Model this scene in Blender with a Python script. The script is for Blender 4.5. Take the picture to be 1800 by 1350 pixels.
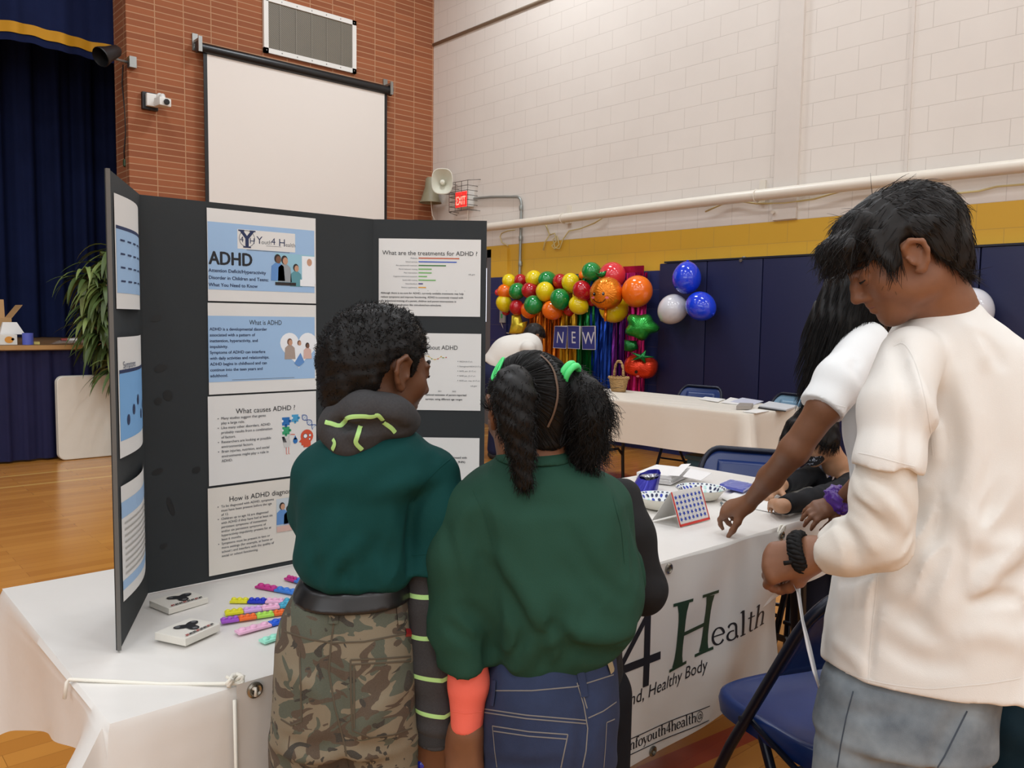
import bpy, bmesh, math, random
import numpy as np
from mathutils import Vector, Matrix
from mathutils.bvhtree import BVHTree

S = bpy.context.scene
for o in list(bpy.data.objects): bpy.data.objects.remove(o, do_unlink=True)
COL = S.collection
R = math.radians
rng = np.random.default_rng(7)
random.seed(7)

# ------------------------------------------------------------------ camera
CF, CPIT, CROL, CYAW, CH = 1446.5, 0.07885, 0.01415, 0.72721, 1.34
_cy, _sy = math.cos(CYAW), math.sin(CYAW)
FW = np.array([_sy, _cy, 0.0]); RT = np.array([_cy, -_sy, 0.0]); UP = np.array([0, 0, 1.0])
_F = FW*math.cos(CPIT) - UP*math.sin(CPIT); _U = UP*math.cos(CPIT) + FW*math.sin(CPIT)
_R = RT*math.cos(CROL) + _U*math.sin(CROL); _U = -RT*math.sin(CROL) + _U*math.cos(CROL)
CAM = np.array([0, 0, CH])
cam_data = bpy.data.cameras.new('camera')
cam = bpy.data.objects.new('camera', cam_data); COL.objects.link(cam)
cam_data.sensor_fit = 'HORIZONTAL'; cam_data.sensor_width = 36.0
cam_data.lens = 36.0*CF/1800.0; cam_data.clip_start = 0.05; cam_data.clip_end = 100
m = Matrix.Identity(4)
for i in range(3):
    m[i][0] = _R[i]; m[i][1] = _U[i]; m[i][2] = -_F[i]; m[i][3] = CAM[i]
cam.matrix_world = m
S.camera = cam

def _ray(x, y): return _F + _R*(x-900)/CF - _U*(y-675)/CF
def P(x, y, d): return CAM + _ray(x, y)*d
def onz(x, y, z): r = _ray(x, y); return CAM + r*((z-CH)/r[2])
def onx(x, y, X): r = _ray(x, y); return CAM + r*(X/r[0])
def ony(x, y, Y): r = _ray(x, y); return CAM + r*(Y/r[1])

# ------------------------------------------------------------------ world, exposure, lights
S.view_settings.view_transform = 'Standard'; S.view_settings.look = 'None'
S.view_settings.gamma = 1.0; S.view_settings.use_curve_mapping = False
S.view_settings.exposure = -0.12
w = bpy.data.worlds.new('world'); S.world = w; w.use_nodes = True
w.node_tree.nodes['Background'].inputs[0].default_value = (0.75, 0.82, 1.0, 1)
w.node_tree.nodes['Background'].inputs[1].default_value = 0.3

def area(loc, power, sx, sy, col=(0.87, 0.935, 1.0), rot=(0, 0, 0)):
    l = bpy.data.lights.new('lamp_light', 'AREA'); l.shape = 'RECTANGLE'; l.size = sx; l.size_y = sy
    l.energy = power; l.color = col
    o = bpy.data.objects.new('lamp_light', l); COL.objects.link(o); o.location = loc; o.rotation_euler = rot
    return o
# rows of ceiling lamps of the gym
LAMPS = []
for lx in (-5.0, -1.6, 1.8, 5.2):
    for ly in (-7.5, -4.0, -0.5, 3.0, 6.5):
        LAMPS.append((lx, ly))
        area((lx, ly, 6.55), 64 if ly < 6 else (110 if lx > 5 else 56), 0.5, 1.2)
# unseen cool area light left of the camera, set to brighten upright surfaces
area((-7.3, -2.0, 3.6), 190, 2.4, 9.0, (0.86, 0.93, 1.0), (0, R(-90), 0))

area((-0.5, -8.8, 3.6), 110, 11.0, 2.6, (0.90, 0.95, 1.0), (R(90), 0, 0))  # fill light added behind the camera to brighten surfaces that face it

# ------------------------------------------------------------------ materials
def lin(c):
    return tuple(((v/255.0)/12.92 if v/255.0 <= 0.04045 else ((v/255.0+0.055)/1.055)**2.4) for v in c[:3])
class NT:
    def __init__(s, name):
        s.m = bpy.data.materials.new(name); s.m.use_nodes = True
        s.nt = s.m.node_tree; s.b = s.nt.nodes['Principled BSDF']
    def n(s, t, **kw):
        x = s.nt.nodes.new('ShaderNode'+t)
        for k, v in kw.items():
            if k.startswith('i_'):
                key = k[2:]; key = int(key) if key.isdigit() else key.replace('_', ' ')
                x.inputs[key].default_value = v
            else: setattr(x, k, v)
        return x
    def l(s, a, b): s.nt.links.new(a, b)
    def math(s, op, a, b=None, c=None):
        x = s.n('Math', operation=op)
        for i, v in enumerate((a, b, c)):
            if v is None: continue
            if isinstance(v, (int, float)): x.inputs[i].default_value = v
            else: s.l(v, x.inputs[i])
        return x.outputs[0]
    def mix(s, fac, a, b):
        x = s.n('Mix', data_type='RGBA')
        for i, v in ((0, fac), (6, a), (7, b)):
            if isinstance(v, (int, float)): x.inputs[i].default_value = v
            elif isinstance(v, tuple): x.inputs[i].default_value = tuple(v)+((1,) if len(v) == 3 else ())
            else: s.l(v, x.inputs[i])
        return x.outputs[2]
    def pos(s):
        g = s.n('NewGeometry'); return g.outputs['Position']
    def sep(s, v):
        x = s.n('SeparateXYZ'); s.l(v, x.inputs[0]); return x.outputs
    def comb(s, a, b, c):
        x = s.n('CombineXYZ')
        for i, v in enumerate((a, b, c)):
            if isinstance(v, (int, float)): x.inputs[i].default_value = v
            else: s.l(v, x.inputs[i])
        return x.outputs[0]
    def noise(s, scale, detail=3, rough=0.5, vec=None, dist=0.0):
        x = s.n('TexNoise'); x.inputs['Scale'].default_value = scale; x.inputs['Detail'].default_value = detail
        x.inputs['Roughness'].default_value = rough; x.inputs['Distortion'].default_value = dist
        if vec is not None: s.l(vec, x.inputs['Vector'])
        return x.outputs['Fac']
    def ramp(s, fac, stops, interp='LINEAR'):
        x = s.n('ValToRGB'); x.color_ramp.interpolation = interp
        e = x.color_ramp.elements
        while len(e) < len(stops): e.new(0.5)
        for i, (p, c) in enumerate(stops):
            e[i].position = p; e[i].color = tuple(c)+(1,) if len(c) == 3 else c
        s.l(fac, x.inputs[0]); return x.outputs[0]
    def base(s, v):
        if isinstance(v, tuple): s.b.inputs['Base Color'].default_value = v+(1,)
        else: s.l(v, s.b.inputs['Base Color'])
    def bump(s, h, strength=0.3, dist=0.01):
        x = s.n('Bump'); x.inputs['Strength'].default_value = strength; x.inputs['Distance'].default_value = dist
        s.l(h, x.inputs['Height']); s.l(x.outputs[0], s.b.inputs['Normal'])
    def set(s, **kw):
        for k, v in kw.items(): s.b.inputs[k.replace('_', ' ')].default_value = v
MC = {}
def mat(name, rgb=(200, 200, 200), rough=0.6, metal=0.0, var=0.0, vscale=8.0, bump=0.0, bscale=200.0, bdist=0.002, emit=0.0, spec=None, sheen=0.0, sss=0.0, trans=0.0, alpha=1.0, coat=0.0):
    if name in MC: return MC[name]
    t = NT(name); c = lin(rgb)
    if var > 0:
        p = t.pos(); f = t.noise(vscale, 4, 0.6, p)
        lo = tuple(max(0, v*(1-var)) for v in c); hi = tuple(min(1, v*(1+var)) for v in c)
        t.base(t.mix(f, lo, hi))
    else: t.base(c)
    t.set(Roughness=rough, Metallic=metal)
    if bump > 0:
        t.bump(t.noise(bscale, 3, 0.6, t.pos()), bump, bdist)
    if emit > 0:
        t.b.inputs['Emission Color'].default_value = c+(1,); t.b.inputs['Emission Strength'].default_value = emit
    if spec is not None: t.b.inputs['Specular IOR Level'].default_value = spec
    if sheen: t.b.inputs['Sheen Weight'].default_value = sheen
    if sss:
        t.b.inputs['Subsurface Weight'].default_value = sss; t.b.inputs['Subsurface Radius'].default_value = (0.01, 0.004, 0.002); t.b.inputs['Subsurface Scale'].default_value = 0.6
    if trans: t.b.inputs['Transmission Weight'].default_value = trans
    if coat: t.b.inputs['Coat Weight'].default_value = coat; t.b.inputs['Coat Roughness'].default_value = 0.08
    if alpha < 1: t.b.inputs['Alpha'].default_value = alpha
    MC[name] = t.m
    return t.m

# ------------------------------------------------------------------ mesh building
class MB:
    def __init__(s): s.v = []; s.f = []; s.mi = []; s.mats = []
    def _m(s, m):
        if m is None: return 0
        if m not in s.mats: s.mats.append(m)
        return s.mats.index(m)
    def add(s, vs, fs, m=None):
        o = len(s.v); s.v += [tuple(map(float, v)) for v in vs]; i = s._m(m)
        for f in fs: s.f.append(tuple(o+k for k in f)); s.mi.append(i)
        return s
    def box(s, lo, hi, m=None, rot=0, piv=None, bevel=0.0):
        bm = bmesh.new(); bmesh.ops.create_cube(bm, size=1)
        lo = Vector(lo); hi = Vector(hi); c = (lo+hi)/2; d = hi-lo
        for v in bm.verts: v.co = Vector((v.co.x*d.x, v.co.y*d.y, v.co.z*d.z))
        if bevel > 0: bmesh.ops.bevel(bm, geom=bm.edges[:], offset=bevel, segments=2, affect='EDGES', profile=0.7)
        M = Matrix.Translation(c) if piv is None else Matrix.Translation(c)
        vs = []
        for v in bm.verts:
            p = v.co + c
            if rot:
                q = Vector(piv) if piv is not None else c
                p = Matrix.Rotation(rot, 3, 'Z') @ (p-q) + q
            vs.append(p)
        bm.verts.index_update()
        s.add(vs, [[v.index for v in f.verts] for f in bm.faces], m); bm.free(); return s
    def fbox(s, o, X, Y, Z, m=None, bevel=0.0):
        """box spanned by three edge vectors from corner o"""
        o = np.array(o, float); X, Y, Z = (np.array(a, float) for a in (X, Y, Z))
        bm = bmesh.new(); bmesh.ops.create_cube(bm, size=1)
        L = [np.linalg.norm(a) for a in (X, Y, Z)]
        for v in bm.verts: v.co = Vector((v.co.x*L[0], v.co.y*L[1], v.co.z*L[2]))
        if bevel > 0: bmesh.ops.bevel(bm, geom=bm.edges[:], offset=bevel, segments=2, affect='EDGES', profile=0.7)
        c = o+(X+Y+Z)/2; U = [a/l for a, l in zip((X, Y, Z), L)]
        bm.verts.index_update()
        s.add([c+U[0]*v.co.x+U[1]*v.co.y+U[2]*v.co.z for v in bm.verts], [[v.index for v in f.verts] for f in bm.faces], m); bm.free(); return s
    def quad(s, a, b, c, d, m=None): return s.add([a, b, c, d], [(0, 1, 2, 3)], m)
    def tube(s, pts, rad, n=8, m=None, cap=True, closed=False):
        pts = [np.array(p, float) for p in pts]; N = len(pts)
        rads = [rad]*N if np.isscalar(rad) else list(rad)
        T = []
        for i in range(N):
            if closed: t = pts[(i+1) % N]-pts[i-1]
            else: t = pts[min(i+1, N-1)]-pts[max(i-1, 0)]
            T.append(t/(np.linalg.norm(t)+1e-12))
        ref = np.array([0, 0, 1.0]) if abs(T[0][2]) < 0.9 else np.array([1.0, 0, 0])
        nx = np.cross(T[0], ref); nx /= np.linalg.norm(nx)
        vs = []
        for i in range(N):
            nx = nx - T[i]*(nx@T[i]); nx /= (np.linalg.norm(nx)+1e-12); ny = np.cross(T[i], nx)
            for k in range(n):
                a = 2*math.pi*k/n
                vs.append(pts[i]+(nx*math.cos(a)+ny*math.sin(a))*rads[i])
        fs = []
        for i in range(N if closed else N-1):
            j = (i+1) % N
            for k in range(n): fs.append((i*n+k, i*n+(k+1) % n, j*n+(k+1) % n, j*n+k))
        if cap and not closed:
            fs.append(tuple(range(n))[::-1]); fs.append(tuple((N-1)*n+k for k in range(n)))
        return s.add(vs, fs, m)
    def lathe(s, prof, n=24, c=(0, 0, 0), axis=None, m=None, capb=False, capt=False):
        """prof: list of (r,h); axis: direction vector"""
        ax = np.array([0, 0, 1.0]) if axis is None else np.array(axis, float)/np.linalg.norm(axis)
        ref = np.array([1.0, 0, 0]) if abs(ax[0]) < 0.9 else np.array([0, 1.0, 0])
        u = np.cross(ax, ref); u /= np.linalg.norm(u); v = np.cross(ax, u)
        c = np.array(c, float); vs = []
        for r, h in prof:
            for k in range(n):
                a = 2*math.pi*k/n; vs.append(c+ax*h+(u*math.cos(a)+v*math.sin(a))*r)
        fs = []
        for i in range(len(prof)-1):
            for k in range(n): fs.append((i*n+k, i*n+(k+1) % n, (i+1)*n+(k+1) % n, (i+1)*n+k))
        if capb: fs.append(tuple(range(n))[::-1])
        if capt: fs.append(tuple((len(prof)-1)*n+k for k in range(n)))
        return s.add(vs, fs, m)
    def prism(s, poly, o, u, v, n_, th, m=None):
        """2D polygon extruded: point = o+u*x+v*y, from 0 to th along n_"""
        o, u, v, n_ = (np.array(a, float) for a in (o, u, v, n_)); N = len(poly)
        vs = [o+u*x+v*y for x, y in poly]+[o+u*x+v*y+n_*th for x, y in poly]
        fs = [tuple(range(N))[::-1], tuple(range(N, 2*N))]+[(i, (i+1) % N, N+(i+1) % N, N+i) for i in range(N)]
        return s.add(vs, fs, m)
    def grid(s, fn, nu, nv, m=None):
        vs = [fn(i/nu, j/nv) for j in range(nv+1) for i in range(nu+1)]
        fs = [(j*(nu+1)+i, j*(nu+1)+i+1, (j+1)*(nu+1)+i+1, (j+1)*(nu+1)+i) for j in range(nv) for i in range(nu)]
        return s.add(vs, fs, m)
    def sphere(s, c, r, m=None, nu=24, nv=14, squash=None):
        r = (r, r, r) if np.isscalar(r) else r
        vs = []; fs = []
        for j in range(nv+1):
            t = math.pi*j/nv
            for i in range(nu):
                a = 2*math.pi*i/nu
                vs.append((c[0]+r[0]*math.sin(t)*math.cos(a), c[1]+r[1]*math.sin(t)*math.sin(a), c[2]+r[2]*math.cos(t)))
        for j in range(nv):
            for i in range(nu): fs.append((j*nu+i, (j+1)*nu+i, (j+1)*nu+(i+1) % nu, j*nu+(i+1) % nu))
        return s.add(vs, fs, m)
    def build(s, name, m=None, parent=None, smooth=False, solid=0.0, weld=False, recalc=True):
        L = np.zeros(3) if parent is None else np.array(parent.matrix_world.translation if parent.parent is None else parent['_o'])
        me = bpy.data.meshes.new(name)
        me.from_pydata([tuple(np.array(v)-L) for v in s.v], [], s.f)
        mats = s.mats if s.mats else [m]
        for x in mats: me.materials.append(x)
        if len(mats) > 1: me.polygons.foreach_set('material_index', s.mi)
        bm = bmesh.new(); bm.from_mesh(me)
        if weld: bmesh.ops.remove_doubles(bm, verts=bm.verts, dist=1e-5)
        if recalc: bmesh.ops.recalc_face_normals(bm, faces=bm.faces)
        bm.to_mesh(me); bm.free()
        o = bpy.data.objects.new(name, me); COL.objects.link(o)
        if smooth: shade(me, smooth)
        if solid:
            md = o.modifiers.new('thickness', 'SOLIDIFY'); md.thickness = solid; md.offset = 0
        if parent is not None: o.parent = parent; o['_o'] = tuple(L)
        return o
def shade(me, ang=True):
    me.polygons.foreach_set('use_smooth', [True]*len(me.polygons))
    if ang is not True:
        try: me.set_sharp_from_angle(angle=R(ang))
        except Exception: pass
def thing(name, label, cat, loc, group=None, kind=None):
    o = bpy.data.objects.new(name, None); COL.objects.link(o); o.location = Vector([float(a) for a in loc])
    o.empty_display_size = 0.05
    o.matrix_world = Matrix.Translation(o.location)
    return tag(o, label, cat, group, kind)
def tag(o, label, cat, group=None, kind=None):
    o['label'] = label; o['category'] = cat
    if group: o['group'] = group
    if kind: o['kind'] = kind
    return o
def struct(o, label=None):
    o['kind'] = 'structure'
    if label: o['label'] = label
    return o
def dup(root, loc=None, label=None, rotz=None):
    def cp(o, par):
        c = o.copy(); COL.objects.link(c)
        if par is not None:
            c.parent = par; c.matrix_parent_inverse = o.matrix_parent_inverse.copy()
        for ch in o.children: cp(ch, c)
        return c
    r = cp(root, None)
    if loc is not None: r.location = Vector([float(a) for a in loc])
    if rotz is not None: r.rotation_euler = (0, 0, rotz)
    if label: r['label'] = label
    return r
def place(root, loc, rotz=0.0):
    root.location = Vector([float(a) for a in loc]); root.rotation_euler = (0, 0, rotz); return root

# ------------------------------------------------------------------ lettering
_TC = {}
def text_geo(s, size=1.0, align='LEFT'):
    key = (s, align)
    if key not in _TC:
        cu = bpy.data.curves.new('t', 'FONT'); cu.body = s; cu.size = 1.0; cu.align_x = align; cu.resolution_u = 3
        ob = bpy.data.objects.new('t', cu); COL.objects.link(ob)
        dg = bpy.context.evaluated_depsgraph_get(); dg.update()
        me = bpy.data.meshes.new_from_object(ob.evaluated_get(dg))
        vs = np.array([v.co[:2] for v in me.vertices]).reshape(-1, 2); fs = [tuple(p.vertices) for p in me.polygons]
        bpy.data.objects.remove(ob, do_unlink=True); bpy.data.curves.remove(cu); bpy.data.meshes.remove(me)
        _TC[key] = (vs, fs)
    vs, fs = _TC[key]
    return vs*size, fs
class Frame:
    """flat surface: o + u*x + v*y, offset along n; optional bend"""
    def __init__(s, o, u, v, bend=None):
        s.o = np.array(o, float); s.u = np.array(u, float); s.v = np.array(v, float)
        s.u /= np.linalg.norm(s.u); s.v /= np.linalg.norm(s.v); s.n = np.cross(s.u, s.v); s.bend = bend
    def pt(s, x, y, h=0.0):
        b = s.bend(x, y) if s.bend else 0.0
        return s.o+s.u*x+s.v*y+s.n*(h+b)
def put_text(mb, fr, s, x, y, size, m, align='LEFT', h=0.0006, width=None, shear=0.0, sx=1.0, bold=0.0, rot=0.0):
    vs, fs = text_geo(s, size, align)
    if len(vs) == 0: return
    if width is not None:
        w_ = vs[:, 0].max()-vs[:, 0].min(); sx = width/w_
    vs = vs*np.array([sx, 1.0])
    if shear: vs = np.stack([vs[:, 0]+vs[:, 1]*shear, vs[:, 1]], 1)
    if rot:
        c, s_ = math.cos(rot), math.sin(rot); vs = np.stack([vs[:, 0]*c-vs[:, 1]*s_, vs[:, 0]*s_+vs[:, 1]*c], 1)
    offs = [(0, 0)] if not bold else [(0, 0), (bold*size, 0), (-bold*size, 0), (0, bold*size*.6), (0, -bold*size*.6)]
    for k, (ox, oy) in enumerate(offs):
        mb.add([fr.pt(x+a+ox, y+b+oy, h+k*2e-5) for a, b in vs], fs, m)
def put_poly(mb, fr, poly, m, h=0.0004):
    mb.add([fr.pt(x, y, h) for x, y in poly], [tuple(range(len(poly)))], m)
def put_rect(mb, fr, x0, y0, x1, y1, m, h=0.0003, n=1):
    if n == 1: put_poly(mb, fr, [(x0, y0), (x1, y0), (x1, y1), (x0, y1)], m, h)
    else: mb.grid(lambda a, b: fr.pt(x0+(x1-x0)*a, y0+(y1-y0)*b, h), n, n, m)
def put_ell(mb, fr, x, y, rx, ry, m, h=0.0005, n=16, rot=0.0):
    put_poly(mb, fr, [(x+rx*math.cos(a)*math.cos(rot)-ry*math.sin(a)*math.sin(rot), y+rx*math.cos(a)*math.sin(rot)+ry*math.sin(a)*math.cos(rot)) for a in np.linspace(0, 2*math.pi, n, endpoint=False)], m, h)
def put_stroke(mb, fr, pts, w_, m, h=0.0005):
    """flat stroke with width per point"""
    pts = np.array(pts, float); N = len(pts); w_ = np.full(N, w_) if np.isscalar(w_) else np.array(w_)
    vs = []
    for i in range(N):
        t = pts[min(i+1, N-1)]-pts[max(i-1, 0)]; t /= (np.linalg.norm(t)+1e-12); nn = np.array([-t[1], t[0]])
        a = pts[i]+nn*w_[i]/2; b = pts[i]-nn*w_[i]/2
        vs += [fr.pt(a[0], a[1], h), fr.pt(b[0], b[1], h)]
    mb.add(vs, [(2*i, 2*i+1, 2*i+3, 2*i+2) for i in range(N-1)], m)
# ================================================================== THE ROOM
YA, XB = 9.2, 6.7
# --- floor: narrow maple boards in running strips, varnished, with painted court lines
t = NT('gym_floor_boards'); p = t.pos()
br = t.n('TexBrick', offset=0.5, squash=1.0); t.l(p, br.inputs['Vector'])
br.inputs['Scale'].default_value = 1.0; br.inputs['Mortar Size'].default_value = 0.0012; br.inputs['Brick Width'].default_value = 0.9
br.inputs['Row Height'].default_value = 0.085; br.inputs['Bias'].default_value = 0.0; br.inputs['Mortar Smooth'].default_value = 0.2
br.inputs['Color1'].default_value = lin((188, 128, 58))+(1,); br.inputs['Color2'].default_value = lin((160, 100, 40))+(1,); br.inputs['Mortar'].default_value = lin((120, 74, 32))+(1,)
nz = t.noise(1.3, 4, 0.6, p); c = t.mix(t.math('MULTIPLY', nz, 0.55), br.outputs['Color'], lin((198, 138, 62)))
xyz = t.sep(p)
def line_mask(coord, at, half):
    return t.math('LESS_THAN', t.math('ABSOLUTE', t.math('SUBTRACT', coord, at)), half)
cream = lin((205, 160, 84))
for at, h in ((7.69, 0.022), (7.21, 0.022), (4.4, 0.03)):
    c = t.mix(line_mask(xyz[1], at, h), c, cream)
c = t.mix(line_mask(xyz[0], 0.30, 0.03), c, lin((226, 176, 84)))
dx = t.math('SUBTRACT', xyz[0], 2.05); dy = t.math('SUBTRACT', xyz[1], 1.45)
red = t.math('LESS_THAN', t.math('ABSOLUTE', t.math('ADD', t.math('MULTIPLY', dx, 0.1), dy)), 0.05)
c = t.mix(t.math('MULTIPLY', red, 0.8), c, lin((150, 50, 42)))
t.base(c); t.set(Roughness=0.22); t.b.inputs['Specular IOR Level'].default_value = 0.5
t.bump(t.noise(3.0, 2, 0.5, p), 0.05, 0.01)
M_FLOOR = t.m
mb = MB(); mb.quad((-7.5, -9, 0), (XB+.3, -9, 0), (XB+.3, 12.5, 0), (-7.5, 12.5, 0)); struct(mb.build('floor', M_FLOOR))
# --- red brick, stack bond (long thin bricks)
def brick(name, horiz):
    t = NT(name); p = t.pos(); xyz = t.sep(p); h = xyz[horiz]
    off = t.math('ADD', h, -3.085 if horiz == 0 else -9.28)
    v = t.comb(off, t.math('ADD', xyz[2], -4.512+0.0669*100), 0.0)
    b = t.n('TexBrick', offset=0.0, squash=1.0); t.l(v, b.inputs['Vector'])
    b.inputs['Scale'].default_value = 1.0; b.inputs['Brick Width'].default_value = 0.30; b.inputs['Row Height'].default_value = 0.0669
    b.inputs['Mortar Size'].default_value = 0.0062; b.inputs['Mortar Smooth'].default_value = 0.35; b.inputs['Bias'].default_value = -0.1
    b.inputs['Color1'].default_value = lin((154, 90, 56))+(1,); b.inputs['Color2'].default_value = lin((132, 74, 46))+(1,); b.inputs['Mortar'].default_value = lin((184, 142, 108))+(1,)
    n = t.noise(14, 4, 0.6, p); c = t.mix(t.math('MULTIPLY', n, 0.35), b.outputs['Color'], lin((160, 98, 60)))
    t.base(c); t.set(Roughness=0.85)
    hh = t.math('SUBTRACT', 1.0, b.outputs['Fac']); t.bump(hh, 0.5, 0.008)
    return t.m
M_BRICK = brick('red_brick_long', 0); M_BRICK_R = brick('red_brick_return', 1)
mb = MB(); mb.box((2.8, YA, 0), (XB+.3, YA+.42, 8.0), M_BRICK)
o = mb.build('wall_back', M_BRICK); struct(o)
mb = MB(); mb.box((2.797, YA+.004, 0), (2.81, YA+.42, 8.0), M_BRICK_R); struct(mb.build('wall_back_return', M_BRICK_R))
# --- painted concrete block wall: cream, yellow band, navy below
t = NT('painted_block_wall'); p = t.pos(); xyz = t.sep(p)
v = t.comb(t.math('ADD', xyz[1], -6.201+39*5), t.math('ADD', xyz[2], -2.829+1.95*10), 0.0)
b = t.n('TexBrick', offset=0.5, squash=1.0); t.l(v, b.inputs['Vector'])
b.inputs['Scale'].default_value = 1.0; b.inputs['Brick Width'].default_value = 0.385; b.inputs['Row Height'].default_value = 0.195
b.inputs['Mortar Size'].default_value = 0.0032; b.inputs['Mortar Smooth'].default_value = 0.2
n = t.noise(1.4, 5, 0.6, p); cream_w = t.mix(n, lin((214, 206, 197)), lin((226, 219, 210)))
z = xyz[2]
band = t.math('LESS_THAN', z, 2.243); navy = t.math('LESS_THAN', z, 1.851)
c = t.mix(band, cream_w, lin((214, 168, 52))); c = t.mix(navy, c, lin((34, 44, 92)))
c = t.mix(t.math('MULTIPLY', b.outputs['Fac'], 0.24), c, lin((120, 105, 90)))
spots = t.math('GREATER_THAN', t.noise(9.0, 6, 0.75, p), 0.74); c = t.mix(t.math('MULTIPLY', spots, 0.12), c, lin((120, 108, 95)))
t.base(c); t.set(Roughness=0.5)
hb = t.math('SUBTRACT', 1.0, b.outputs['Fac']); hh = t.math('ADD', hb, t.math('MULTIPLY', t.noise(60, 3, 0.6, p), 0.15)); t.bump(hh, 0.35, 0.004)
M_BLOCK = t.m
mb = MB()
mb.box((XB, -9, 0), (XB+.25, 7.62, 8)); mb.box((XB, 8.72, 0), (XB+.25, YA, 8)); mb.box((XB, 7.62, 2.2), (XB+.25, 8.72, 8))
struct(mb.build('wall_right', M_BLOCK))
# pilaster with a steel edge and a second control joint strip
M_PIL = mat('pilaster_paint', (214, 206, 197), 0.5, var=.04)
mb = MB(); mb.box((XB-.035, 3.80, 2.25), (XB+.02, 4.03, 8)); struct(mb.build('trim_1', M_PIL))
mb = MB(); mb.box((XB-.012, 2.875, 2.25), (XB+.02, 2.90, 8)); struct(mb.build('trim_2', M_PIL))
M_PLASTER = mat('plain_plaster', (205, 198, 188), 0.8)
mb = MB(); mb.box((-7.75, -9, 0), (-7.5, 12.5, 8)); struct(mb.build('wall_left', M_PLASTER))
mb = MB(); mb.box((-7.5, -9.25, 0), (XB+.25, -9, 8)); struct(mb.build('wall_front', M_PLASTER))
mb = MB(); mb.box((-7.5, -9, 6.7), (XB+.25, YA+.42, 6.9)); struct(mb.build('ceiling', mat('ceiling_board', (190, 186, 176), 0.9)))
# --- door at the end of the block wall with its tall lit pane
M_FRAME = mat('grey_door_frame', (96, 96, 98), 0.45); M_DOORB = mat('door_navy_panel', (36, 46, 84), 0.5)
d = thing('door_1', 'grey metal door with a tall narrow lit pane beside the balloons', 'door', (XB+.05, 8.2, 0), kind='structure')
mb = MB(); mb.box((XB-.03, 7.92, 0), (XB+.12, 8.0, 2.2)); mb.box((XB-.03, 8.68, 0), (XB+.12, 8.74, 2.2)); mb.box((XB-.03, 7.92, 2.1), (XB+.12, 8.74, 2.2)); mb.build('door_frame', M_FRAME, d)
mb = MB(); mb.box((XB-.03, 7.62, 0), (XB+.12, 7.92, 2.2)); mb.build('door_jamb_panel', M_BLOCK, d)
mb = MB(); mb.box((XB+.04, 8.0, 0), (XB+.09, 8.06, 2.1)); mb.box((XB+.04, 8.16, 0), (XB+.09, 8.68, 2.1)); mb.box((XB+.04, 8.06, 0), (XB+.09, 8.16, 1.3)); mb.box((XB+.04, 8.06, 1.98), (XB+.09, 8.16, 2.1)); mb.build('door_leaf', M_FRAME, d)
mb = MB(); mb.box((XB+.055, 8.06, 1.3), (XB+.07, 8.16, 1.98)); mb.build('pane', mat('daylit_pane', (235, 242, 255), 0.3, emit=1.3), d)
# --- blue wall pads
M_PAD = mat('navy_vinyl_pad', (20, 26, 64), 0.5, bump=.06, bscale=30, bdist=.01)
edges = [5.262, 4.691, 4.093, 3.493, 2.89, 2.29, 1.69, 1.09]
labs = ['navy wall pad left of the others, behind the blue and white balloons', 'navy wall pad second from the balloon garland, plain and flat', 'navy wall pad third from the balloon garland, beside the long-haired girl', 'navy wall pad behind the long-haired girl in white',
        'navy wall pad behind the head of the boy in white', 'navy wall pad behind the right shoulder of the boy in white', 'navy wall pad at the far right edge of the photo']
for i in range(7):
    mb = MB(); mb.box((XB-.055, edges[i+1]+.004, .1), (XB-.002, edges[i]-.004, 1.915), bevel=.012)
    o = tag(mb.build('wall_pad', M_PAD, smooth=40), labs[i], 'wall pad', 'navy wall pads along the block wall')
mb = MB(); mb.box((XB-.06, 1.0, 1.918), (XB-.0, 5.2, 1.934)); struct(mb.build('trim_3', mat('dark_pad_rail', (24, 26, 40), 0.5)))
# ================================================================== STAGE
M_DECK = mat('stage_deck_wood', (120, 88, 54), 0.45, var=.2, vscale=5); M_DARK = mat('stage_dark', (10, 11, 16), 0.9)
mb = MB(); mb.box((-7.5, 8.3, 1.0), (2.9, 9.18, 1.045)); mb.box((-7.5, 9.18, 1.0), (2.78, 12.4, 1.045)); mb.box((-7.5, 8.42, 0), (2.78, 8.5, 1.0))
st = mb.build('stage_platform', M_DECK); struct(st, 'raised wooden stage platform with a worn front edge')
mb = MB(); mb.box((-7.5, 8.285, 1.008), (2.9, 8.3, 1.047)); struct(mb.build('trim_4', mat('stage_nosing', (176, 136, 84), 0.4, var=.15)))
mb = MB(); mb.box((-7.5, 12.4, 0), (6.9, 12.5, 8)); struct(mb.build('wall_stage_back', M_DARK))
def cloth_mat(name, rgb, rough=0.9, var=.25, vs=3.0, weave=900):
    return mat(name, rgb, rough, var=var, vscale=vs, bump=.25, bscale=weave, bdist=.001, sheen=0, spec=.15)
M_NAVY = cloth_mat('navy_velour', (20, 29, 62), var=.4, vs=2.0); M_SKIRT = cloth_mat('navy_skirt_satin', (34, 35, 68), rough=.7)
def pleats(x0, x1, y, z0, z1, per, amp, seed, n=420, taper=0.3):
    r = np.random.default_rng(seed); ph = np.cumsum(r.uniform(.6, 1.5, n+1)); ph = ph/ph[-1]*2*math.pi*(x1-x0)/per
    am = amp*(.5+r.random(n+1)); am = np.convolve(np.pad(am, 8, 'edge'), np.ones(17)/17, 'valid')[:n+1]
    def fn(a, b):
        i = int(round(a*n)); return (x0+(x1-x0)*a, y+am[i]*math.sin(ph[i])*(1-taper*b)+.4*am[i]*math.sin(2.3*ph[i]+1+b), z0+(z1-z0)*b)
    return fn, n
fn, n = pleats(-5.5, 4.2, 10.9, 1.05, 6.2, .30, .07, 3)
mb = MB(); mb.grid(fn, n, 10); o = mb.build('stage_curtain', M_NAVY, smooth=True, recalc=False)
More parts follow.
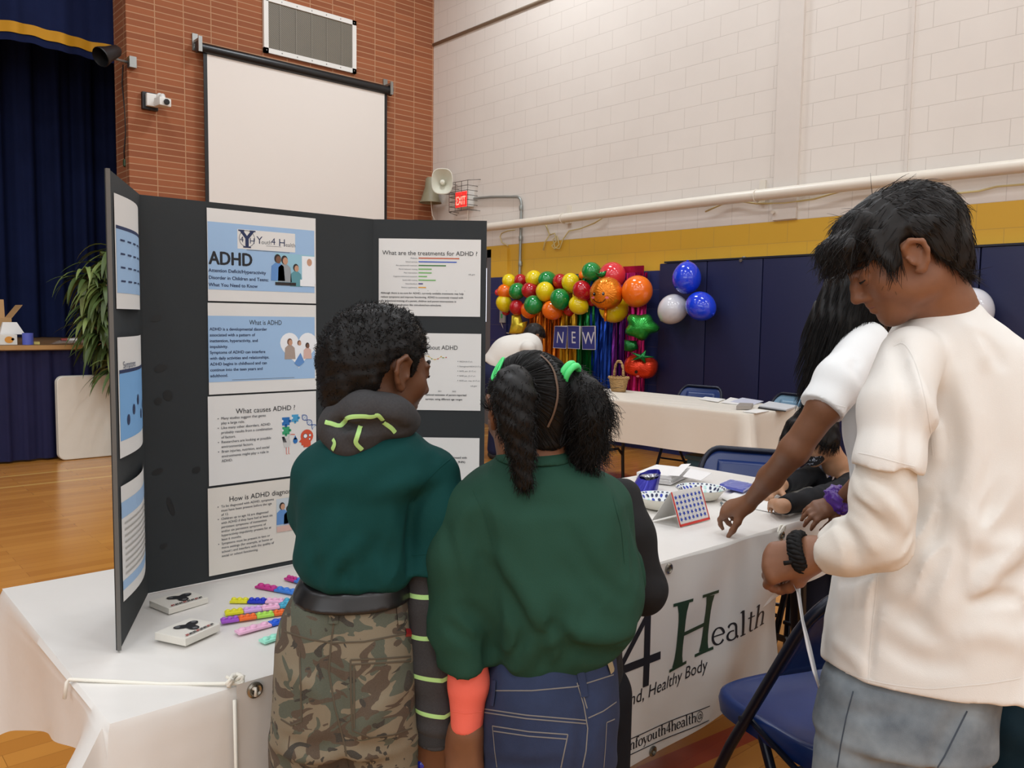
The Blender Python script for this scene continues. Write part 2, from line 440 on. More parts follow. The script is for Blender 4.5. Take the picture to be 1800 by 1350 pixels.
tag(o, 'tall pleated navy stage curtain hanging at the back of the stage', 'curtain')
vt = thing('curtain_valance', 'navy stage valance with a gold band hanging across the top of the stage', 'valance', (0, 9.6, 4.1))
def wave(x): return 0.05*math.sin(x*5.2+.6)+.035*math.sin(x*13)+.015*math.sin(x*29+1)
def swag(x):
    return .012*math.sin(x*13+.4)+.006*math.sin(x*29)
def vfn(z0, z1, off=0.0):
    def fn(a, b):
        x = -4.5+7.3*a; return (x, 9.62+wave(x)-off+.0*b, z0+(z1-z0)*b+swag(x)*(1-b*.3))
    return fn
mb = MB(); mb.grid(vfn(4.19, 6.4), 260, 3); mb.build('valance_cloth', M_NAVY, vt, smooth=True, recalc=False)
mb = MB(); mb.grid(vfn(4.095, 4.2, .012), 260, 2); mb.build('gold_band', cloth_mat('gold_satin_band', (190, 138, 34), rough=.55, var=.1), vt, smooth=True, recalc=False)['label'] = 'gold band along the valance'
mb = MB(); mb.grid(vfn(4.02, 4.1, 0.0), 260, 2); mb.build('bottom_hem', M_NAVY, vt, smooth=True, recalc=False)
fn, n = pleats(-7.0, 2.86, 8.34, .02, 1.0, .17, .022, 5, n=520, taper=.4)
mb = MB(); mb.grid(fn, n, 6); o = mb.build('stage_skirt', M_SKIRT, smooth=True, recalc=False); tag(o, 'dark navy pleated skirt covering the front of the stage', 'skirt')
# ================================================================== THINGS ON THE BRICK WALL
M_BLK = mat('black_plastic', (22, 22, 24), 0.45); M_WHITEP = mat('white_plastic', (226, 224, 218), 0.4); M_STEEL = mat('bare_steel', (150, 150, 146), 0.35, metal=.8); M_BLKM = mat('black_metal', (20, 20, 22), 0.35)
# projector screen
sc = thing('projector_screen', 'white pull-down projector screen hanging on the red brick wall', 'projector screen', (4.73, 9.1, 2.5))
zt = 4.215
mb = MB(); mb.tube([(3.50, 9.1, zt), (5.94, 9.1, zt)], .055, 16); mb.tube([(3.485, 9.1, zt), (3.50, 9.1, zt)], .062, 16); mb.tube([(5.94, 9.1, zt), (5.96, 9.1, zt)], .062, 16); mb.build('housing', M_BLKM, sc, smooth=40)
mb = MB(); mb.box((3.595, 9.098, 1.9), (5.862, 9.102, zt)); mb.build('screen_cloth', mat('screen_white', (228, 221, 213), 0.75), sc)
for xa, xb in ((3.555, 3.595), (5.862, 5.90)):
    mb = MB(); mb.box((xa, 9.096, 1.9), (xb, 9.104, zt)); mb.build('black_border', M_BLKM, sc)
mb = MB(); mb.tube([(3.56, 9.1, 1.88), (5.9, 9.1, 1.88)], .02, 10); mb.build('bottom_bar', M_BLKM, sc, smooth=40)
for x in (3.50, 5.93):
    mb = MB(); mb.box((x-.02, 9.03, zt-.06), (x+.02, 9.045, zt+.1)); mb.box((x-.015, 9.045, zt+.06), (x+.015, 9.19, zt+.085)); mb.box((x-.03, 9.18, zt-.02), (x+.03, 9.197, zt+.16)); mb.build('wall_bracket', M_STEEL, sc)
# vent grille
vg = thing('vent_grille', 'white framed metal air vent grille high on the red brick wall', 'vent', (4.89, 9.18, 4.35))
mb = MB(); fx0, fx1, fz0, fz1, fw_ = 4.285, 5.495, 4.352, 4.985, .055
for a, b in (((fx0, fz0), (fx1, fz0+fw_)), ((fx0, fz1-fw_), (fx1, fz1)), ((fx0, fz0), (fx0+fw_, fz1)), ((fx1-fw_, fz0), (fx1, fz1))): mb.box((a[0], 9.165, a[1]), (b[0], 9.2, b[1]))
mb.build('frame', M_WHITEP, vg)
t = NT('perforated_grille'); p = t.pos(); xyz = t.sep(p)
cx = t.math('SINE', t.math('MULTIPLY', xyz[0], 300)); cz = t.math('SINE', t.math('MULTIPLY', xyz[2], 300))
c = t.mix(t.math('GREATER_THAN', t.math('MULTIPLY', cx, cz), .1), lin((128, 122, 108)), lin((58, 54, 48))); c = t.mix(t.math('MULTIPLY', t.noise(5, 4, .6, p), .5), c, lin((120, 112, 98))); t.base(c); t.set(Roughness=.6)
mb = MB(); mb.box((fx0+.04, 9.18, fz0+.04), (fx1-.04, 9.2, fz1-.04)); mb.build('grille', t.m, vg)
for k in range(1, 6):
    x = fx0+(fx1-fx0)*k/6; mb = MB(); mb.box((x-.006, 9.174, fz0+.05), (x+.006, 9.182, fz1-.05)); mb.build('mullion', mat('grille_rib', (122, 116, 104), .5), vg)
mb = MB()
for k in range(7):
    for z in (fz0+.028, fz1-.028): mb.lathe([(.008, 0), (.006, .004)], 8, (fx0+.03+k*(fx1-fx0-.06)/6, 9.165, z), (0, -1, 0), capt=True)
mb.build('screws', M_STEEL, vg)
# security camera
q = ony(265, 180, 9.2)
sc = thing('security_camera', 'white security camera on a black box fixed to the red brick wall', 'camera', (q[0], 9.19, q[2]-.08))
mb = MB(); mb.box((q[0]-.10, 9.15, q[2]-.09), (q[0]+.06, 9.2, q[2]+.09), bevel=.01); mb.build('back_box', M_BLK, sc)
mb = MB(); mb.box((q[0]-.07, 9.10, q[2]-.06), (q[0]+.05, 9.15, q[2]+.07), bevel=.008); mb.build('mount_plate', M_WHITEP, sc)
mb = MB(); mb.tube([(q[0]+.06, 9.12, q[2]+.05), (q[0]+.07, 9.05, q[2]+.05), (q[0]+.07, 9.02, q[2]-.01)], .028, 12); mb.sphere((q[0]+.06, 9.1, q[2]+.055), .034); mb.build('arm', M_WHITEP, sc, smooth=True)
mb = MB(); mb.fbox((q[0]+.0, 8.93, q[2]-.07), (.13, .03, 0), (-.02, .12, 0), (0, 0, .085), bevel=.015); mb.build('camera_head', M_WHITEP, sc, smooth=40)
mb = MB(); mb.lathe([(.03, 0), (.03, .012), (.02, .014)], 14, (q[0]+.07, 8.935, q[2]-.03), (.2, -1, -.1), capt=True); mb.build('lens', M_BLK, sc)
# stage spotlight and its hanging lead
q = ony(190, 95, 9.05)
sl = thing('stage_spotlight', 'black clamp spotlight on an arm at the edge of the stage opening', 'spotlight', q)
mb = MB(); ax = np.array([-.75, -.35, -.5]); mb.lathe([(.03, -.16), (.06, -.12), (.075, 0), (.10, .10), (.095, .11), (.07, .02)], 18, q, ax, capb=True); mb.build('lamp_head', M_BLK, sl, smooth=35)
mb = MB(); mb.tube([q+np.array([.02, .02, -.02]), q+np.array([.12, .06, -.02]), (2.84, 9.2, q[2]+.0)], .014, 8); mb.box((2.80, 9.12, q[2]-.06), (2.87, 9.20, q[2]+.05)); mb.build('arm', M_STEEL, sl)
pts = [ony(215, 108, 9.19), ony(212, 140, 9.19), ony(214, 190, 9.19), ony(216, 230, 9.19), ony(217, 262, 9.19), ony(216, 284, 9.19)]
pts = [np.array([2.79, 9.3, p_[2]])+np.array([-.006*math.sin(i*2), .03*math.sin(i*1.7), 0]) for i, p_ in enumerate(pts)]
ld = thing('hanging_lead', 'thin dark electric lead hanging down the brick return beside the stage', 'cable', pts[-1])
mb = MB(); mb.tube(pts, .006, 6); mb.build('cord', M_BLK, ld, smooth=True)
mb = MB(); mb.lathe([(.012, .05), (.018, .03), (.018, -.02), (.008, -.03)], 10, pts[-1], capb=True, capt=True); mb.build('plug', mat('green_plug', (40, 62, 34), .5), ld, smooth=40)
# ================================================================== THINGS ON THE BLOCK WALL
M_CREAMP = mat('cream_painted_pipe', (222, 214, 200), 0.35, var=.06); M_GALV = mat('galvanised_conduit', (150, 154, 150), 0.35, metal=.6)
pipe = thing('wall_pipe', 'large cream painted pipe running along the block wall above the yellow band', 'pipe', (XB-.09, 4, 2.44))
mb = MB(); mb.tube([(XB-.108, -8.9, 2.425), (XB-.108, 4.5, 2.475), (XB-.108, 9.15, 2.46)], .05, 18); mb.build('pipe_run', M_CREAMP, pipe, smooth=40)
for y in (6.59, 4.15, 1.4):
    mb = MB(); mb.tube([(XB-.108+.056*math.cos(a), y, 2.468+.056*math.sin(a)) for a in np.linspace(0, 2*math.pi, 20)], .006, 6); mb.box((XB-.02, y-.03, 2.42), (XB-.001, y+.03, 2.62)); mb.build('pipe_bracket', M_CREAMP, pipe)
yc = 7.376
cd = thing('electric_conduit', 'grey metal conduit bending down from the exit sign past the pipe', 'conduit', (XB-.02, yc, 1.9))
arc = [(XB-.03, yc+.09-.09*math.sin(a), 2.78-.09+.09*math.cos(a)+.02) for a in np.linspace(0, math.pi/2, 8)]
mb = MB(); mb.tube([(XB-.03, 8.27, 2.86)]+[(XB-.03, yc+.55, 2.845)]+arc+[(XB-.03, yc, 2.5), (XB-.03, yc+.01, 1.80)], .016, 10); mb.build('conduit_run', M_GALV, cd, smooth=40)
for zz in (2.66, 2.3, 2.0):
    mb = MB(); mb.lathe([(.02, -.03), (.023, -.02), (.023, .02), (.02, .03)], 12, (XB-.03, yc+.002, zz), capb=True, capt=True); mb.build('coupling', M_GALV, cd, smooth=40)
cb = MB(); cb.tube([(XB-.012, 9.19, 4.975), (XB-.012, 5.0, 4.985), (XB-.012, -1, 5.0)], .02, 8); tag(cb.build('ceiling_cable', mat('dusty_cable', (150, 135, 115), .7), smooth=True), 'thin dusty cable run along the top of the white block wall', 'cable')
M_CORD = mat('yellow_cream_cord', (214, 198, 140), .6)
def cordpts(px): return [onx(x, y, XB-.03) for x, y in px]
mb = MB(); mb.tube(cordpts([(1240, 372), (1285, 352), (1330, 358), (1380, 357), (1430, 350), (1500, 330), (1560, 325), (1620, 334), (1680, 340), (1720, 336), (1752, 328), (1800, 324), (1850, 318)]), .008, 6); tag(mb.build('loose_cord', M_CORD, smooth=True), 'pale cord sagging along under the big pipe on the right', 'cord')
q = [(958, 392), (966, 413), (958, 425), (955, 440)]
mb = MB(); mb.tube(cordpts(q), .008, 6)
mb.tube(cordpts([(966, 413), (975, 410), (978, 424), (970, 432), (975, 438), (983, 430), (979, 415), (972, 421), (976, 436), (984, 437), (990, 420), (1000, 406), (1020, 402), (1045, 392), (1063, 381)]), .007, 6)
tag(mb.build('tangled_cord', M_CORD, smooth=True), 'tangled pale yellow cord hanging from the pipe above the yellow band', 'cord')
mb = MB(); mb.tube(cordpts([(905, 404), (892, 406), (882, 410), (879, 416), (882, 426), (893, 432)]), .007, 6); tag(mb.build('cord_loop', M_CORD, smooth=True), 'small loop of pale cord beside the conduit under the pipe', 'cord')
# exit sign with wire guard
q = onx(822, 350, XB)
ex = thing('exit_sign', 'lit red exit sign inside a wire guard high on the block wall', 'exit sign', (XB-.02, q[1], q[2]-.1))
y0, y1, z0, z1 = q[1]-.14, q[1]+.12, q[2]-.11, q[2]+.10
mb = MB(); mb.box((XB-.10, y0, z0), (XB, y1, z1), bevel=.008); mb.build('sign_box', M_WHITEP, ex)
mb = MB(); mb.box((XB-.106, y0+.03, z0+.0), (XB-.098, y1-.0, z1-.02)); mb.build('lit_face', mat('exit_red_glow', (255, 40, 36), .4, emit=1.6), ex)
fr = Frame((XB-.107, y1-.015, z0+.03), (0, -1, 0), (0, 0, 1)); mb = MB(); put_text(mb, fr, 'EXIT', 0, 0, .15, None, width=.19, bold=.02, h=.002); mb.build('exit_letters', mat('exit_letters_glow', (255, 150, 130), .4, emit=1.5), ex)
mb = MB(); gx = XB-.16
for k in range(6):
    zz = z0-.05+k*.06; mb.tube([(XB, y1+.06, zz), (gx, y1+.06, zz), (gx, y0-.06, zz), (XB, y0-.06, zz)], .004, 5)
for k in range(4):
    yy = y0-.06+k*(y1-y0+.12)/3; mb.tube([(gx, yy, z0-.06), (gx, yy, z1+.1)], .004, 5)
mb.tube([(XB, y0-.12, z1+.12), (gx, y0-.06, z1+.1), (gx, y1+.06, z1+.1), (XB, y1+.1, z1+.1)], .004, 5); mb.tube([(XB, y0-.12, z0-.06), (gx, y0-.06, z0-.06), (gx, y1+.06, z0-.06), (XB, y1+.1, z0-.08)], .004, 5)
mb.build('wire_guard', mat('guard_wire', (105, 100, 94), .4, metal=.5), ex)
mb = MB(); mb.tube([(XB-.03, q[1]-.04, z0), (XB-.02, q[1]-.03, z0-.15), (XB-.015, q[1]-.01, z0-.3)], .006, 6); mb.build('lead', M_CREAMP, ex)
# white horn loudspeaker
q = onx(782, 322, XB-.25)
hn = thing('horn_loudspeaker', 'cream horn loudspeaker facing the room near the corner of the block wall', 'loudspeaker', (XB-.05, q[1], q[2]))
M_HORN = mat('cream_horn', (214, 212, 196), .45)
ax = np.array([-.66, -.75, .02]); ax = ax/np.linalg.norm(ax); c0 = np.array([XB-.30, q[1]-.02, q[2]])
def sqhorn(mb, prof, c, ax, m, flip=1):
    u = np.cross(ax, [0, 0, 1.0]); u /= np.linalg.norm(u); v = np.cross(u, ax); vs = []; n = 28
    for r, h, e in prof:
        for k in range(n):
            a = 2*math.pi*k/n; ca, sa = math.cos(a), math.sin(a); s_ = (abs(ca)**e+abs(sa)**e)**(-1/e)
            vs.append(c+ax*h+(u*ca*.82+v*sa)*r*s_)
    fs = [(i*n+k, i*n+(k+1) % n, (i+1)*n+(k+1) % n, (i+1)*n+k) for i in range(len(prof)-1) for k in range(n)]
    mb.add(vs, fs, m)
mb = MB(); sqhorn(mb, [(.045, -.14, 2), (.06, -.06, 2), (.10, .0, 2.2), (.155, .08, 3), (.163, .085, 3), (.155, .09, 3), (.10, .01, 2.2), (.05, -.05, 2), (.03, -.06, 2)], c0, ax, M_HORN); mb.build('horn_bell', M_HORN, hn, smooth=50)
mb = MB(); mb.lathe([(.03, -.06), (.034, .02), (.028, .05), (.0, .06)], 16, c0, ax); mb.build('horn_core', M_HORN, hn, smooth=40)
mb = MB(); mb.lathe([(.0, -.3), (.06, -.29), (.075, -.2), (.075, -.14), (.05, -.12)], 18, c0, ax); mb.build('driver', M_HORN, hn, smooth=40)
mb = MB(); mb.tube([c0-ax*.2+np.array([0, 0, -.05]), c0-ax*.22+np.array([0, 0, -.1]), (XB, q[1]+.1, q[2]-.1)], .014, 8); mb.build('bracket', M_STEEL, hn)
# olive horn pointing down
q = onx(757, 335, XB-.2)
h2 = thing('alarm_horn', 'olive grey conical horn pointing down in the corner beside the brick wall', 'horn', (XB-.1, 8.9, q[2]-.12))
cc = onx(757, 338, XB-.16)
mb = MB(); mb.lathe([(.055, .19), (.07, .17), (.08, .06), (.125, -.1), (.15, -.14), (.146, -.14), (.11, -.08), (.06, .06)], 24, cc, (0.02, 0, 1), capb=True); mb.build('cone', mat('olive_horn_paint', (140, 134, 108), .5, var=.15), h2, smooth=50)
mb = MB(); mb.tube([cc+np.array([.03, 0, .12]), cc+np.array([.1, -.03, .12]), (XB, cc[1]-.03, cc[2]+.12)], .016, 8); mb.build('bracket', mat('rusty_bracket', (90, 82, 70), .6, metal=.4), h2)
mb = MB(); mb.tube([cc+np.array([0, 0, -.08]), cc+np.array([.03, .0, -.3]), (XB-.02, cc[1], cc[2]-.45)], .007, 6); mb.build('lead', M_CREAMP, h2)
q = onx(886, 556, XB)
th = thing('wall_switch', 'small grey wall switch box with a cable beside the balloon garland', 'switch', (XB-.02, q[1], q[2]-.07))
mb = MB(); mb.box((XB-.05, q[1]-.07, q[2]-.08), (XB, q[1]+.03, q[2]+.08), bevel=.006); mb.build('box', mat('grey_box', (150, 152, 150), .5), th)
mb = MB(); mb.box((XB-.054, q[1]-.03, q[2]-.02), (XB-.048, q[1]+.0, q[2]+.03)); mb.build('button', mat('green_button', (60, 140, 80), .4, emit=.15), th)
mb = MB(); mb.tube([(XB-.03, q[1]+.02, q[2]-.08), (XB-.02, q[1]-.05, q[2]-.2), (XB-.02, q[1]-.25, q[2]-.22)], .006, 6); mb.build('cable', M_CREAMP, th)
# studs and little fittings on the wall
for i, (x, y, lab) in enumerate(((1309, 456, 'small grey bolt above the wall pads'), (1365, 372, 'white cup hook under the pipe beside the pilaster'))):
    q = onx(x, y, XB); mb = MB(); mb.lathe([(.03, 0), (.03, .02), (.015, .03), (.015, .07)], 10, q, (-1, 0, -.2), capt=True); tag(mb.build('wall_bolt' if i == 0 else 'wall_hook', M_STEEL if i == 0 else M_CREAMP), lab, 'bolt' if i == 0 else 'hook')
# ================================================================== TABLES AND CLOTHS
M_CLOTH = mat('white_plastic_cloth', (224, 220, 214), 0.38, var=.02, vscale=4, bump=.12, bscale=9, bdist=.02)
M_CLOTH2 = mat('ivory_plastic_cloth', (226, 219, 206), 0.4, var=.02, vscale=4, bump=.1, bscale=7, bdist=.02)
M_LEG = mat('brown_black_table_leg', (36, 28, 26), 0.4); M_TOPP = mat('table_top_plastic', (206, 200, 188), 0.5)
def drape(x0, x1, y0, y1, z, hang, seed=1, rip=.008, rc=.015, N=480, M=18, corner=.12, flare=.04, folds=9):
    r = np.random.default_rng(seed); Lx, Ly = x1-x0, y1-y0; per = 2*(Lx+Ly); pts = []
    for i in range(N):
        s = per*i/N
        if s < Lx: p = (x0+s, y0); nn = (0, -1); side = 'F'; t_ = s/Lx; dc = min(s, Lx-s)
        elif s < Lx+Ly: q = s-Lx; p = (x1, y0+q); nn = (1, 0); side = 'R'; t_ = q/Ly; dc = min(q, Ly-q)
        elif s < 2*Lx+Ly: q = s-Lx-Ly; p = (x1-q, y1); nn = (0, 1); side = 'B'; t_ = 1-q/Lx; dc = min(q, Lx-q)
        else: q = s-2*Lx-Ly; p = (x0, y1-q); nn = (-1, 0); side = 'L'; t_ = 1-q/Ly; dc = min(q, Ly-q)
        pts.append((p, nn, side, t_, dc, s))
    ph = r.uniform(0, 6.28, 4); vs = []
    nrm = np.array([q[1] for q in pts], float)
    k = np.ones(9)/9
    nrm = np.stack([np.convolve(np.concatenate([nrm[-4:, j], nrm[:, j], nrm[:4, j]]), k, 'valid') for j in (0, 1)], 1); nrm /= np.linalg.norm(nrm, axis=1)[:, None]
    for j in range(M+1):
        b = j/M
        for i, (p, nn, side, t_, dc, s) in enumerate(pts):
            h = hang(side, t_); cf = math.exp(-(dc/.07)**2)
            h = h*(1+corner*cf)
            w_ = rip*b*(math.sin(s*folds+ph[0])+.6*math.sin(s*folds*2.3+ph[1])+.4*math.sin(s*folds*.5+ph[2]+b*2))
            out = w_+flare*b*cf+.006*min(1, b*6)
            drop = h*b; 
            if j == 0: out = 0; drop = 0
            elif j == 1: drop = min(.012, drop); out = .006
            vs.append((p[0]+nrm[i, 0]*out, p[1]+nrm[i, 1]*out, z-drop))
    fs = [(j*N+i, j*N+(i+1) % N, (j+1)*N+(i+1) % N, (j+1)*N+i) for j in range(M) for i in range(N)]
    mb = MB(); mb.add(vs, fs)
    nx, ny = 40, 16
    r2 = np.random.default_rng(seed+50)
    def top(a, b_):
        e = min(a, 1-a, b_, 1-b_); return (x0+Lx*a, y0+Ly*b_, z+.0012*min(1, e*20)*(math.sin(a*31+b_*7)+math.sin(b_*17-a*11)))
    mb.grid(top, nx, ny)
    return mb
def folding_table(name, label, x0, x1, y0, y1, z, group=None):
    tb = thing(name, label, 'table', ((x0+x1)/2, (y0+y1)/2, 0), group)
    mb = MB(); mb.box((x0+.012, y0+.012, z-.05), (x1-.012, y1-.012, z-.005), bevel=.012); mb.build('table_top', M_TOPP, tb)
    alongx = (x1-x0) > (y1-y0); L = max(x1-x0, y1-y0); W = min(x1-x0, y1-y0)
    def pt(a, c, h): return (x0+a, y0+c, h) if alongx else (x0+c, y0+a, h)
    for a in (.28, L-.28):
        sgn = 1 if a < L/2 else -1
        for c in (.10, W-.10):
            mb = MB(); mb.tube([pt(a, c, z-.05), pt(a-sgn*.03, c, .22), pt(a-sgn*.02, c, .01)], .014, 8); mb.tube([pt(a-sgn*.02, c, .012), pt(a-sgn*.02, c, 0)], .018, 8); mb.build('leg', M_LEG, tb, smooth=40)
        mb = MB(); mb.tube([pt(a-sgn*.03, .10, .20), pt(a-sgn*.03, .16, .26), pt(a-sgn*.03, W-.16, .26), pt(a-sgn*.03, W-.10, .20)], .012, 8); mb.tube([pt(a, .1, z-.12), pt(a, W-.1, z-.12)], .012, 8); mb.build('cross_bar', M_LEG, tb, smooth=40)
        mb = MB(); mb.tube([pt(a, W/2, z-.12), pt(a+sgn*.42, W/2, z-.055)], .010, 8); mb.build('brace', M_LEG, tb, smooth=40)
    return tb
TZ = .745
folding_table('folding_table', 'long folding table in front, under the white cloth with the black display board', .345, 2.78, 1.255, 2.01, TZ-.004)
def hangF(side, t_):
    if side == 'L': return .045+.26*t_          # end flap: longer towards the back
    if side == 'F': return .42 if t_ < .12 else .42-.22*min(1, (t_-.12)/.6)
    if side == 'R': return .2
    return .25
o = drape(.335, 2.79, 1.245, 2.02, TZ, hangF, 3, rip=.010, corner=.1, flare=.05, folds=8).build('tablecloth', M_CLOTH, smooth=50)
tag(o, 'white plastic tablecloth on the long front table under the display board', 'tablecloth')
folding_table('folding_table', 'folding table beneath the ivory cloth in front of the balloon garland', 4.72, 5.42, 2.97, 4.80, .736)
o = drape(4.71, 5.43, 2.96, 4.81, .742, lambda s_, t_: .30+.03*t_, 9, rip=.006, corner=.16, flare=.10, folds=6).build('tablecloth', M_CLOTH2, smooth=50)
tag(o, 'ivory plastic tablecloth on the far table in front of the balloon garland', 'tablecloth')
# ================================================================== DISPLAY BOARD
M_BOARD = mat('black_foam_board', (38, 42, 44), 0.75, var=.12, vscale=6, bump=.15, bscale=60, bdist=.002); M_BEDGE = mat('board_edge_grey', (104, 102, 98), .7)
M_PAPER = mat('white_paper', (226, 224, 220), 0.6); M_PBLUE = mat('slide_blue', (158, 190, 224), 0.6); M_INK = mat('black_ink', (24, 26, 34), .6); M_INKN = mat('navy_ink', (30, 44, 84), .6); M_INKG = mat('grey_ink', (96, 98, 104), .6)
def ink(name, rgb): return mat('ink_'+name, rgb, .6)
F0 = np.array([.562, 1.785]); F1 = np.array([1.118, 1.785]); WL = np.array([.425, 1.508]); WR = F1+.283*np.array([.747, -.665])
ZB, ZT = TZ+.003, 1.583
board = thing('display_board', 'black three-panel display board with printed sheets standing on the front table', 'display board', (.84, 1.785, ZB))
th = .006
def panel(name, a, b, nrm):
    a3 = np.array([a[0], a[1], ZB]); X = np.array([b[0]-a[0], b[1]-a[1], 0]); mb = MB(); n3 = np.array([nrm[0], nrm[1], 0])*th
    mb.fbox(a3, X, n3, (0, 0, ZT-ZB)); return mb.build(name, M_BOARD, board)
panel('centre_panel', F0, F1, (0, 1))
uL = (F0-WL)/np.linalg.norm(F0-WL); panel('left_wing', WL, F0, (-uL[1], uL[0])); uR = (WR-F1)/np.linalg.norm(WR-F1); panel('right_wing', F1, WR, (-uR[1], uR[0]))
mb = MB(); mb.box((WL[0]-.004, WL[1]-.003, ZB), (WL[0]+.002, WL[1]+.003, ZT)); mb.build('edge_strip', M_BEDGE, board)
# dark glue marks on the centre panel
FC = Frame((F0[0], 1.785-.0005, ZB), (1, 0, 0), (0, 0, 1)); FC.n = np.array([0, -1.0, 0])
for px, py, rx, ry in ((275, 560, .012, .006), (283, 647, .014, .008), (295, 695, .010, .012), (278, 705, .008, .008), (345, 826, .009, .007), (300, 890, .006, .022), (288, 960, .008, .006), (277, 829, .012, .006)):
    q = ony(px, py, 1.785); mb = MB(); put_ell(mb, FC, q[0]-F0[0], q[2]-ZB, rx, ry, None, .0004, 12, .3); mb.build('glue_mark', mat('glue_mark', (24, 26, 27), .5), board)
def onplane(px, py, fr):
    r = _ray(px, py); t_ = (fr.n@(fr.o-CAM))/(fr.n@r); q = CAM+r*t_-fr.o; return q@fr.u, q@fr.v
FL = Frame((WL[0], WL[1], ZB), (uL[0], uL[1], 0), (0, 0, 1)); FL.n = np.array([uL[1], -uL[0], 0])
FR = Frame((F1[0], F1[1], ZB), (uR[0], uR[1], 0), (0, 0, 1)); FR.n = np.array([uR[1], -uR[0], 0])
def sheet(fr, u0, v0, u1, v1, label, bend=None, m=M_PAPER):
    f = Frame(fr.pt(u0, v0, .0015), fr.u, fr.v, bend); f.n = fr.n; f.W = u1-u0; f.H = v1-v0
    mb = MB(); mb.grid(lambda a, b: f.pt(a*f.W, b*f.H, 0), 10, 10); o = mb.build('printed_sheet', m, board, smooth=True, recalc=False); o['label'] = label
    return o, f
def lines(f, o, ls, m, x, y, size, dy, name='body_text', bold=.012, align='LEFT', rot=0.0):
    mb = MB()
    for i, s_ in enumerate(ls):
        if s_: put_text(mb, f, s_, x*f.W, (y)*f.H-i*dy, size, None, align, .0008, bold=bold, rot=rot)
    return mb.build(name, m, o, recalc=False)
SK1 = ink('skin_print', (196, 150, 122)); SK2 = ink('skin_print_dark', (120, 84, 64)); HAIRP = ink('hair_print', (44, 36, 34)); TEALP = ink('teal_print', (92, 150, 160)); GREYP = ink('grey_print', (150, 156, 160)); WHITEP = ink('white_print', (238, 240, 242)); BLUEP = ink('shirt_blue_print', (96, 142, 200)); ROOMP = ink('room_print', (150, 196, 214))
def figure(mb, f, x, y, s_, skin, hair, shirt, h=.001):
    """small printed person: torso, head, hair"""
    put_poly(mb, f, [(x-s_*.55, y-s_*1.6), (x-s_*.5, y-s_*.5), (x-s_*.2, y-s_*.25), (x+s_*.2, y-s_*.25), (x+s_*.5, y-s_*.5), (x+s_*.6, y-s_*1.6)], shirt, h)
    put_ell(mb, f, x, y+s_*.08, s_*.27, s_*.34, hair, h+.0001); put_ell(mb, f, x+s_*.07, y, s_*.21, s_*.28, skin, h+.0002)
# ---- centre sheet 1
o, f = sheet(FC, .137, .622, .396, .822, 'top centre sheet titled ADHD with a blue slide and a doctor photo')
W, H = f.W, f.H
mb = MB(); put_rect(mb, f, .004*W, .125*H, W*.985, .855*H, None, .0004); mb.build('slide', M_PBLUE, o)['label'] = 'pale blue slide panel'
mb = MB(); put_rect(mb, f, .26*W, .585*H, .795*W, .80*H, None, .0006); mb.build('logo_panel', M_PAPER, o)
mb = MB(); cx, cy = .345*W, .70*H
put_stroke(mb, f, [(cx+.018*math.cos(a), cy+.018*math.sin(a)) for a in np.linspace(0, 6.283, 30)], .0012, M_INKG, .0008)
put_text(mb, f, 'Y', cx, cy-.018, .050, M_INKN, 'CENTER', .001, bold=.03); put_rect(mb, f, cx-.009, cy-.020, cx+.009, cy-.017, M_INKN, .001); put_rect(mb, f, cx-.020, cy+.016, cx-.006, cy+.019, M_INKN, .001); put_rect(mb, f, cx+.006, cy+.016, cx+.020, cy+.019, M_INKN, .001)
put_text(mb, f, '4', cx-.012, cy-.008, .018, M_INKN, 'CENTER', .001); put_text(mb, f, 'H', cx+.012, cy-.010, .018, M_INKN, 'CENTER', .001)
put_text(mb, f, 'Y', .43*W, .655*H, .024, M_INKN, h=.0008); put_text(mb, f, 'outh', .475*W, .655*H, .013, M_INKG, h=.0008); put_text(mb, f, '4', .565*W, .655*H, .022, M_INKN, h=.0008); put_text(mb, f, 'H', .635*W, .645*H, .024, M_INKN, h=.0008); put_text(mb, f, 'ealth', .70*W, .645*H, .013, M_INKG, h=.0008)
put_rect(mb, f, .52*W, .635*H, .66*W, .639*H, M_INKG, .0008); put_rect(mb, f, .34*W, .575*H, .74*W, .580*H, M_INKG, .0008)
mb.build('logo', None, o, recalc=False)
mb = MB(); put_text(mb, f, 'ADHD', .012*W, .40*H, .040, None, width=.375*W, bold=.03, h=.0008); mb.build('heading', M_INK, o, recalc=False)
lines(f, o, ['Attention Deficit/Hyperactivity', 'Disorder in Children and Teens:', 'What You Need to Know'], M_INKN, .006, .315, .0105, .0155, 'subheading', .02)
mb = MB(); put_rect(mb, f, .60*W, .20*H, .985*W, .565*H, ROOMP, .0006); put_rect(mb, f, .86*W, .3*H, .985*W, .55*H, WHITEP, .0007)
figure(mb, f, .625*W, .49*H, .030, SK2, HAIRP, BLUEP); figure(mb, f, .69*W, .48*H, .030, SK1, HAIRP, GREYP); figure(mb, f, .80*W, .40*H, .026, SK1, HAIRP, TEALP); figure(mb, f, .925*W, .48*H, .031, SK1, WHITEP, WHITEP)
put_rect(mb, f, .84*W, .20*H, .985*W, .275*H, WHITEP, .0014); put_rect(mb, f, .60*W, .20*H, .80*W, .235*H, HAIRP, .0014)
mb.build('photo_print', None, o, recalc=False)['label'] = 'printed photo of a family with a doctor'
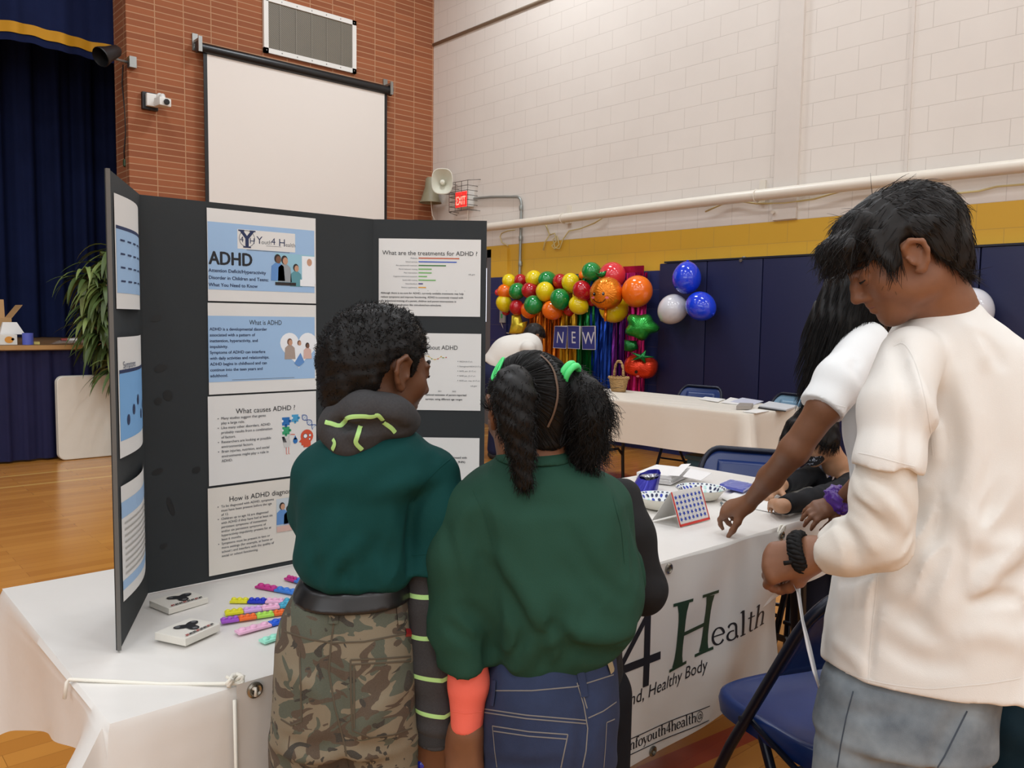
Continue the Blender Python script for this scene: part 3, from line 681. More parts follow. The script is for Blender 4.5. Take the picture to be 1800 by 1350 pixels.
# ---- centre sheet 2
o, f = sheet(FC, .136, .417, .396, .618, 'second centre sheet titled What is ADHD with a heart-shaped photo'); W, H = f.W, f.H
mb = MB(); put_rect(mb, f, .0, .135*H, W*.985, .86*H, None, .0004); mb.build('slide', M_PBLUE, o)['label'] = 'pale blue slide panel'
mb = MB(); put_text(mb, f, 'What is ADHD', .36*W, .765*H, .0155, None, h=.0008, width=.30*W); mb.build('heading', M_INK, o, recalc=False)
lines(f, o, ['ADHD is a developmental disorder', 'associated with a pattern of', 'inattention, hyperactivity, and', 'impulsivity.', 'Symptoms of ADHD can interfere', 'with daily activities and relationships.', 'ADHD begins in childhood and can', 'continue into the teen years and', 'adulthood.'], M_INKN, .012, .70, .0092, .0128, bold=.02)
mb = MB(); hx, hy, hs = .825*W, .50*H, .0475
heart = [(hx+hs*.065*16*math.sin(a)**3*.95, hy+hs*.062*(13*math.cos(a)-5*math.cos(2*a)-2*math.cos(3*a)-math.cos(4*a))) for a in np.linspace(0, 2*math.pi, 40, endpoint=False)]
put_poly(mb, f, heart, WHITEP, .0006)
figure(mb, f, hx-.023, hy+.012, .024, SK1, SK2, ink('beige', (168, 150, 138))); figure(mb, f, hx+.001, hy+.010, .018, SK1, SK2, WHITEP); figure(mb, f, hx+.022, hy+.004, .019, SK2, HAIRP, ink('pinkish', (214, 178, 166)))
put_poly(mb, f, [(hx-.012, hy-.036), (hx+.004, hy-.012), (hx+.014, hy-.034), (hx, hy-.045)], BLUEP, .0013)
mb.build('photo_print', None, o, recalc=False)['label'] = 'heart-shaped printed photo of people talking'
mb = MB(); put_rect(mb, f, .2*W, .15*H, .78*W, .154*H, None, .0008); mb.build('footer_line', M_INKG, o)
# ---- centre sheet 3
o, f = sheet(FC, .133, .214, .395, .413, 'third centre sheet titled What causes ADHD with four small drawings'); W, H = f.W, f.H
mb = MB(); put_text(mb, f, 'What causes ADHD ?', .24*W, .79*H, .0165, None, h=.0008, width=.55*W); mb.build('heading', M_INK, o, recalc=False)
def bullets(rows, y0, dy, size, x0=.11):
    mb = MB(); y = y0*f.H
    for s_ in rows:
        if s_[0] == '*': put_ell(mb, f, (x0-.025)*f.W, y+size*.3, .0013, .0013, None, .0008, 8); s_ = s_[1:]
        put_text(mb, f, s_, x0*f.W, y, size, None, h=.0008, bold=.01); y -= dy
    return mb.build('body_text', ink('text_grey', (84, 86, 92)), o, recalc=False)
bullets(['*Many studies suggest that genes', 'play a large role.', '*Like many other disorders, ADHD', 'probably results from a combination', 'of factors.', '*Researchers are looking at possible', 'environmental factors.', '*Brain injuries, nutrition, and social', 'environments might play a role in', 'ADHD.'], .735, .0106, .0082)
mb = MB()
def puzzle(cx, cy, s_, m):
    put_rect(mb, f, cx-s_, cy-s_, cx+s_, cy+s_, m, .0006); put_ell(mb, f, cx+s_*1.15, cy, s_*.35, s_*.35, m, .0006); put_ell(mb, f, cx, cy-s_*1.15, s_*.35, s_*.35, m, .0006); put_ell(mb, f, cx-s_*.95, cy+s_*.1, s_*.3, s_*.3, WHITEP, .0008)
PB = ink('puzzle_blue', (36, 110, 180)); puzzle(.70*W, .66*H, .0095, PB); puzzle(.79*W, .69*H, .0085, ink('puzzle_sky', (74, 160, 206))); puzzle(.70*W, .55*H, .009, ink('puzzle_green', (54, 160, 110)))
mb.build('puzzle_drawing', None, o, recalc=False)
mb = MB(); ND = ink('dna_blue', (60, 90, 160))
for s_ in (1, -1): put_stroke(mb, f, [(.86*W+t_*.032+s_*.0045*math.sin(t_*8), .72*H-t_*.032+s_*.0045*math.sin(t_*8)) for t_ in np.linspace(0, 1, 24)], .0016, ND, .0007)
for t_ in np.linspace(.08, .95, 9): put_stroke(mb, f, [(.86*W+t_*.032+s_*.0045*math.sin(t_*8), .72*H-t_*.032+s_*.0045*math.sin(t_*8)) for s_ in (1, -1)], .0009, ink('dna_sky', (120, 170, 220)), .0006)
mb.build('helix_drawing', None, o, recalc=False)
mb = MB(); OR = ink('head_orange', (214, 84, 52)); hx, hy = .905*W, .42*H
put_ell(mb, f, hx, hy+.008, .0165, .0165, OR, .0006); put_rect(mb, f, hx-.009, hy-.018, hx+.010, hy+.002, OR, .00062); put_poly(mb, f, [(hx-.012, hy+.006), (hx-.021, hy-.004), (hx-.015, hy-.006), (hx-.014, hy-.013), (hx, hy-.013), (hx, hy+.006)], OR, .00064)
for a, b, r_ in ((-.004, .009, .006), (.008, .010, .0035), (.007, .001, .0025)): put_ell(mb, f, hx+a, hy+b, r_, r_, M_INKG, .0008); put_ell(mb, f, hx+a, hy+b, r_*.75, r_*.75, WHITEP, .0009)
mb.build('head_drawing', None, o, recalc=False)
mb = MB(); sx, sy = .71*W, .40*H
put_ell(mb, f, sx, sy, .009, .012, ink('stork_grey', (206, 204, 200)), .0006); put_stroke(mb, f, [(sx+.004, sy+.008), (sx+.005, sy+.018), (sx+.010, sy+.020)], .004, ink('stork_grey', (206, 204, 200)), .0007); put_stroke(mb, f, [(sx+.009, sy+.020), (sx+.020, sy+.019)], .0018, OR, .0008)
for k in (-.002, .004): put_stroke(mb, f, [(sx+k, sy-.010), (sx+k, sy-.026), (sx+k+.003, sy-.026)], .0013, OR, .0007)
for k in range(3): put_stroke(mb, f, [(sx-.008+k*.003, sy+.002), (sx-.012+k*.002, sy+.016)], .002, M_INK, .0008)
put_ell(mb, f, sx+.021, sy+.004, .006, .007, PB, .0008); put_poly(mb, f, [(sx+.0165, sy+.007), (sx+.0255, sy+.007), (sx+.021, sy+.017)], PB, .0008)
mb.build('stork_drawing', None, o, recalc=False)
# ---- centre sheet 4
o, f = sheet(FC, .130, .011, .394, .209, 'bottom centre sheet titled How is ADHD diagnosed with a family photo', m=mat('warm_paper', (222, 216, 206), .6)); W, H = f.W, f.H
mb = MB(); put_text(mb, f, 'How is ADHD diagnosed ?', .18*W, .82*H, .0165, None, h=.0008, width=.66*W); mb.build('heading', M_INK, o, recalc=False)
bullets(['*To be diagnosed with ADHD, symptoms', 'must have been present before the age', 'of 12.', '*Children up to age 16 are diagnosed', 'with ADHD if they have had at least six', 'persistent symptoms of inattention', 'and/or six persistent symptoms of', 'hyperactivity-impulsivity present for at', 'least 6 months.', '*Symptoms must be present in two or', 'more settings (for example, at home or', 'school ) and interfere with the quality of', 'social or school functioning.'], .765, .0094, .0076)
mb = MB(); px0, py0, px1, py1 = .61*W, .37*H, .93*W, .77*H
put_rect(mb, f, px0, py0, px1, py1, ink('photo_wall', (196, 206, 212)), .0006)
figure(mb, f, px0+.014, py1-.020, .026, SK1, HAIRP, BLUEP); figure(mb, f, px0+.030, py1-.028, .022, SK1, HAIRP, ink('plaid', (120, 132, 168))); figure(mb, f, px0+.058, py1-.016, .028, SK2, HAIRP, ink('dark_green', (52, 60, 60))); figure(mb, f, px0+.062, py1-.034, .018, SK2, HAIRP, ink('dark_green', (52, 60, 60)))
put_rect(mb, f, px0, py0, px0+.04, py0+.014, ink('pinkish', (214, 178, 166)), .0014); put_rect(mb, f, px0+.04, py0, px1, py0+.012, M_INKN, .0014)
mb.build('photo_print', None, o, recalc=False)['label'] = 'printed photo of two families sitting'
# ---- right wing sheets
u0, v1 = onplane(666, 419, FR); u1, v0 = onplane(844, 557, FR)
o, f = sheet(FR, u0, v0, u1, v1, 'top right-wing sheet titled What are the treatments for ADHD with a bar chart'); W, H = f.W, f.H
mb = MB(); put_text(mb, f, 'What are the treatments for ADHD ?', .035*W, .79*H, .0155, None, h=.0008, width=.93*W); mb.build('heading', M_INK, o, recalc=False)
bars = [(.40, (200, 96, 60)), (.375, (60, 96, 190)), (.27, (56, 120, 60)), (.13, (112, 180, 96)), (.13, (112, 180, 96)), (.085, (112, 180, 96)), (.17, (112, 180, 96)), (.045, (60, 50, 120)), (.075, (220, 160, 60))]
names = ['Medicine', 'School services', 'Any psychosocial treatment', 'Parent behavior training', 'Peer intervention', 'Cognitive behavioral treatment', 'Social skills training', 'Neurofeedback', 'Dietary supplements']
mb = MB(); mt = MB()
for i, ((l_, c_), n_) in enumerate(zip(bars, names)):
    mt = MB(); y = (.745-i*.0475)*H; put_rect(mb, f, .39*W, y, (.39+l_)*W, y+.0028, ink('bar_%d_%d_%d' % c_, c_), .0006); put_text(mt, f, n_, .38*W, y-.0005, .0048, None, 'RIGHT', .0008); mt.build('bar_label', M_INKG, o, recalc=False)
for k in range(6): mt = MB(); put_rect(mt, f, (.39+k*.09)*W, .33*H, (.40+k*.09)*W, .333*H, None, .0008); mt.build('axis_tick', M_INKG, o)
mt = MB(); put_text(mt, f, 'cdc.gov', .88*W, .54*H, .0055, None, h=.0008)
mb.build('bar_chart', None, o, recalc=False); mt.build('source_note', M_INKG, o, recalc=False)
lines(f, o, ['Although there is no cure for ADHD, currently available treatments may help', 'reduce symptoms and improve functioning. ADHD is commonly treated with', 'the behavioral training of a parent, children and parent interventions in', 'classrooms, or medication like stimulants/non-stimulants.'], M_INK, .02, .285, .0066, .0098, bold=.012)
u1, v1 = onplane(846, 587, FR); u1b, v0 = onplane(844, 722, FR)
o, f = sheet(FR, u0, v0, u1, v1, 'middle right-wing sheet with Facts about ADHD heading and a line chart'); W, H = f.W, f.H
mb = MB(); put_text(mb, f, 'about ADHD', .47*W, .79*H, .0155, None, h=.0008, width=.30*W); mb.build('heading', M_INK, o, recalc=False)
mb = MB(); pl = [(.30, .60), (.36, .63), (.42, .72), (.49, .70), (.52, .67), (.55, .66), (.58, .67), (.61, .70), (.63, .685), (.66, .69)]
put_stroke(mb, f, [(a*W, b*H) for a, b in pl], .001, ink('chart_yellow', (214, 180, 70)), .0006)
for (a, b), c_ in zip(pl, 'rgbygyrygr'): put_ell(mb, f, a*W, b*H, .0016, .0016, ink({'r': 'red', 'g': 'green', 'b': 'blue', 'y': 'yell'}[c_], {'r': (180, 60, 60), 'g': (90, 150, 70), 'b': (60, 80, 160), 'y': (214, 180, 70)}[c_]), .0008, 8)
mb.build('line_chart', None, o, recalc=False)
mt = MB()
for i, s_ in enumerate(['NSCH (4-17 yr)', 'Reimagined NSCH (3-17 yr)', 'NHIS, pair. (5-17 yr)', 'NHIS pair. (5-17 yr)', 'NHIS pair. resp. (3-17 yr)']): mt = MB(); put_ell(mt, f, .775*W, (.64-i*.062)*H, .001, .001, None, .0008, 8); put_text(mt, f, s_, .79*W, (.63-i*.062)*H, .005, None, h=.0008); mt.build('legend_entry', M_INKG, o, recalc=False)
mt = MB(); put_text(mt, f, 'cdc.gov', .90*W, .315*H, .0055, None, h=.0008); mt.build('source_note', M_INKG, o, recalc=False); mt = MB(); put_text(mt, f, '2021', .58*W, .24*H, .005, None, h=.0008); mt.build('year_label', M_INKG, o, recalc=False); mt = MB(); put_text(mt, f, '2022', .72*W, .24*H, .005, None, h=.0008)
mt.build('year_label', M_INKG, o, recalc=False)
lines(f, o, ['national estimates of parent-reported', 'surveys, using different age ranges'], M_INK, .46, .19, .0068, .011, bold=.015)
u1, v1 = onplane(843, 770, FR)
o, f = sheet(FR, u0, max(.012, v1-.19), u1, v1, 'lowest right-wing sheet, mostly hidden behind the two children'); W, H = f.W, f.H
lines(f, o, ['diagnosed with', 'million (9.8%)', '', '', '', 'girls (6%)'], M_INK, .70, .72, .0075, .0115, bold=.012)
# ---- left wing sheets, bowed off the board
bw = lambda x, y: .012*math.sin(math.pi*min(1, max(0, x/.24)))
for k, (v0, v1, lab, blue) in enumerate(((.60, .80, 'top sheet on the left wing of the board with blue panel', 1), (.335, .55, 'middle sheet on the left wing of the board with blue picture', 1), (.075, .285, 'bottom sheet on the left wing of the board with lines of text', 0))):
    o, f = sheet(FL, .035, v0, .265, v1, lab, bend=bw); W, H = f.W, f.H
    mb = MB(); 
    if blue: put_rect(mb, f, .02*W, .14*H, .98*W, .70*H, M_PBLUE if k == 0 else ink('slide_deep', (120, 172, 222)), .0004, n=8); put_rect(mb, f, .02*W, .70*H, .98*W, .73*H, M_INKN, .0005, n=8)
    else: put_rect(mb, f, .0, .72*H, W, .86*H, M_PBLUE, .0004, n=8); mb.build('header_band', None, o, recalc=False); mb = MB(); put_rect(mb, f, .0, .10*H, W, .18*H, M_PBLUE, .0004, n=8)
    mb.build('slide' if blue else 'footer_band', None, o, recalc=False)
    mt = MB()
    if k == 0:
        for i in range(4):
            for j in range(5): put_rect(mt, f, (.1+j*.17)*W, (.60-i*.12)*H, (.2+j*.17)*W, (.615-i*.12)*H, None, .0012)
    elif k == 1:
        put_text(mt, f, 'Symptoms', .1*W, .74*H, .018, None, h=.0012)
        for i in range(5): put_ell(mt, f, (.2+.15*i)*W, (.3+.07*(i % 3))*H, .008, .010, None, .0012)
    else:
        for i in range(9): put_rect(mt, f, .06*W, (.66-i*.055)*H, (.94-.2*(i % 3 == 2))*W, (.675-i*.055)*H, None, .0012, n=6)
    mt.build('body_text', M_INKN if k < 2 else ink('faded_text', (170, 166, 160)), o, recalc=False)
# ================================================================== BANNER
M_BAN = mat('white_vinyl_banner', (216, 212, 206), .35, bump=.12, bscale=5, bdist=.03)
YB = 1.222
def bz(x): return .758-(.758-.744)*(x-.516)/1.62
def bdisp(x, z):
    """soft folds of the vinyl, strongest towards the tied right end"""
    k = max(0, (x-1.25)/.9); s_ = (x-1.3)*1.0+(z-.3)*-.9
    return -.010*k*math.sin(s_*17)*(.4+.6*k)-.004*math.sin(x*9)*max(0, .6-k)
ban = thing('banner', 'white vinyl banner lettered 4 Health hanging along the front of the table', 'banner', (1.3, YB, .28))
def bfn(a, b):
    x = .516+(2.135-.516)*a; zt_ = bz(x); zb_ = .285-.03*math.sin(a*math.pi)*.5; z = zb_+(zt_-zb_)*b; return (x, YB+bdisp(x, z), z)
mb = MB(); mb.grid(bfn, 120, 40); mb.build('banner_sheet', M_BAN, ban, smooth=True, recalc=False)
FBn = Frame((0, YB, 0), (1, 0, 0), (0, 0, 1)); FBn.n = np.array([0, -1.0, 0]); FBn.bend = lambda x, z: -bdisp(x, z)
def serif_glyphs():
    T, t_ = .085, .03
    def arc(cx, cy, rx, ry, a0, a1, n=18): return [(cx+rx*math.cos(math.radians(a)), cy+ry*math.sin(math.radians(a))) for a in np.linspace(a0, a1, n)]
    def wv(pts, thick=T, thin=t_):
        w_ = []
        for i in range(len(pts)):
            a = np.array(pts[max(i-1, 0)]); b = np.array(pts[min(i+1, len(pts)-1)]); d = (b-a)/(np.linalg.norm(b-a)+1e-9); w_.append(thin+(thick-thin)*abs(d[1])**1.5)
        return w_
    G = {}
    def st(x, y0, y1, w_=T): return ([(x, y0), (x, y1)], [w_, w_])
    def sf(x, y, w_=.2, h=t_): return ([(x-w_/2, y+h/2), (x+w_/2, y+h/2)], [h, h])
    def flag(x, y): return ([(x-.10, y-.03), (x-.02, y)], [.02, .045])
    e = arc(.23, .235, .185, .225, 5, 325); G['e'] = ([(e, wv(e)), ([(.05, .26), (.41, .26)], [t_, t_])], .46)
    a1 = arc(.22, .33, .13, .125, 160, 0, 10)+[(.35, .08), (.42, .02)]; a2 = arc(.21, .13, .155, .125, 65, 330, 16); G['a'] = ([(a1, wv(a1, T, .04)), (a2, wv(a2))], .47)
    G['l'] = ([st(.13, 0, .72), sf(.13, 0), flag(.13, .70)], .26)
    tt = [(.16, .60), (.16, .12)]+arc(.25, .10, .09, .09, 180, 300, 8); G['t'] = ([(tt, wv(tt)), ([(.04, .44), (.32, .44)], [t_, t_])], .33)
    h2 = arc(.29, .31, .14, .135, 165, 10, 10)+[(.43, .28), (.43, 0)]; G['h'] = ([st(.13, 0, .72), sf(.13, 0), flag(.13, .70), (h2, wv(h2)), sf(.43, 0)], .56)
    G['n'] = ([st(.13, 0, .44), sf(.13, 0), flag(.13, .44), (h2, wv(h2)), sf(.43, 0)], .56)
    G['i'] = ([st(.13, 0, .44), sf(.13, 0), flag(.13, .44), ([(.085, .62), (.175, .62)], [.09, .09])], .27)
    ff = [(.14, 0), (.14, .55)]+arc(.25, .57, .11, .13, 175, 30, 8); G['f'] = ([(ff, wv(ff)), sf(.14, 0), ([(.03, .44), (.29, .44)], [t_, t_])], .33)
    oo = arc(.24, .225, .19, .225, 0, 360, 24); G['o'] = ([(oo, wv(oo))], .48)
    uu = [(.13, .44), (.13, .16)]+arc(.27, .14, .14, .125, 180, 340, 10); G['u'] = ([(uu, wv(uu)), st(.43, 0, .44), flag(.13, .44), flag(.43, .44), sf(.48, 0, .1)], .57)
    G['y'] = ([([(.06, .44), (.25, .03)], [T, T*.8]), ([(.44, .44), (.22, -.12), (.10, -.20)], [t_, t_*1.4, T*.7]), sf(.08, .42, .2), sf(.42, .42, .18)], .48)
    mm = arc(.27, .31, .12, .135, 165, 10, 10)+[(.39, .28), (.39, 0)]; m2 = [(p_[0]+.26, p_[1]) for p_ in mm]; G['m'] = ([st(.13, 0, .44), sf(.13, 0), flag(.13, .44), (mm, wv(mm)), sf(.39, 0, .16), (m2, wv(m2)), sf(.65, 0)], .78)
    G['H'] = ([st(.14, 0, .7), st(.56, 0, .7), sf(.14, 0, .25), sf(.14, .67, .25), sf(.56, 0, .25), sf(.56, .67, .25), ([(.14, .355), (.56, .355)], [t_*1.3, t_*1.3])], .70)
    G['Y'] = ([([(.08, .68), (.33, .32)], [T, T]), ([(.58, .68), (.33, .32)], [t_, t_]), st(.33, 0, .34), sf(.33, 0, .25), sf(.1, .67, .22), sf(.57, .67, .2)], .66)
    G['E'] = ([st(.14, 0, .7), ([(.05, .015), (.50, .015)], [t_, t_]), ([(.05, .685), (.48, .685)], [t_, t_]), ([(.14, .36), (.38, .36)], [t_, t_]), st(.49, 0, .16, .03), st(.47, .56, .7, .03), st(.38, .29, .43, .03)], .56)
    G['4'] = ([st(.35, 0, .68, T), ([(.35, .66), (.04, .19)], [t_*1.2, t_*1.2]), ([(.03, .19), (.47, .19)], [t_*1.4, t_*1.4])], .52)
    aa = arc(.36, .26, .33, .36, -60, 290, 26); ab = arc(.36, .26, .14, .16, 20, 340, 18); G['@'] = ([(aa, [t_*1.2]*len(aa)), (ab, wv(ab, .06, .03)), ([(.50, .40), (.50, .14), (.60, .12)], [.05, .05, .03])], .76)
    G['~'] = ([(arc(.18, .22, .1, .07, 170, 20, 8)+arc(.38, .24, .1, .07, 200, 350, 8), [.045]*16)], .56)
    G[' '] = ([], .28)
    return G
GL = serif_glyphs()
def serif(mb, f, s_, x, y, size, m, width=None, shear=0.0, h=.001, slope=0.0, wt=1.0):
    adv = sum(GL[c][1] for c in s_); k = 1.0 if width is None else width/(adv*size); cx = x
    for c in s_:
        for i, (pts, w_) in enumerate(GL[c][0]):
            pts = np.array(pts, float)
            if len(pts) == 2: 
                tt = np.linspace(0, 1, 5)[:, None]; w_ = np.interp(np.linspace(0, 1, 5), [0, 1], w_); pts = pts[0]*(1-tt)+pts[1]*tt
            q = np.stack([cx+pts[:, 0]*size*k+pts[:, 1]*size*shear, y+pts[:, 1]*size+slope*(cx-x+pts[:, 0]*size*k)], 1)
            put_stroke(mb, f, q, wt*np.array(w_)*size*(k if len(pts) == 5 and abs(pts[0][0]-pts[-1][0]) < 1e-6 else (1+k)/2), m, h+i*.0001)
        cx += GL[c][1]*size*k
    return cx
M_GRN = mat('deep_green_ink', (26, 58, 42), .5)
mb = MB(); fr = FBn
for pts, w_ in (([(1.545, .645), (1.437, .527)], .016), ([(1.435, .522), (1.585, .522)], .020)): 
    pts = np.array(pts); tt = np.linspace(0, 1, 8)[:, None]; put_stroke(mb, fr, pts[0]*(1-tt)+pts[1]*tt, w_, None, .0012)
tt = np.linspace(0, 1, 8)[:, None]; put_stroke(mb, fr, np.array([1.537, .645])*(1-tt)+np.array([1.531, .458])*tt, .022, None, .0014); mb.build('numeral_four', M_INK, ban, recalc=False)
mb = MB()
def bigH(m):
    for a, b, w_ in (((1.672, .632), (1.660, .472), .030), ((1.795, .625), (1.775, .480), .026)): put_stroke(mb, fr, np.array(a)*(1-tt)+np.array(b)*tt, [w_*1.6, w_*1.15]+[w_]*4+[w_*1.15, w_*1.6], m, .0012)
    for a, b, w_ in (((1.632, .636), (1.712, .633), .008), ((1.755, .632), (1.836, .627), .008), ((1.624, .469), (1.700, .471), .008), ((1.737, .477), (1.815, .479), .008), ((1.672, .551), (1.79, .552), .010)): put_stroke(mb, fr, np.array(a)*(1-tt)+np.array(b)*tt, w_, m, .0014)
bigH(None); mb.build('letter_h', M_GRN, ban, recalc=False)
mb = MB(); serif(mb, fr, 'ealth', 1.808, .482, .098, None, width=.265); mb.build('letters_ealth', M_INK, ban, recalc=False)
mb = MB(); serif(mb, fr, 'Y', .93, .48, .20, None, width=.16); serif(mb, fr, 'outh', 1.09, .48, .11, None, width=.30); mb.build('letters_youth', M_INKN, ban, recalc=False)
mb = MB(); put_text(mb, fr, 'Sound Mind, Healthy Body', 1.788, .4265, .046, None, 'RIGHT', .0012, width=.487, shear=.12); mb.build('motto', M_INK, ban, recalc=False)
mb = MB(); serif(mb, fr, 'Email ~ infoyouth4health@', 1.335, .3215, .038, None, width=.437, slope=-.05, wt=1.45)
for z0, z1 in ((.362, .326), (.322, .286)): put_stroke(mb, fr, np.array([1.0, z0+.006])*(1-np.linspace(0, 1, 20)[:, None])+np.array([1.80, z1])*np.linspace(0, 1, 20)[:, None], .0025, None, .0012)
mb.build('email_line', M_INK, ban, recalc=False)
M_GROM = mat('nickel_grommet', (150, 146, 136), .25, metal=.9)
for x, z in ((.545, .742), (1.613, .733), (1.569, .281), (2.12, .733)):
    mb = MB(); c0 = fr.pt(x, z, .002); mb.tube([c0+np.array([.010*math.cos(a), -.001, .010*math.sin(a)]) for a in np.linspace(0, 2*math.pi, 20, endpoint=False)], .0035, 6, closed=True); mb.lathe([(.0, .0), (.007, .0)], 12, c0+np.array([0, .0, 0]), (0, -1, 0)); mb.build('grommet', M_GROM, ban, smooth=40)
M_STR = mat('white_string', (232, 228, 216), .7)
mb = MB(); a = onz(122, 1194, TZ+.004); b = np.array([.545, YB-.004, .745]); mid = (a+b)/2
mb.tube([a+np.array([-.008, 0, -.03]), a+np.array([-.004, 0, -.004]), a, a+(b-a)*.5, np.array([.525, 1.243, TZ+.006]), b, b+np.array([0, 0, -.012])], .0032, 6)
kn = np.array([.522, 1.246, TZ+.008])
for k in range(5): mb.tube([kn+np.array([.012*math.cos(t_+k), .007*math.sin(t_*1.3+k*2), .004+.006*math.sin(t_*2+k)]) for t_ in np.linspace(0, 4, 10)], .003, 6)
mb.tube([kn, kn+np.array([-.012, .004, .012])], .0025, 6); mb.tube([np.array([.512, 1.222, .735]), np.array([.512, 1.219, .55]), np.array([.514, 1.222, .3])], .003, 6)
tag(mb.build('tie_string', M_STR, smooth=True), 'white string knotted to the banner grommet and pulled over the table corner', 'string')
mb = MB(); kn = np.array([2.125, YB-.006, .742])
for k in range(4): mb.tube([kn+np.array([.016*math.cos(t_+k), .006*math.sin(t_+k), .004+.014*math.sin(t_*1.4+k*1.7)]) for t_ in np.linspace(0, 4, 10)], .003, 6)
tag(mb.build('tie_string', M_STR, smooth=True), 'short white string knotted through the grommet at the right end of the banner', 'string')
# ================================================================== THINGS ON THE FRONT TABLE
TT = TZ+.003
M_BOXW = mat('white_card_box', (226, 222, 212), .45); M_SPIN = mat('printed_spinner', (46, 46, 48), .3); M_RED = mat('red_print', (150, 50, 44), .5)
def toy_box(cs, h, label):
    c = [onz(x, y, TT+h) for x, y in cs]          # back-left, back-right, right, front of the lid
    o3 = c[3]; X = c[2]-c[3]; Y = c[0]-c[3]; X[2] = Y[2] = 0
    Y = Y-X*(X@Y)/(X@X)*.6
    tb = thing('toy_box', label, 'box', (o3[0], o3[1], TT), 'white boxes of spinner toys')
    mb = MB(); mb.fbox((o3[0], o3[1], TT), X, Y, (0, 0, h), bevel=.0015); mb.build('carton', M_BOXW, tb)
    f = Frame((o3[0], o3[1], TT+h+.0004), X, Y); L, W_ = np.linalg.norm(X), np.linalg.norm(Y); mb = MB()
    cx, cy, r_ = .58*L, .56*W_, .185*L
    pts = []
    for a in np.linspace(0, 2*math.pi, 72, endpoint=False):
        rr = r_*(1.22+.52*math.cos(3*(a-.35))); pts.append((cx+rr*math.cos(a), cy+rr*math.sin(a)*.95))
    vs = [f.pt(cx, cy, .001)]+[f.pt(x, y, .001) for x, y in pts]; mb.add(vs, [(0, i+1, (i+1) % 72+1) for i in range(72)]); mb.build('spinner_print', M_SPIN, tb)['label'] = 'picture of a black three-lobed spinner'
    for k in range(3): mb = MB(); a = .35+k*2*math.pi/3; put_ell(mb, f, cx+r_*1.25*math.cos(a), cy+r_*1.2*math.sin(a), r_*.3, r_*.3, None, .0014); mb.build('lobe_shine', mat('spinner_shine', (110, 110, 112), .2), tb)
    mb = MB()
    for k in range(8):
        x = .12*L+k*.10*L; put_stroke(mb, f, [(x, .06*W_), (x+.02*L, .15*W_), (x+.055*L, .08*W_), (x+.06*L, .16*W_)], .004, M_RED if k % 3 == 0 else M_SPIN, .0016)
    mb.build('edge_print', None, tb)
    return tb
toy_box([(262, 1056), (334, 1037), (366, 1050), (297, 1070)], .012, 'white spinner toy box closest to the fold of the black board')
toy_box([(268, 1113), (333, 1085), (387, 1096), (326, 1123)], .014, 'white spinner toy box nearer the front edge of the table')
LC = {'m': (200, 50, 140), 'b': (60, 130, 220), 'o': (224, 128, 60), 'y': (226, 220, 40), 'd': (24, 50, 190), 'p': (240, 186, 216), 't': (76, 176, 206), 'l': (216, 172, 230), 'v': (160, 84, 196), 'r': (240, 112, 44), 'g': (176, 226, 90), 'k': (30, 96, 220), 'n': (160, 232, 208)}
def bubble_strip(x0, y0, x1, y1, cols, label, w_=.021, h=.007):
    a = onz(x0, y0, TT+h); b = onz(x1, y1, TT+h); d = b-a; d[2] = 0; L = np.linalg.norm(d); u = d/L; v = np.array([-u[1], u[0], 0])
    t_ = thing('bubble_strip', label, 'fidget toy', (a[0], a[1], TT), 'silicone bubble strips on the table')
    n = len(cols)
    for i, c_ in enumerate(cols):
        m_ = mat('silicone_'+c_, LC[c_], .4); s0 = L*i/n; l_ = L/n*.985
        mb = MB(); o3 = np.array([a[0], a[1], TT])+u*s0-v*w_/2; mb.fbox(o3, u*l_, v*w_, (0, 0, h*.7), bevel=.0018)
        for k in range(3):
            c0 = np.array([a[0], a[1], TT+h*.6])+u*(s0+l_*(k+.5)/3); r_ = min(w_*.34, l_/6.6)
            mb.lathe([(r_, 0), (r_*.95, .0025), (r_*.7, .0045), (r_*.3, .0055), (0, .0056)], 12, c0)
        mb.build('bubble_link', m_, t_, smooth=40)
    return t_
bubble_strip(453, 1026, 556, 1044, 'mbo', 'magenta, blue and orange bubble strip, farther one beside the boy')
bubble_strip(406, 1052, 530, 1053, 'ydpt', 'yellow, dark blue, pink and teal bubble strip lying level')
bubble_strip(395, 1074, 522, 1057, 'ylpt', 'yellow, lilac, pink and teal bubble strip above the purple one')
bubble_strip(388, 1088, 540, 1066, 'vrgrv', 'purple, orange and lime bubble strip in the middle of the fan')
bubble_strip(416, 1108, 530, 1078, 'pk', 'pale pink and bright blue bubble strip')
bubble_strip(460, 1124, 540, 1097, 'np', 'mint green bubble strip nearest the front edge')
bubble_strip(505, 1012, 540, 1021, 'mb', 'short magenta bubble strip mostly hidden behind the boy, closest to the board')
# tent card with star stickers
a, b = onz(1195, 927, TT), onz(1248, 913, TT); w3 = b-a; back = onz(1147, 915, TT)-a; back = back-w3*(back@w3)/(w3@w3); rid = a+back*.36+np.array([0, 0, .096])
tc = thing('greeting_card', 'folded white card with red border and rows of blue stars standing on the table', 'card', a+w3/2)
mb = MB(); th_ = np.array([0, 0, .0008])
mb.fbox(a, w3, rid-a, np.cross(w3, rid-a)/np.linalg.norm(np.cross(w3, rid-a))*-.001); mb.build('front_leaf', M_PAPER, tc)
mb = MB(); mb.fbox(a+back, w3, rid-a-back, np.cross(w3, rid-a-back)/np.linalg.norm(np.cross(w3, rid-a-back))*-.001); mb.build('back_leaf', M_PAPER, tc)
f = Frame(a, w3, rid-a); f.n = np.cross(f.u, f.v); 
if f.n[1] > 0: f.n = -f.n
W, H = np.linalg.norm(w3), np.linalg.norm(rid-a)
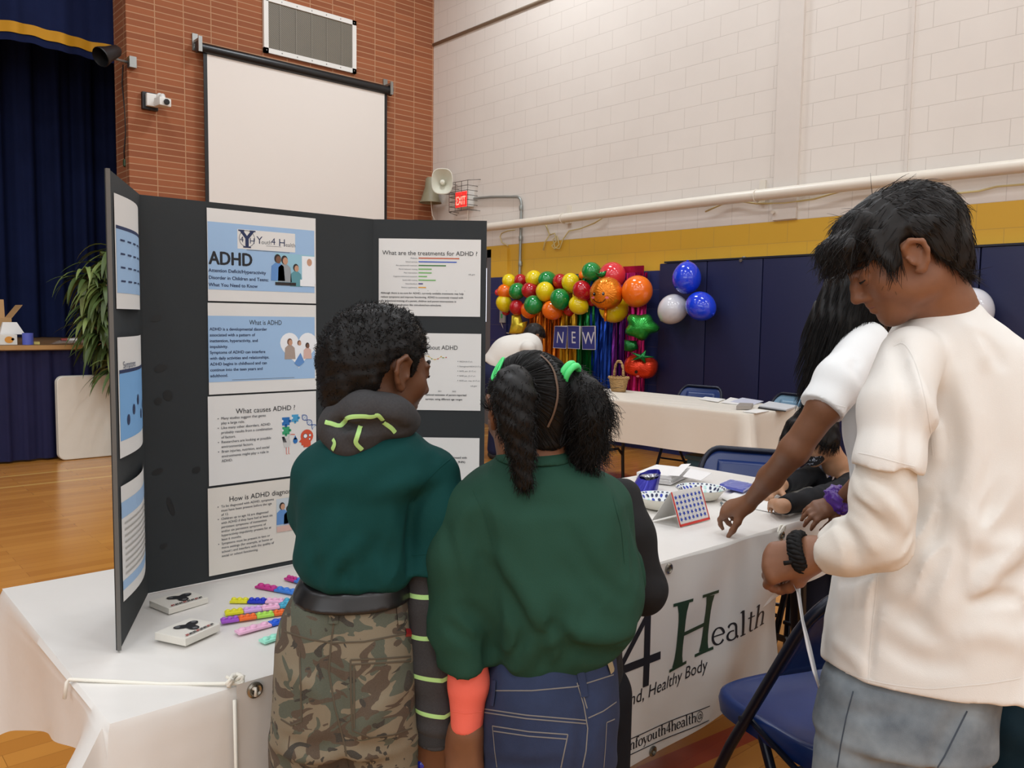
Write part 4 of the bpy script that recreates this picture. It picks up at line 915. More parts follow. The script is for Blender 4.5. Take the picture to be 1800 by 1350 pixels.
mb = MB(); put_rect(mb, f, 0, 0, W, .007, None, .0012); put_rect(mb, f, 0, 0, .006, H, None, .0012); put_rect(mb, f, W-.004, 0, W, H, None, .0012); mb.build('red_border', mat('red_marker', (214, 62, 54), .5), tc)
mb = MB()
for i in range(7):
    for j in range(5):
        cx, cy = .016+i*(W-.030)/6.2, .020+j*(H-.03)/4.5; rr = .0078; ro = i*.7+j*1.3
        pts = [(cx+(rr if k % 2 == 0 else rr*.42)*math.cos(ro+k*math.pi/5), cy+(rr if k % 2 == 0 else rr*.42)*math.sin(ro+k*math.pi/5)) for k in range(10)]
        vs = [f.pt(cx, cy, .0014)]+[f.pt(x, y, .0014) for x, y in pts]; mb.add(vs, [(0, k+1, (k+1) % 10+1) for k in range(10)])
mb.build('star_stickers', mat('blue_star', (36, 70, 176), .5), tc)
# patterned paper bowls
M_BOWL = mat('ivory_paper_bowl', (232, 228, 216), .5); M_BOWLIN = mat('bowl_inside_white', (228, 232, 232), .4); M_DASH = mat('navy_dash', (38, 46, 82), .45); M_MINT = mat('mint_dash', (190, 226, 218), .45); M_COB = mat('cobalt_dash', (40, 60, 170), .45)
def bowl(c, R_, dep, label, seed):
    bw_ = thing('paper_bowl', label, 'bowl', (c[0], c[1], TT), 'patterned paper bowls')
    prof = [(0, .0015), (R_*.55, .0015), (R_*.66, .006), (R_*.90, dep*.85), (R_*.985, dep), (R_, dep+.001)]
    mb = MB(); mb.lathe([(0, 0), (R_*.56, 0), (R_*.69, .004), (R_*.93, dep*.83), (R_, dep-.001), (R_+.001, dep+.001)], 40, (c[0], c[1], TT)); mb.build('outer_shell', M_BOWL, bw_, smooth=50)
    mb = MB(); mb.lathe(prof, 40, (c[0], c[1], TT+.0005)); mb.build('inner_face', M_BOWLIN, bw_, smooth=50)
    r = np.random.default_rng(seed); mb = MB()
    def surf(s_, a): rr = np.interp(s_, [0, .35, .45, .8, 1], [0, R_*.55, R_*.66, R_*.90, R_*.985]); hh = np.interp(s_, [0, .35, .45, .8, 1], [.0015, .0015, .006, dep*.85, dep]); return np.array([c[0]+(rr-.0009)*math.cos(a), c[1]+(rr-.0009)*math.sin(a), TT+.0018+hh])
    for ring, (s_, n_, ls, la) in enumerate(((.90, 34, .07, .055), (.70, 26, .075, .07), (.52, 18, .065, .09), (.30, 10, .07, .16))):
        for k in range(n_):
            a0 = 2*math.pi*(k+r.uniform(-.15, .15)+ring*.5)/n_; m_ = M_DASH if r.random() < .75 else (M_MINT if r.random() < .5 else M_COB); ti = r.uniform(-.4, .4)
            vs = [surf(s_+ls*math.cos(q), a0+la*(math.sin(q)+ti*math.cos(q))) for q in np.linspace(0, 2*math.pi, 9, endpoint=False)]; mb.add([surf(s_, a0)]+vs, [(0, i+1, (i+1) % 9+1) for i in range(9)], m_)
    mb.build('dash_pattern', None, bw_)
    return bw_
bc1 = onz(1160, 892, TT); bc2 = onz(1231, 876, TT)
bowl(bc1, .080, .036, 'patterned paper bowl left of the star card, beside the blue pouch', 1); bowl(bc2, .083, .036, 'patterned paper bowl behind the star card', 2)
# blue foil pouch
q = onz(1133, 862, TT); po = thing('foil_pouch', 'dark blue foil pouch with a crumpled silver mouth behind the left bowl', 'pouch', q)
mb = MB()
def pf(a, b):
    an = a*2*math.pi; r_ = (.050-.012*b)*(1+.10*math.sin(an*3+1)+.06*math.sin(an*7)*b); return (q[0]+.03*b+r_*1.25*math.cos(an), q[1]+r_*.75*math.sin(an), TT+.052*b*(1+.25*math.cos(an-.6)))
mb.grid(pf, 40, 8); mb.build('pouch_body', mat('blue_foil', (40, 40, 150), .28, metal=.35), po, smooth=True, recalc=False)
mb = MB(); mb.grid(lambda a, b: (q[0]+.03+(1-b)*.045*math.cos(a*6.283)*(1+.1*math.sin(a*20)), q[1]+(1-b)*.027*math.sin(a*6.283), TT+.050-.022*b*(1+.4*math.sin(a*25))), 40, 6); mb.build('silver_lining', mat('silver_foil', (180, 182, 188), .25, metal=.8), po, smooth=True, recalc=False)
# envelopes and papers
M_ENV = mat('white_envelope', (228, 226, 224), .55)
ea, eb, ec = onz(1123, 843, TT), onz(1180, 853, TT), onz(1212, 838, TT)
X = (ec-eb); Y = (ea-eb); X = X/np.linalg.norm(X)*.20; Y = Y-X*(X@Y)/(X@X); Y = Y/np.linalg.norm(Y)*.135
lvl = ['lowest', 'second', 'third', 'fourth', 'fifth', 'sixth', 'seventh', 'top']
for k in range(8):
    jx, jy = rng.uniform(-.003, .003, 2); mb = MB(); mb.fbox(eb+np.array([jx, jy, k*.0042]), X, Y, (0, 0, .0038), bevel=.0008)
    tag(mb.build('envelope', M_ENV), 'white envelope, %s in the neat stack behind the bowls' % lvl[k], 'envelope', 'stacked envelopes')
def loose(cs, z, label, nm='envelope', m_=M_ENV, cat='envelope', lift=None, th=.0012):
    c = [onz(x, y, z) for x, y in cs]; 
    if lift: c = [p_+np.array([0, 0, l_]) for p_, l_ in zip(c, lift)]
    mb = MB(); n3 = np.array([0, 0, th]); vs = c+[p_+n3 for p_ in c]; mb.add(vs, [(3, 2, 1, 0), (4, 5, 6, 7), (0, 1, 5, 4), (1, 2, 6, 5), (2, 3, 7, 6), (3, 0, 4, 7)])
    return tag(mb.build(nm, m_), label, cat)
loose([(1175, 836), (1194, 837), (1214, 820), (1198, 821)], TT+.036, 'small white envelope leaning on top of the stack', lift=(0, 0, .01, .01))
loose([(1200, 838), (1232, 845), (1251, 832), (1213, 824)], TT+.036, 'square white envelope overhanging the right side of the stack', lift=(0, 0, 0, 0))
loose([(1268, 876), (1288, 885), (1318, 872), (1300, 862)], TT, 'white paper sheet beneath the girl\'s reaching arm', 'paper_sheet', M_PAPER, 'paper')
loose([(1316, 893), (1372, 904), (1392, 888), (1330, 872)], TT, 'white paper the masked child is writing on', 'paper_sheet', M_PAPER, 'paper', th=.0016)
# blue card packs in clear film
M_PACK = mat('blue_card_pack', (74, 88, 190), .25, coat=.8); M_FILM = mat('clear_film', (200, 208, 245), .08, alpha=.25)
for i, (cs, lab) in enumerate(((((1265, 854), (1298, 863), (1316, 852), (1284, 846)), 'blue card pack in clear film, farther one on the table'), (((1272, 862), (1306, 870), (1324, 858), (1292, 853)), 'blue card pack in clear film, nearer one beside the girl\'s arm'))):
    c = [onz(x, y, TT) for x, y in cs]; pk = thing('card_pack', lab, 'card pack', (c[0]+c[2])/2, 'blue card packs')
    z0 = i*.008; mb = MB(); vs = [p_+np.array([0, 0, z0]) for p_ in c]+[p_+np.array([0, 0, z0+.007]) for p_ in c]; F6 = [(3, 2, 1, 0), (4, 5, 6, 7), (0, 1, 5, 4), (1, 2, 6, 5), (2, 3, 7, 6), (3, 0, 4, 7)]; mb.add(vs, F6); mb.build('cards', M_PACK, pk)
    cc = sum(c)/4; mb = MB(); mb.grid(lambda a, b: tuple((c[0]*(1-a)+c[1]*a)*(1-b)+(c[3]*(1-a)+c[2]*a)*b+np.array([0, 0, z0+.009+.003*math.sin(a*19+i)*math.sin(b*13)])), 14, 10); mb.build('film', M_FILM, pk, smooth=True)
q0, q1 = onz(1268, 884, TT+.004), onz(1279, 897, TT+.004); mk = thing('marker_pen', 'grey marker pen lying beside the reaching hand', 'pen', q0)
mb = MB(); mb.tube([q0, q0+(q1-q0)*.3], .0045, 10); mb.build('cap', mat('grey_cap', (98, 108, 112), .4), mk, smooth=40); mb = MB(); mb.tube([q0+(q1-q0)*.3, q0+(q1-q0)*1.5], .004, 10); mb.build('barrel', M_WHITEP, mk, smooth=40)
# ================================================================== THINGS ON THE FAR TABLE
q = onz(1087, 688, .745); FZ = .745
bk = thing('wicker_basket', 'small wicker basket with a tall twisted handle on the far table', 'basket', q)
t = NT('wicker'); p = t.pos(); xyz = t.sep(p); wv_ = t.n('TexWave', bands_direction='Z'); wv_.inputs['Scale'].default_value = 24; wv_.inputs['Distortion'].default_value = 3; wv_.inputs['Detail'].default_value = 2; t.l(p, wv_.inputs['Vector'])
t.base(t.mix(wv_.outputs['Fac'], lin((128, 92, 50)), lin((206, 166, 108)))); t.set(Roughness=.6); t.bump(wv_.outputs['Fac'], .6, .01); M_WICK = t.m
mb = MB(); n = 36; rings = 15
def wk(i, k): 
    h = .115*i/rings; r_ = .056+.024*i/rings; a = 2*math.pi*k/n; e = .004*math.sin(k*math.pi/2+ (i % 2)*math.pi); return (q[0]+(r_+e)*math.cos(a)*.85, q[1]+(r_+e)*math.sin(a)*1.1, FZ+h)
mb.add([wk(i, k) for i in range(rings+1) for k in range(n)], [(i*n+k, i*n+(k+1) % n, (i+1)*n+(k+1) % n, (i+1)*n+k) for i in range(rings) for k in range(n)]+[tuple(range(n))[::-1]]); mb.build('woven_body', M_WICK, bk, smooth=True, solid=.005)
mb = MB(); mb.tube([(q[0]+.072*math.cos(a), q[1]+.092*math.sin(a), FZ+.117+.004*math.sin(a*20)) for a in np.linspace(0, 2*math.pi, 60, endpoint=False)], .008, 6, closed=True); mb.build('rim', M_WICK, bk, smooth=True)
mb = MB()
for ph in (0, math.pi): mb.tube([(q[0]+.006*math.sin(s_*22+ph), q[1]+.05*math.cos(s_*math.pi)*(1 if .2 < s_ < .8 else 1), FZ+.10+.155*math.sin(s_*math.pi)**.7+.005*math.cos(s_*22+ph)) for s_ in np.linspace(.02, .98, 50)], .008, 6)
mb.build('handle', M_WICK, bk, smooth=True)
M_LAM = mat('pale_card', (218, 220, 222), .35); M_TAUP = mat('taupe_case', (150, 142, 134), .5)
def loose5(cs, label, nm, m_, cat, th=.003, z=FZ): return loose(cs, z, label, nm, m_, cat, th=th)
loose5([(1228, 702), (1262, 707), (1275, 702), (1240, 698)], 'white paper at the back of the far table, nearest its middle', 'paper_sheet', M_PAPER, 'paper')
loose5([(1268, 708), (1300, 712), (1312, 704), (1284, 699)], 'white leaflet beside the blue-edged folder on the far table', 'leaflet', M_PAPER, 'leaflet')
loose5([(1284, 707), (1322, 713), (1342, 706), (1305, 700)], 'white folder with a dark blue edge on the far table', 'folder', mat('folder_lilac', (206, 208, 222), .4), 'folder', .005)
loose5([(1334, 716), (1382, 723), (1402, 716), (1352, 708)], 'pale board with a dark edge at the right end of the far table', 'clipboard', M_LAM, 'clipboard', .012)
loose5([(1332, 718), (1380, 724), (1384, 722), (1334, 716)], 'dark strip along the front of the pale board on the far table', 'ruler', M_BLK, 'ruler', .004)
loose5([(1294, 720), (1320, 720), (1324, 715), (1300, 714)], 'taupe spectacle case near the front of the far table', 'spectacle_case', M_TAUP, 'case', .025)
loose5([(1305, 724), (1330, 727), (1352, 723), (1326, 720)], 'white card near the front corner of the far table', 'card', M_PAPER, 'card', .004)
# ================================================================== FOLDING CHAIRS
M_CHN = mat('navy_chair_enamel', (20, 44, 98), .32, var=.08, vscale=6); M_CHT = mat('chair_tube_dark', (16, 22, 40), .35, metal=.2)
def chair(label, group=None, m_=None, mt=None):
    """steel folding chair facing +y, origin on the floor below the seat centre"""
    m_ = m_ or M_CHN; mt = mt or M_CHT
    ch = thing('folding_chair', label, 'chair', (0, 0, 0), group); w_ = .205
    # one bent tube: front foot, up past the seat, over the backrest and down the other side
    for s_ in (-1, 1):
        mb = MB(); mb.tube([(s_*w_, .27, .012), (s_*w_, .10, .36), (s_*w_, -.085, .68)]+[(s_*(w_-.075+.075*math.cos(a)), -.085-.062*math.sin(a), .68+.108*math.sin(a)) for a in np.linspace(.15, math.pi/2, 8)]+[(0, -.147, .788)], .0125, 10); mb.build('frame_tube', mt, ch, smooth=40)
        mb = MB(); mb.tube([(s_*(w_-.025), -.27, .012), (s_*(w_-.025), -.02, .33), (s_*(w_-.025), .03, .43)], .0115, 10); mb.build('rear_leg', mt, ch, smooth=40)
        mb = MB(); mb.tube([(s_*(w_-.012), .055, .445), (s_*(w_-.012), -.10, .40)], .007, 6); mb.tube([(s_*w_*1.06, .055, .446), (s_*w_*.9, .055, .446)], .008, 8); mb.build('hinge_link', M_STEEL if s_ == 9 else mt, ch, smooth=40)
        for y in (.27, -.27):
            mb = MB(); xx = s_*(w_ if y > 0 else w_-.025); mb.lathe([(.0155, 0), (.017, .03), (.013, .035)], 10, (xx, y, 0), capb=True); mb.build('rubber_foot', M_BLK, ch, smooth=40)
    mb = MB(); mb.tube([(-w_+.02, .185, .19), (w_-.02, .185, .19)], .008, 8); mb.build('front_stretcher', mt, ch, smooth=40)
    mb = MB(); mb.tube([(-w_+.03, -.19, .11), (w_-.03, -.19, .11)], .008, 8); mb.build('rear_stretcher', mt, ch, smooth=40)
    # pressed seat pan with rounded rear and rolled edge
    out = []
    for a in np.linspace(0, 2*math.pi, 72, endpoint=False):
        ca, sa = math.cos(a), math.sin(a); k = (abs(ca)**4.5+abs(sa)**4.5)**(-1/4.5); x, y = ca*k, sa*k; out.append((x*.195*(1-.06*(-y+1)/2), y*.195))
    mb = MB(); N = 72
    prof = [(1.0, -.045), (1.02, -.02), (1.0, -.002), (.96, .004), (.90, .0), (.82, -.007), (.5, -.010), (.0, -.010)]
    vs = [(x*s_, y*s_+.02, .452+h) for s_, h in prof for x, y in out]
    mb.add(vs, [(j*N+i, j*N+(i+1) % N, (j+1)*N+(i+1) % N, (j+1)*N+i) for j in range(len(prof)-1) for i in range(N)]); mb.build('seat', m_, ch, smooth=60, weld=True)
    # curved back panel
    def bp(a, b):
        x = (a-.5)*2; xx = x*(w_-.006); r_ = .075; edge = max(0, abs(xx)-(w_-.006-r_)); top = .782-1.35*(r_-math.sqrt(max(0, r_*r_-edge*edge))); z = .585+(top-.585)*b
        y = -.035-(z-.585)*.56-.012*(1-x*x)-.003*math.exp(-((b-.5)/.25)**2); return (xx, y, z)
    mb = MB(); mb.grid(bp, 24, 10); mb.build('backrest', m_, ch, smooth=True, solid=.010)
    mb = MB(); mb.grid(lambda a, b: tuple(np.array(bp(.16+.68*a, .22+.56*b))+np.array([0, .007, .003])), 12, 6); mb.build('back_emboss', m_, ch, smooth=True, solid=.004)
    return ch
c1 = chair('navy metal folding chair in front of the banner, facing the table', 'navy folding chairs')
place(c1, (1.777, .874, 0), R(-17))
c2 = dup(c1, (2.99, 1.885, 0), 'navy folding chair at the far right corner of the front table, beside the masked child', R(115))
c3 = dup(c1, (3.05, 1.44, 0), 'navy folding chair the masked child sits on', R(96))
c4 = dup(c1, (5.72, 4.13, 0), 'navy folding chair tucked behind the middle of the far table', R(96))
M_CHB = mat('grey_blue_chair_enamel', (104, 136, 158), .3)
c5 = chair('pale grey-blue folding chair behind the right end of the far table', 'navy folding chairs', M_CHB); place(c5, (5.70, 3.27, 0), R(84)); del c5['group']
# teal bin under the far table
bn = thing('storage_bin', 'teal blue plastic bin on the floor under the right end of the far table', 'bin', (5.0, 3.1, 0))
mb = MB(); mb.box((4.85, 2.98, .0), (5.25, 3.55, .36), bevel=.03); mb.build('bin_body', mat('teal_bin', (52, 92, 110), .5, var=.15, vscale=5), bn, smooth=40)
mb = MB(); mb.box((4.84, 2.97, .35), (5.26, 3.56, .385), bevel=.012); mb.build('lid', mat('teal_bin_lid', (44, 80, 98), .45), bn, smooth=40)
# ================================================================== BALLOONS
def balloon_geo(r_, col_name, rgb):
    mb = MB(); prof = []
    for t_ in np.linspace(0, math.pi, 22):
        s_ = math.sin(t_); c_ = math.cos(t_); rr = r_*s_*(1-.07*max(0, -c_)**2); hh = r_*1.05*c_ if c_ > 0 else r_*1.20*c_; prof.append((max(rr, .0001), hh))
    return prof
BC = {'r': ('red', (186, 24, 36)), 'y': ('yellow', (240, 214, 20)), 'g': ('green', (14, 138, 62)), 'o': ('orange', (250, 116, 22)), 'c': ('coral red', (224, 56, 66)), 'b': ('blue', (24, 62, 214)), 'w': ('white', (214, 214, 220))}
def balloon(px, py, rp, c_, X, label, group, ax=None):
    c = onx(px, py, X); d = (c-CAM)@_F; r_ = rp/CF*d
    nm, rgb = BC[c_]; m_ = mat('latex_'+nm.replace(' ', '_'), rgb, .16, coat=.6, sss=.0, var=.0)
    ax = ax if ax is not None else np.array([-.35, rng.uniform(-.6, .6), rng.uniform(-.2, .9)]); ax = -np.array(ax)/np.linalg.norm(ax)
    b_ = thing('balloon', label, 'balloon', c, group)
    mb = MB(); mb.lathe(balloon_geo(r_, nm, rgb), 26, c, -ax); mb.build('latex', m_, b_, smooth=True, weld=True)
    mb = MB(); mb.lathe([(r_*.05, 0), (r_*.09, r_*.06), (r_*.12, r_*.10), (r_*.05, r_*.09)], 10, c+ax*r_*1.17, ax); mb.build('knot', m_, b_, smooth=True)
    return b_
Z6 = [  # x, y, r in the garland, colour, distance plane, where
    (275, 320, 62, 'y', 6.50, 'yellow balloon at the top of the left end of the garland'), (375, 318, 58, 'r', 6.52, 'red balloon in the top row left, between two yellow ones'), (492, 300, 76, 'y', 6.48, 'yellow balloon second in the top row, left of the first green one'),
    (604, 308, 74, 'g', 6.46, 'green balloon in the top row between yellow and red'), (722, 322, 66, 'r', 6.52, 'red balloon in the top row right of the green one'), (815, 332, 80, 'y', 6.44, 'yellow balloon at the right of the top row, beneath the high green one'),
    (925, 272, 40, 'o', 6.58, 'orange balloon mostly hidden behind the high green one'), (998, 237, 84, 'g', 6.42, 'green balloon highest of all in the garland'), (1182, 272, 120, 'c', 6.50, 'large coral red balloon at the top right of the garland'),
    (238, 412, 66, 'o', 6.46, 'orange balloon at the left end in the middle row'), (345, 410, 74, 'g', 6.42, 'green balloon in the middle row, second from the left end'), (455, 402, 70, 'r', 6.42, 'red balloon in the middle row between green and yellow'),
    (590, 410, 82, 'y', 6.38, 'yellow balloon in the centre of the middle row'), (720, 475, 86, 'g', 6.34, 'green balloon right of the centre, below the red one'), (915, 400, 83, 'r', 6.36, 'red balloon just left of the orange smiling foil balloon'),
    (1400, 410, 137, 'o', 6.40, 'large orange balloon at the right end of the garland'), (230, 512, 72, 'y', 6.46, 'yellow balloon at the bottom of the left end'), (342, 552, 66, 'r', 6.42, 'red balloon in the bottom row, second from the left'),
    (452, 575, 76, 'o', 6.48, 'orange balloon in the bottom row partly behind the green one'), (490, 530, 86, 'g', 6.34, 'green balloon low in the left half of the garland'), (650, 576, 84, 'o', 6.40, 'orange balloon at the bottom below the central green one'),
    (882, 530, 82, 'y', 6.38, 'yellow balloon low, beneath the red one beside the foil orange'), (800, 572, 52, 'r', 6.52, 'red balloon low and half hidden between orange and yellow'), (1005, 490, 52, 'r', 6.52, 'red balloon tucked behind the smiling foil orange'),
    (1195, 560, 128, 'y', 6.48, 'large yellow balloon beneath the smiling foil orange'), (178, 420, 30, 'c', 6.60, 'coral balloon sliver behind the left end orange one'), (245, 592, 32, 'r', 6.60, 'red balloon sliver beneath the left end yellow one')]
for x, y, r_, c_, X, lab in Z6: balloon(840+x/5, 430+y/5, r_/5, c_, X, lab, 'latex balloons of the garland')
cx_ = onx(1205, 518, 6.5)
def clus(px, py, rp, c_, X, lab, ctr, gp):
    a = onx(*ctr, X)-onx(px, py, X); balloon(px, py, rp, c_, X, lab, gp, ax=a)
clus(1207, 490, 25.5, 'b', 6.47, 'blue balloon at the top of the three-balloon bunch on the wall pads', (1205, 522), 'blue and white bunch')
clus(1183, 543, 25.5, 'w', 6.47, 'white balloon at the lower left of the three-balloon bunch', (1205, 522), 'blue and white bunch')
clus(1231, 538, 25.5, 'b', 6.45, 'blue balloon at the lower right of the three-balloon bunch', (1205, 522), 'blue and white bunch')
clus(1668, 483, 29, 'b', 6.47, 'blue balloon half hidden behind the head of the boy in white', (1690, 505), 'right-hand bunch')
clus(1707, 543, 36, 'w', 6.47, 'white balloon behind the shoulder of the boy in white', (1690, 505), 'right-hand bunch')
# foil balloons
def foil_mat(name, rgb, rgb2=None, thr=None):
    t = NT(name); p = t.pos(); t.base(lin(rgb)); t.set(Roughness=.22, Metallic=.55); w_ = t.n('TexNoise'); w_.inputs['Scale'].default_value = 26; w_.inputs['Detail'].default_value = 3; t.l(p, w_.inputs['Vector']); t.bump(w_.outputs['Fac'], .25, .02); return t.m
def foil(outline, X, px, py, m_, name, parent, depth=.10, crimp=.012, N=None):
    """pillow from a closed 2-D outline (metres, local right/up), facing the room"""
    c = onx(px, py, X); u = np.array([.62, -.785, 0]); u /= np.linalg.norm(u); v = np.array([0, 0, 1.0]); n_ = np.array([-.785, -.62, 0]); n_ /= np.linalg.norm(n_)
    pts = np.array(outline, float); K = len(pts); ctr = pts.mean(0); mb = MB(); rings = 9
    for side in (1, -1):
        vs = []
        for j in range(rings+1):
            s_ = 1-j/rings; h = depth*math.sqrt(max(0, 1-s_**2.2))
            for i, p_ in enumerate(pts):
                wr = 1+.03*math.sin(i*2.3)*s_*(1-s_)*4; q_ = ctr+(p_-ctr)*s_; vs.append(c+u*q_[0]+v*q_[1]+n_*side*h*wr)
        mb.add(vs, [(j*K+i, j*K+(i+1) % K, (j+1)*K+(i+1) % K, (j+1)*K+i) for j in range(rings) for i in range(K)])
    o = mb.build(name, m_, parent, smooth=True, weld=True); return o, Frame(c, u, v), c
def circ(r_, n=60, wob=.0): return [(r_*math.cos(a)*(1+wob*math.sin(a*9)), r_*math.sin(a)) for a in np.linspace(0, 2*math.pi, n, endpoint=False)]
M_EYE = mat('foil_eye', (26, 16, 14), .3); M_BLUSH = mat('foil_blush', (232, 120, 130), .4); M_FLEAF = foil_mat('foil_leaf_green', (20, 110, 50)); M_FOR = foil_mat('foil_orange', (226, 128, 24)); M_FGR = foil_mat('foil_green', (48, 160, 62)); M_FRD = foil_mat('foil_red', (224, 62, 30)); M_FYE = foil_mat('foil_yellow', (220, 200, 60)); M_FDG = foil_mat('foil_dark_green', (22, 104, 44))
def px2m(px, X, at=(1066, 516)): c = onx(at[0], at[1], X); return px/CF*((c-CAM)@_F)
X = 6.25; k5 = px2m(.2, X)
fo = thing('foil_balloon', 'orange fruit foil balloon with a smiling face at the right of the garland', 'foil balloon', onx(1066, 516, X))
o, f, c = foil(circ(148*k5, wob=.012), X, 1066, 516, M_FOR, 'fruit_body', fo, .13)
f.n = np.array([-.785, -.62, 0])
def bulge(R_, D): return lambda x, y: D*math.sqrt(max(0, 1-min(1, math.hypot(x, y)/R_)**2.2))
f.bend = bulge(148*k5, .13)
mb = MB(); put_ell(mb, f, -100*k5, -8*k5, 12*k5, 15*k5, M_EYE, .003); put_ell(mb, f, -20*k5, -5*k5, 12*k5, 15*k5, M_EYE, .003); put_ell(mb, f, -103*k5, -3*k5, 4*k5, 4*k5, M_PAPER, .004); put_ell(mb, f, -23*k5, 0*k5, 4*k5, 4*k5, M_PAPER, .004)
put_stroke(mb, f, [((-55+55*math.cos(a))*k5, (-38+45*math.sin(a))*k5) for a in np.linspace(math.pi*1.08, math.pi*1.92, 16)], 6*k5, M_EYE, .004); mb.build('face', None, fo, recalc=False)
mb = MB(); put_ell(mb, f, -112*k5, -38*k5, 16*k5, 10*k5, None, .003); put_ell(mb, f, 12*k5, -38*k5, 16*k5, 10*k5, None, .003); mb.build('blush', M_BLUSH, fo, recalc=False)
o, f2, c2_ = foil([(-70*k5, 20*k5), (-40*k5, 8*k5), (-30*k5, -18*k5), (10*k5, -25*k5), (40*k5, -10*k5), (52*k5, 40*k5), (20*k5, 18*k5), (5*k5, 30*k5), (-15*k5, 12*k5)], X-.03, 1056, 483, M_FLEAF, 'leaf', fo, .03)
mb = MB(); b0 = c+np.array([0, 0, -148*k5]); mb.tube([b0+np.array([0, 0, .01]), b0+np.array([-.01, 0, -.05]), b0+np.array([-.005, 0, -.11])], [.014, .02, .012], 8); mb.build('inflation_tail', M_FOR, fo, smooth=True)
X = 6.38; k5 = px2m(.2, X, (1124, 578))
fb = thing('foil_balloon', 'green leafy vegetable foil balloon below the large orange balloon', 'foil balloon', onx(1124, 578, X))
out = []
for a in np.linspace(0, 2*math.pi, 72, endpoint=False): out.append(((128+15*math.cos(5*a+.8)+8*math.cos(3*a))*k5*math.cos(a)*1.08, (112+15*math.cos(5*a+.8)+8*math.cos(3*a))*k5*math.sin(a)))
o, f, c = foil(out, X, 1127, 574, M_FGR, 'vegetable_crown', fb, .14)
o, f, c = foil([(-60*k5, 50*k5), (50*k5, 40*k5), (65*k5, -30*k5), (10*k5, -60*k5), (-60*k5, -50*k5)], X-.02, 1109, 607, M_FDG, 'vegetable_stalk', fb, .06)
X = 6.45; k5 = px2m(.2, X, (1126, 645)); 
ft = thing('foil_balloon', 'red tomato foil balloon with a small face beside the wicker basket', 'foil balloon', onx(1126, 645, X))
rt_ = [(150*k5*math.cos(a)*(1.0)+18*k5*math.sin(a), (118+22*math.cos(2*a+.5))*k5*math.sin(a)-10*k5*math.cos(a)) for a in np.linspace(0, 2*math.pi, 60, endpoint=False)]
o, f, c = foil(rt_, X, 1126, 644, M_FRD, 'fruit_body', ft, .12); f.n = np.array([-.785, -.62, 0]); f.bend = bulge(135*k5, .12)
mb = MB(); put_ell(mb, f, -105*k5, 8*k5, 12*k5, 14*k5, M_EYE, .006); put_ell(mb, f, -35*k5, -45*k5, 13*k5, 15*k5, M_EYE, .004); mb.build('eyes', None, ft, recalc=False)
mb = MB(); put_ell(mb, f, -108*k5, -14*k5, 10*k5, 8*k5, None, .006); put_ell(mb, f, -20*k5, -82*k5, 14*k5, 9*k5, None, .004); mb.build('blush', M_BLUSH, ft, recalc=False)
lf = []
for i in range(10):
    a = 2*math.pi*i/10; r_ = (110 if i % 2 == 0 else 36)*k5; lf.append((r_*math.cos(a)*1.1, r_*math.sin(a)*.6))
o, f, c = foil(lf, X-.10, 1128, 627, M_FLEAF, 'leaf', ft, .03)
X = 6.45; k5 = px2m(.2, X, (908, 570)); fy = thing('foil_balloon', 'pale yellow fruit foil balloon hanging at the left end of the garland', 'foil balloon', onx(908, 570, X))
foil([(-45*k5, 80*k5), (35*k5, 85*k5), (55*k5, 20*k5), (100*k5, 30*k5), (80*k5, -50*k5), (50*k5, -85*k5), (-70*k5, -85*k5), (-50*k5, 0)], X, 908, 570, M_FYE, 'fruit_body', fy, .07)
# ---- foil fringe curtain in rainbow bands
fc = thing('fringe_curtain', 'rainbow foil fringe curtain hanging on the wall behind the garland', 'fringe curtain', (6.62, 6.2, .1))
bands = [('copper', (214, 120, 30), 935, 988), ('gold', (206, 160, 40), 984, 1020), ('green', (24, 120, 60), 1016, 1048), ('blue', (24, 70, 176), 1046, 1084), ('purple', (110, 40, 140), 1083, 1106), ('magenta', (186, 30, 110), 1104, 1132)]
for nm, rgb, pa, pb in bands:
    m_ = mat('fringe_'+nm, rgb, .25, metal=.75); ya = onx(pa, 560, 6.6)[1]; yb = onx(pb, 560, 6.6)[1]; n_ = max(14, int(abs(ya-yb)/.0085)); mb = MB()
    for i in range(n_):
        y = ya+(yb-ya)*(i+.5)/n_+rng.uniform(-.01, .01); x0 = 6.58+rng.uniform(-.03, .04); an = rng.uniform(-.9, .9); w_ = .026; ph = rng.uniform(0, 6)
        def st_(a, b): 
            an2 = an+.7*math.sin(b*5+ph); z = 1.83-(1.83-.12)*b; return (x0+w_*(a-.5)*math.sin(an2)+.012*math.sin(b*7+ph), y+w_*(a-.5)*math.cos(an2)+.012*math.sin(b*5+ph*2), z)
        mb.grid(st_, 1, 16)
    mb.build('%s_fringe' % nm, m_, fc, recalc=False)['label'] = '%s foil fringe band' % nm
ya = onx(1085, 480, 6.6)[1]; yb = onx(1132, 480, 6.6)[1]
mb = MB(); mb.box((6.585, yb, 1.80), (6.60, ya, 1.90)); mb.build('header_strip', mat('fringe_header', (170, 24, 70), .3, metal=.6), fc)
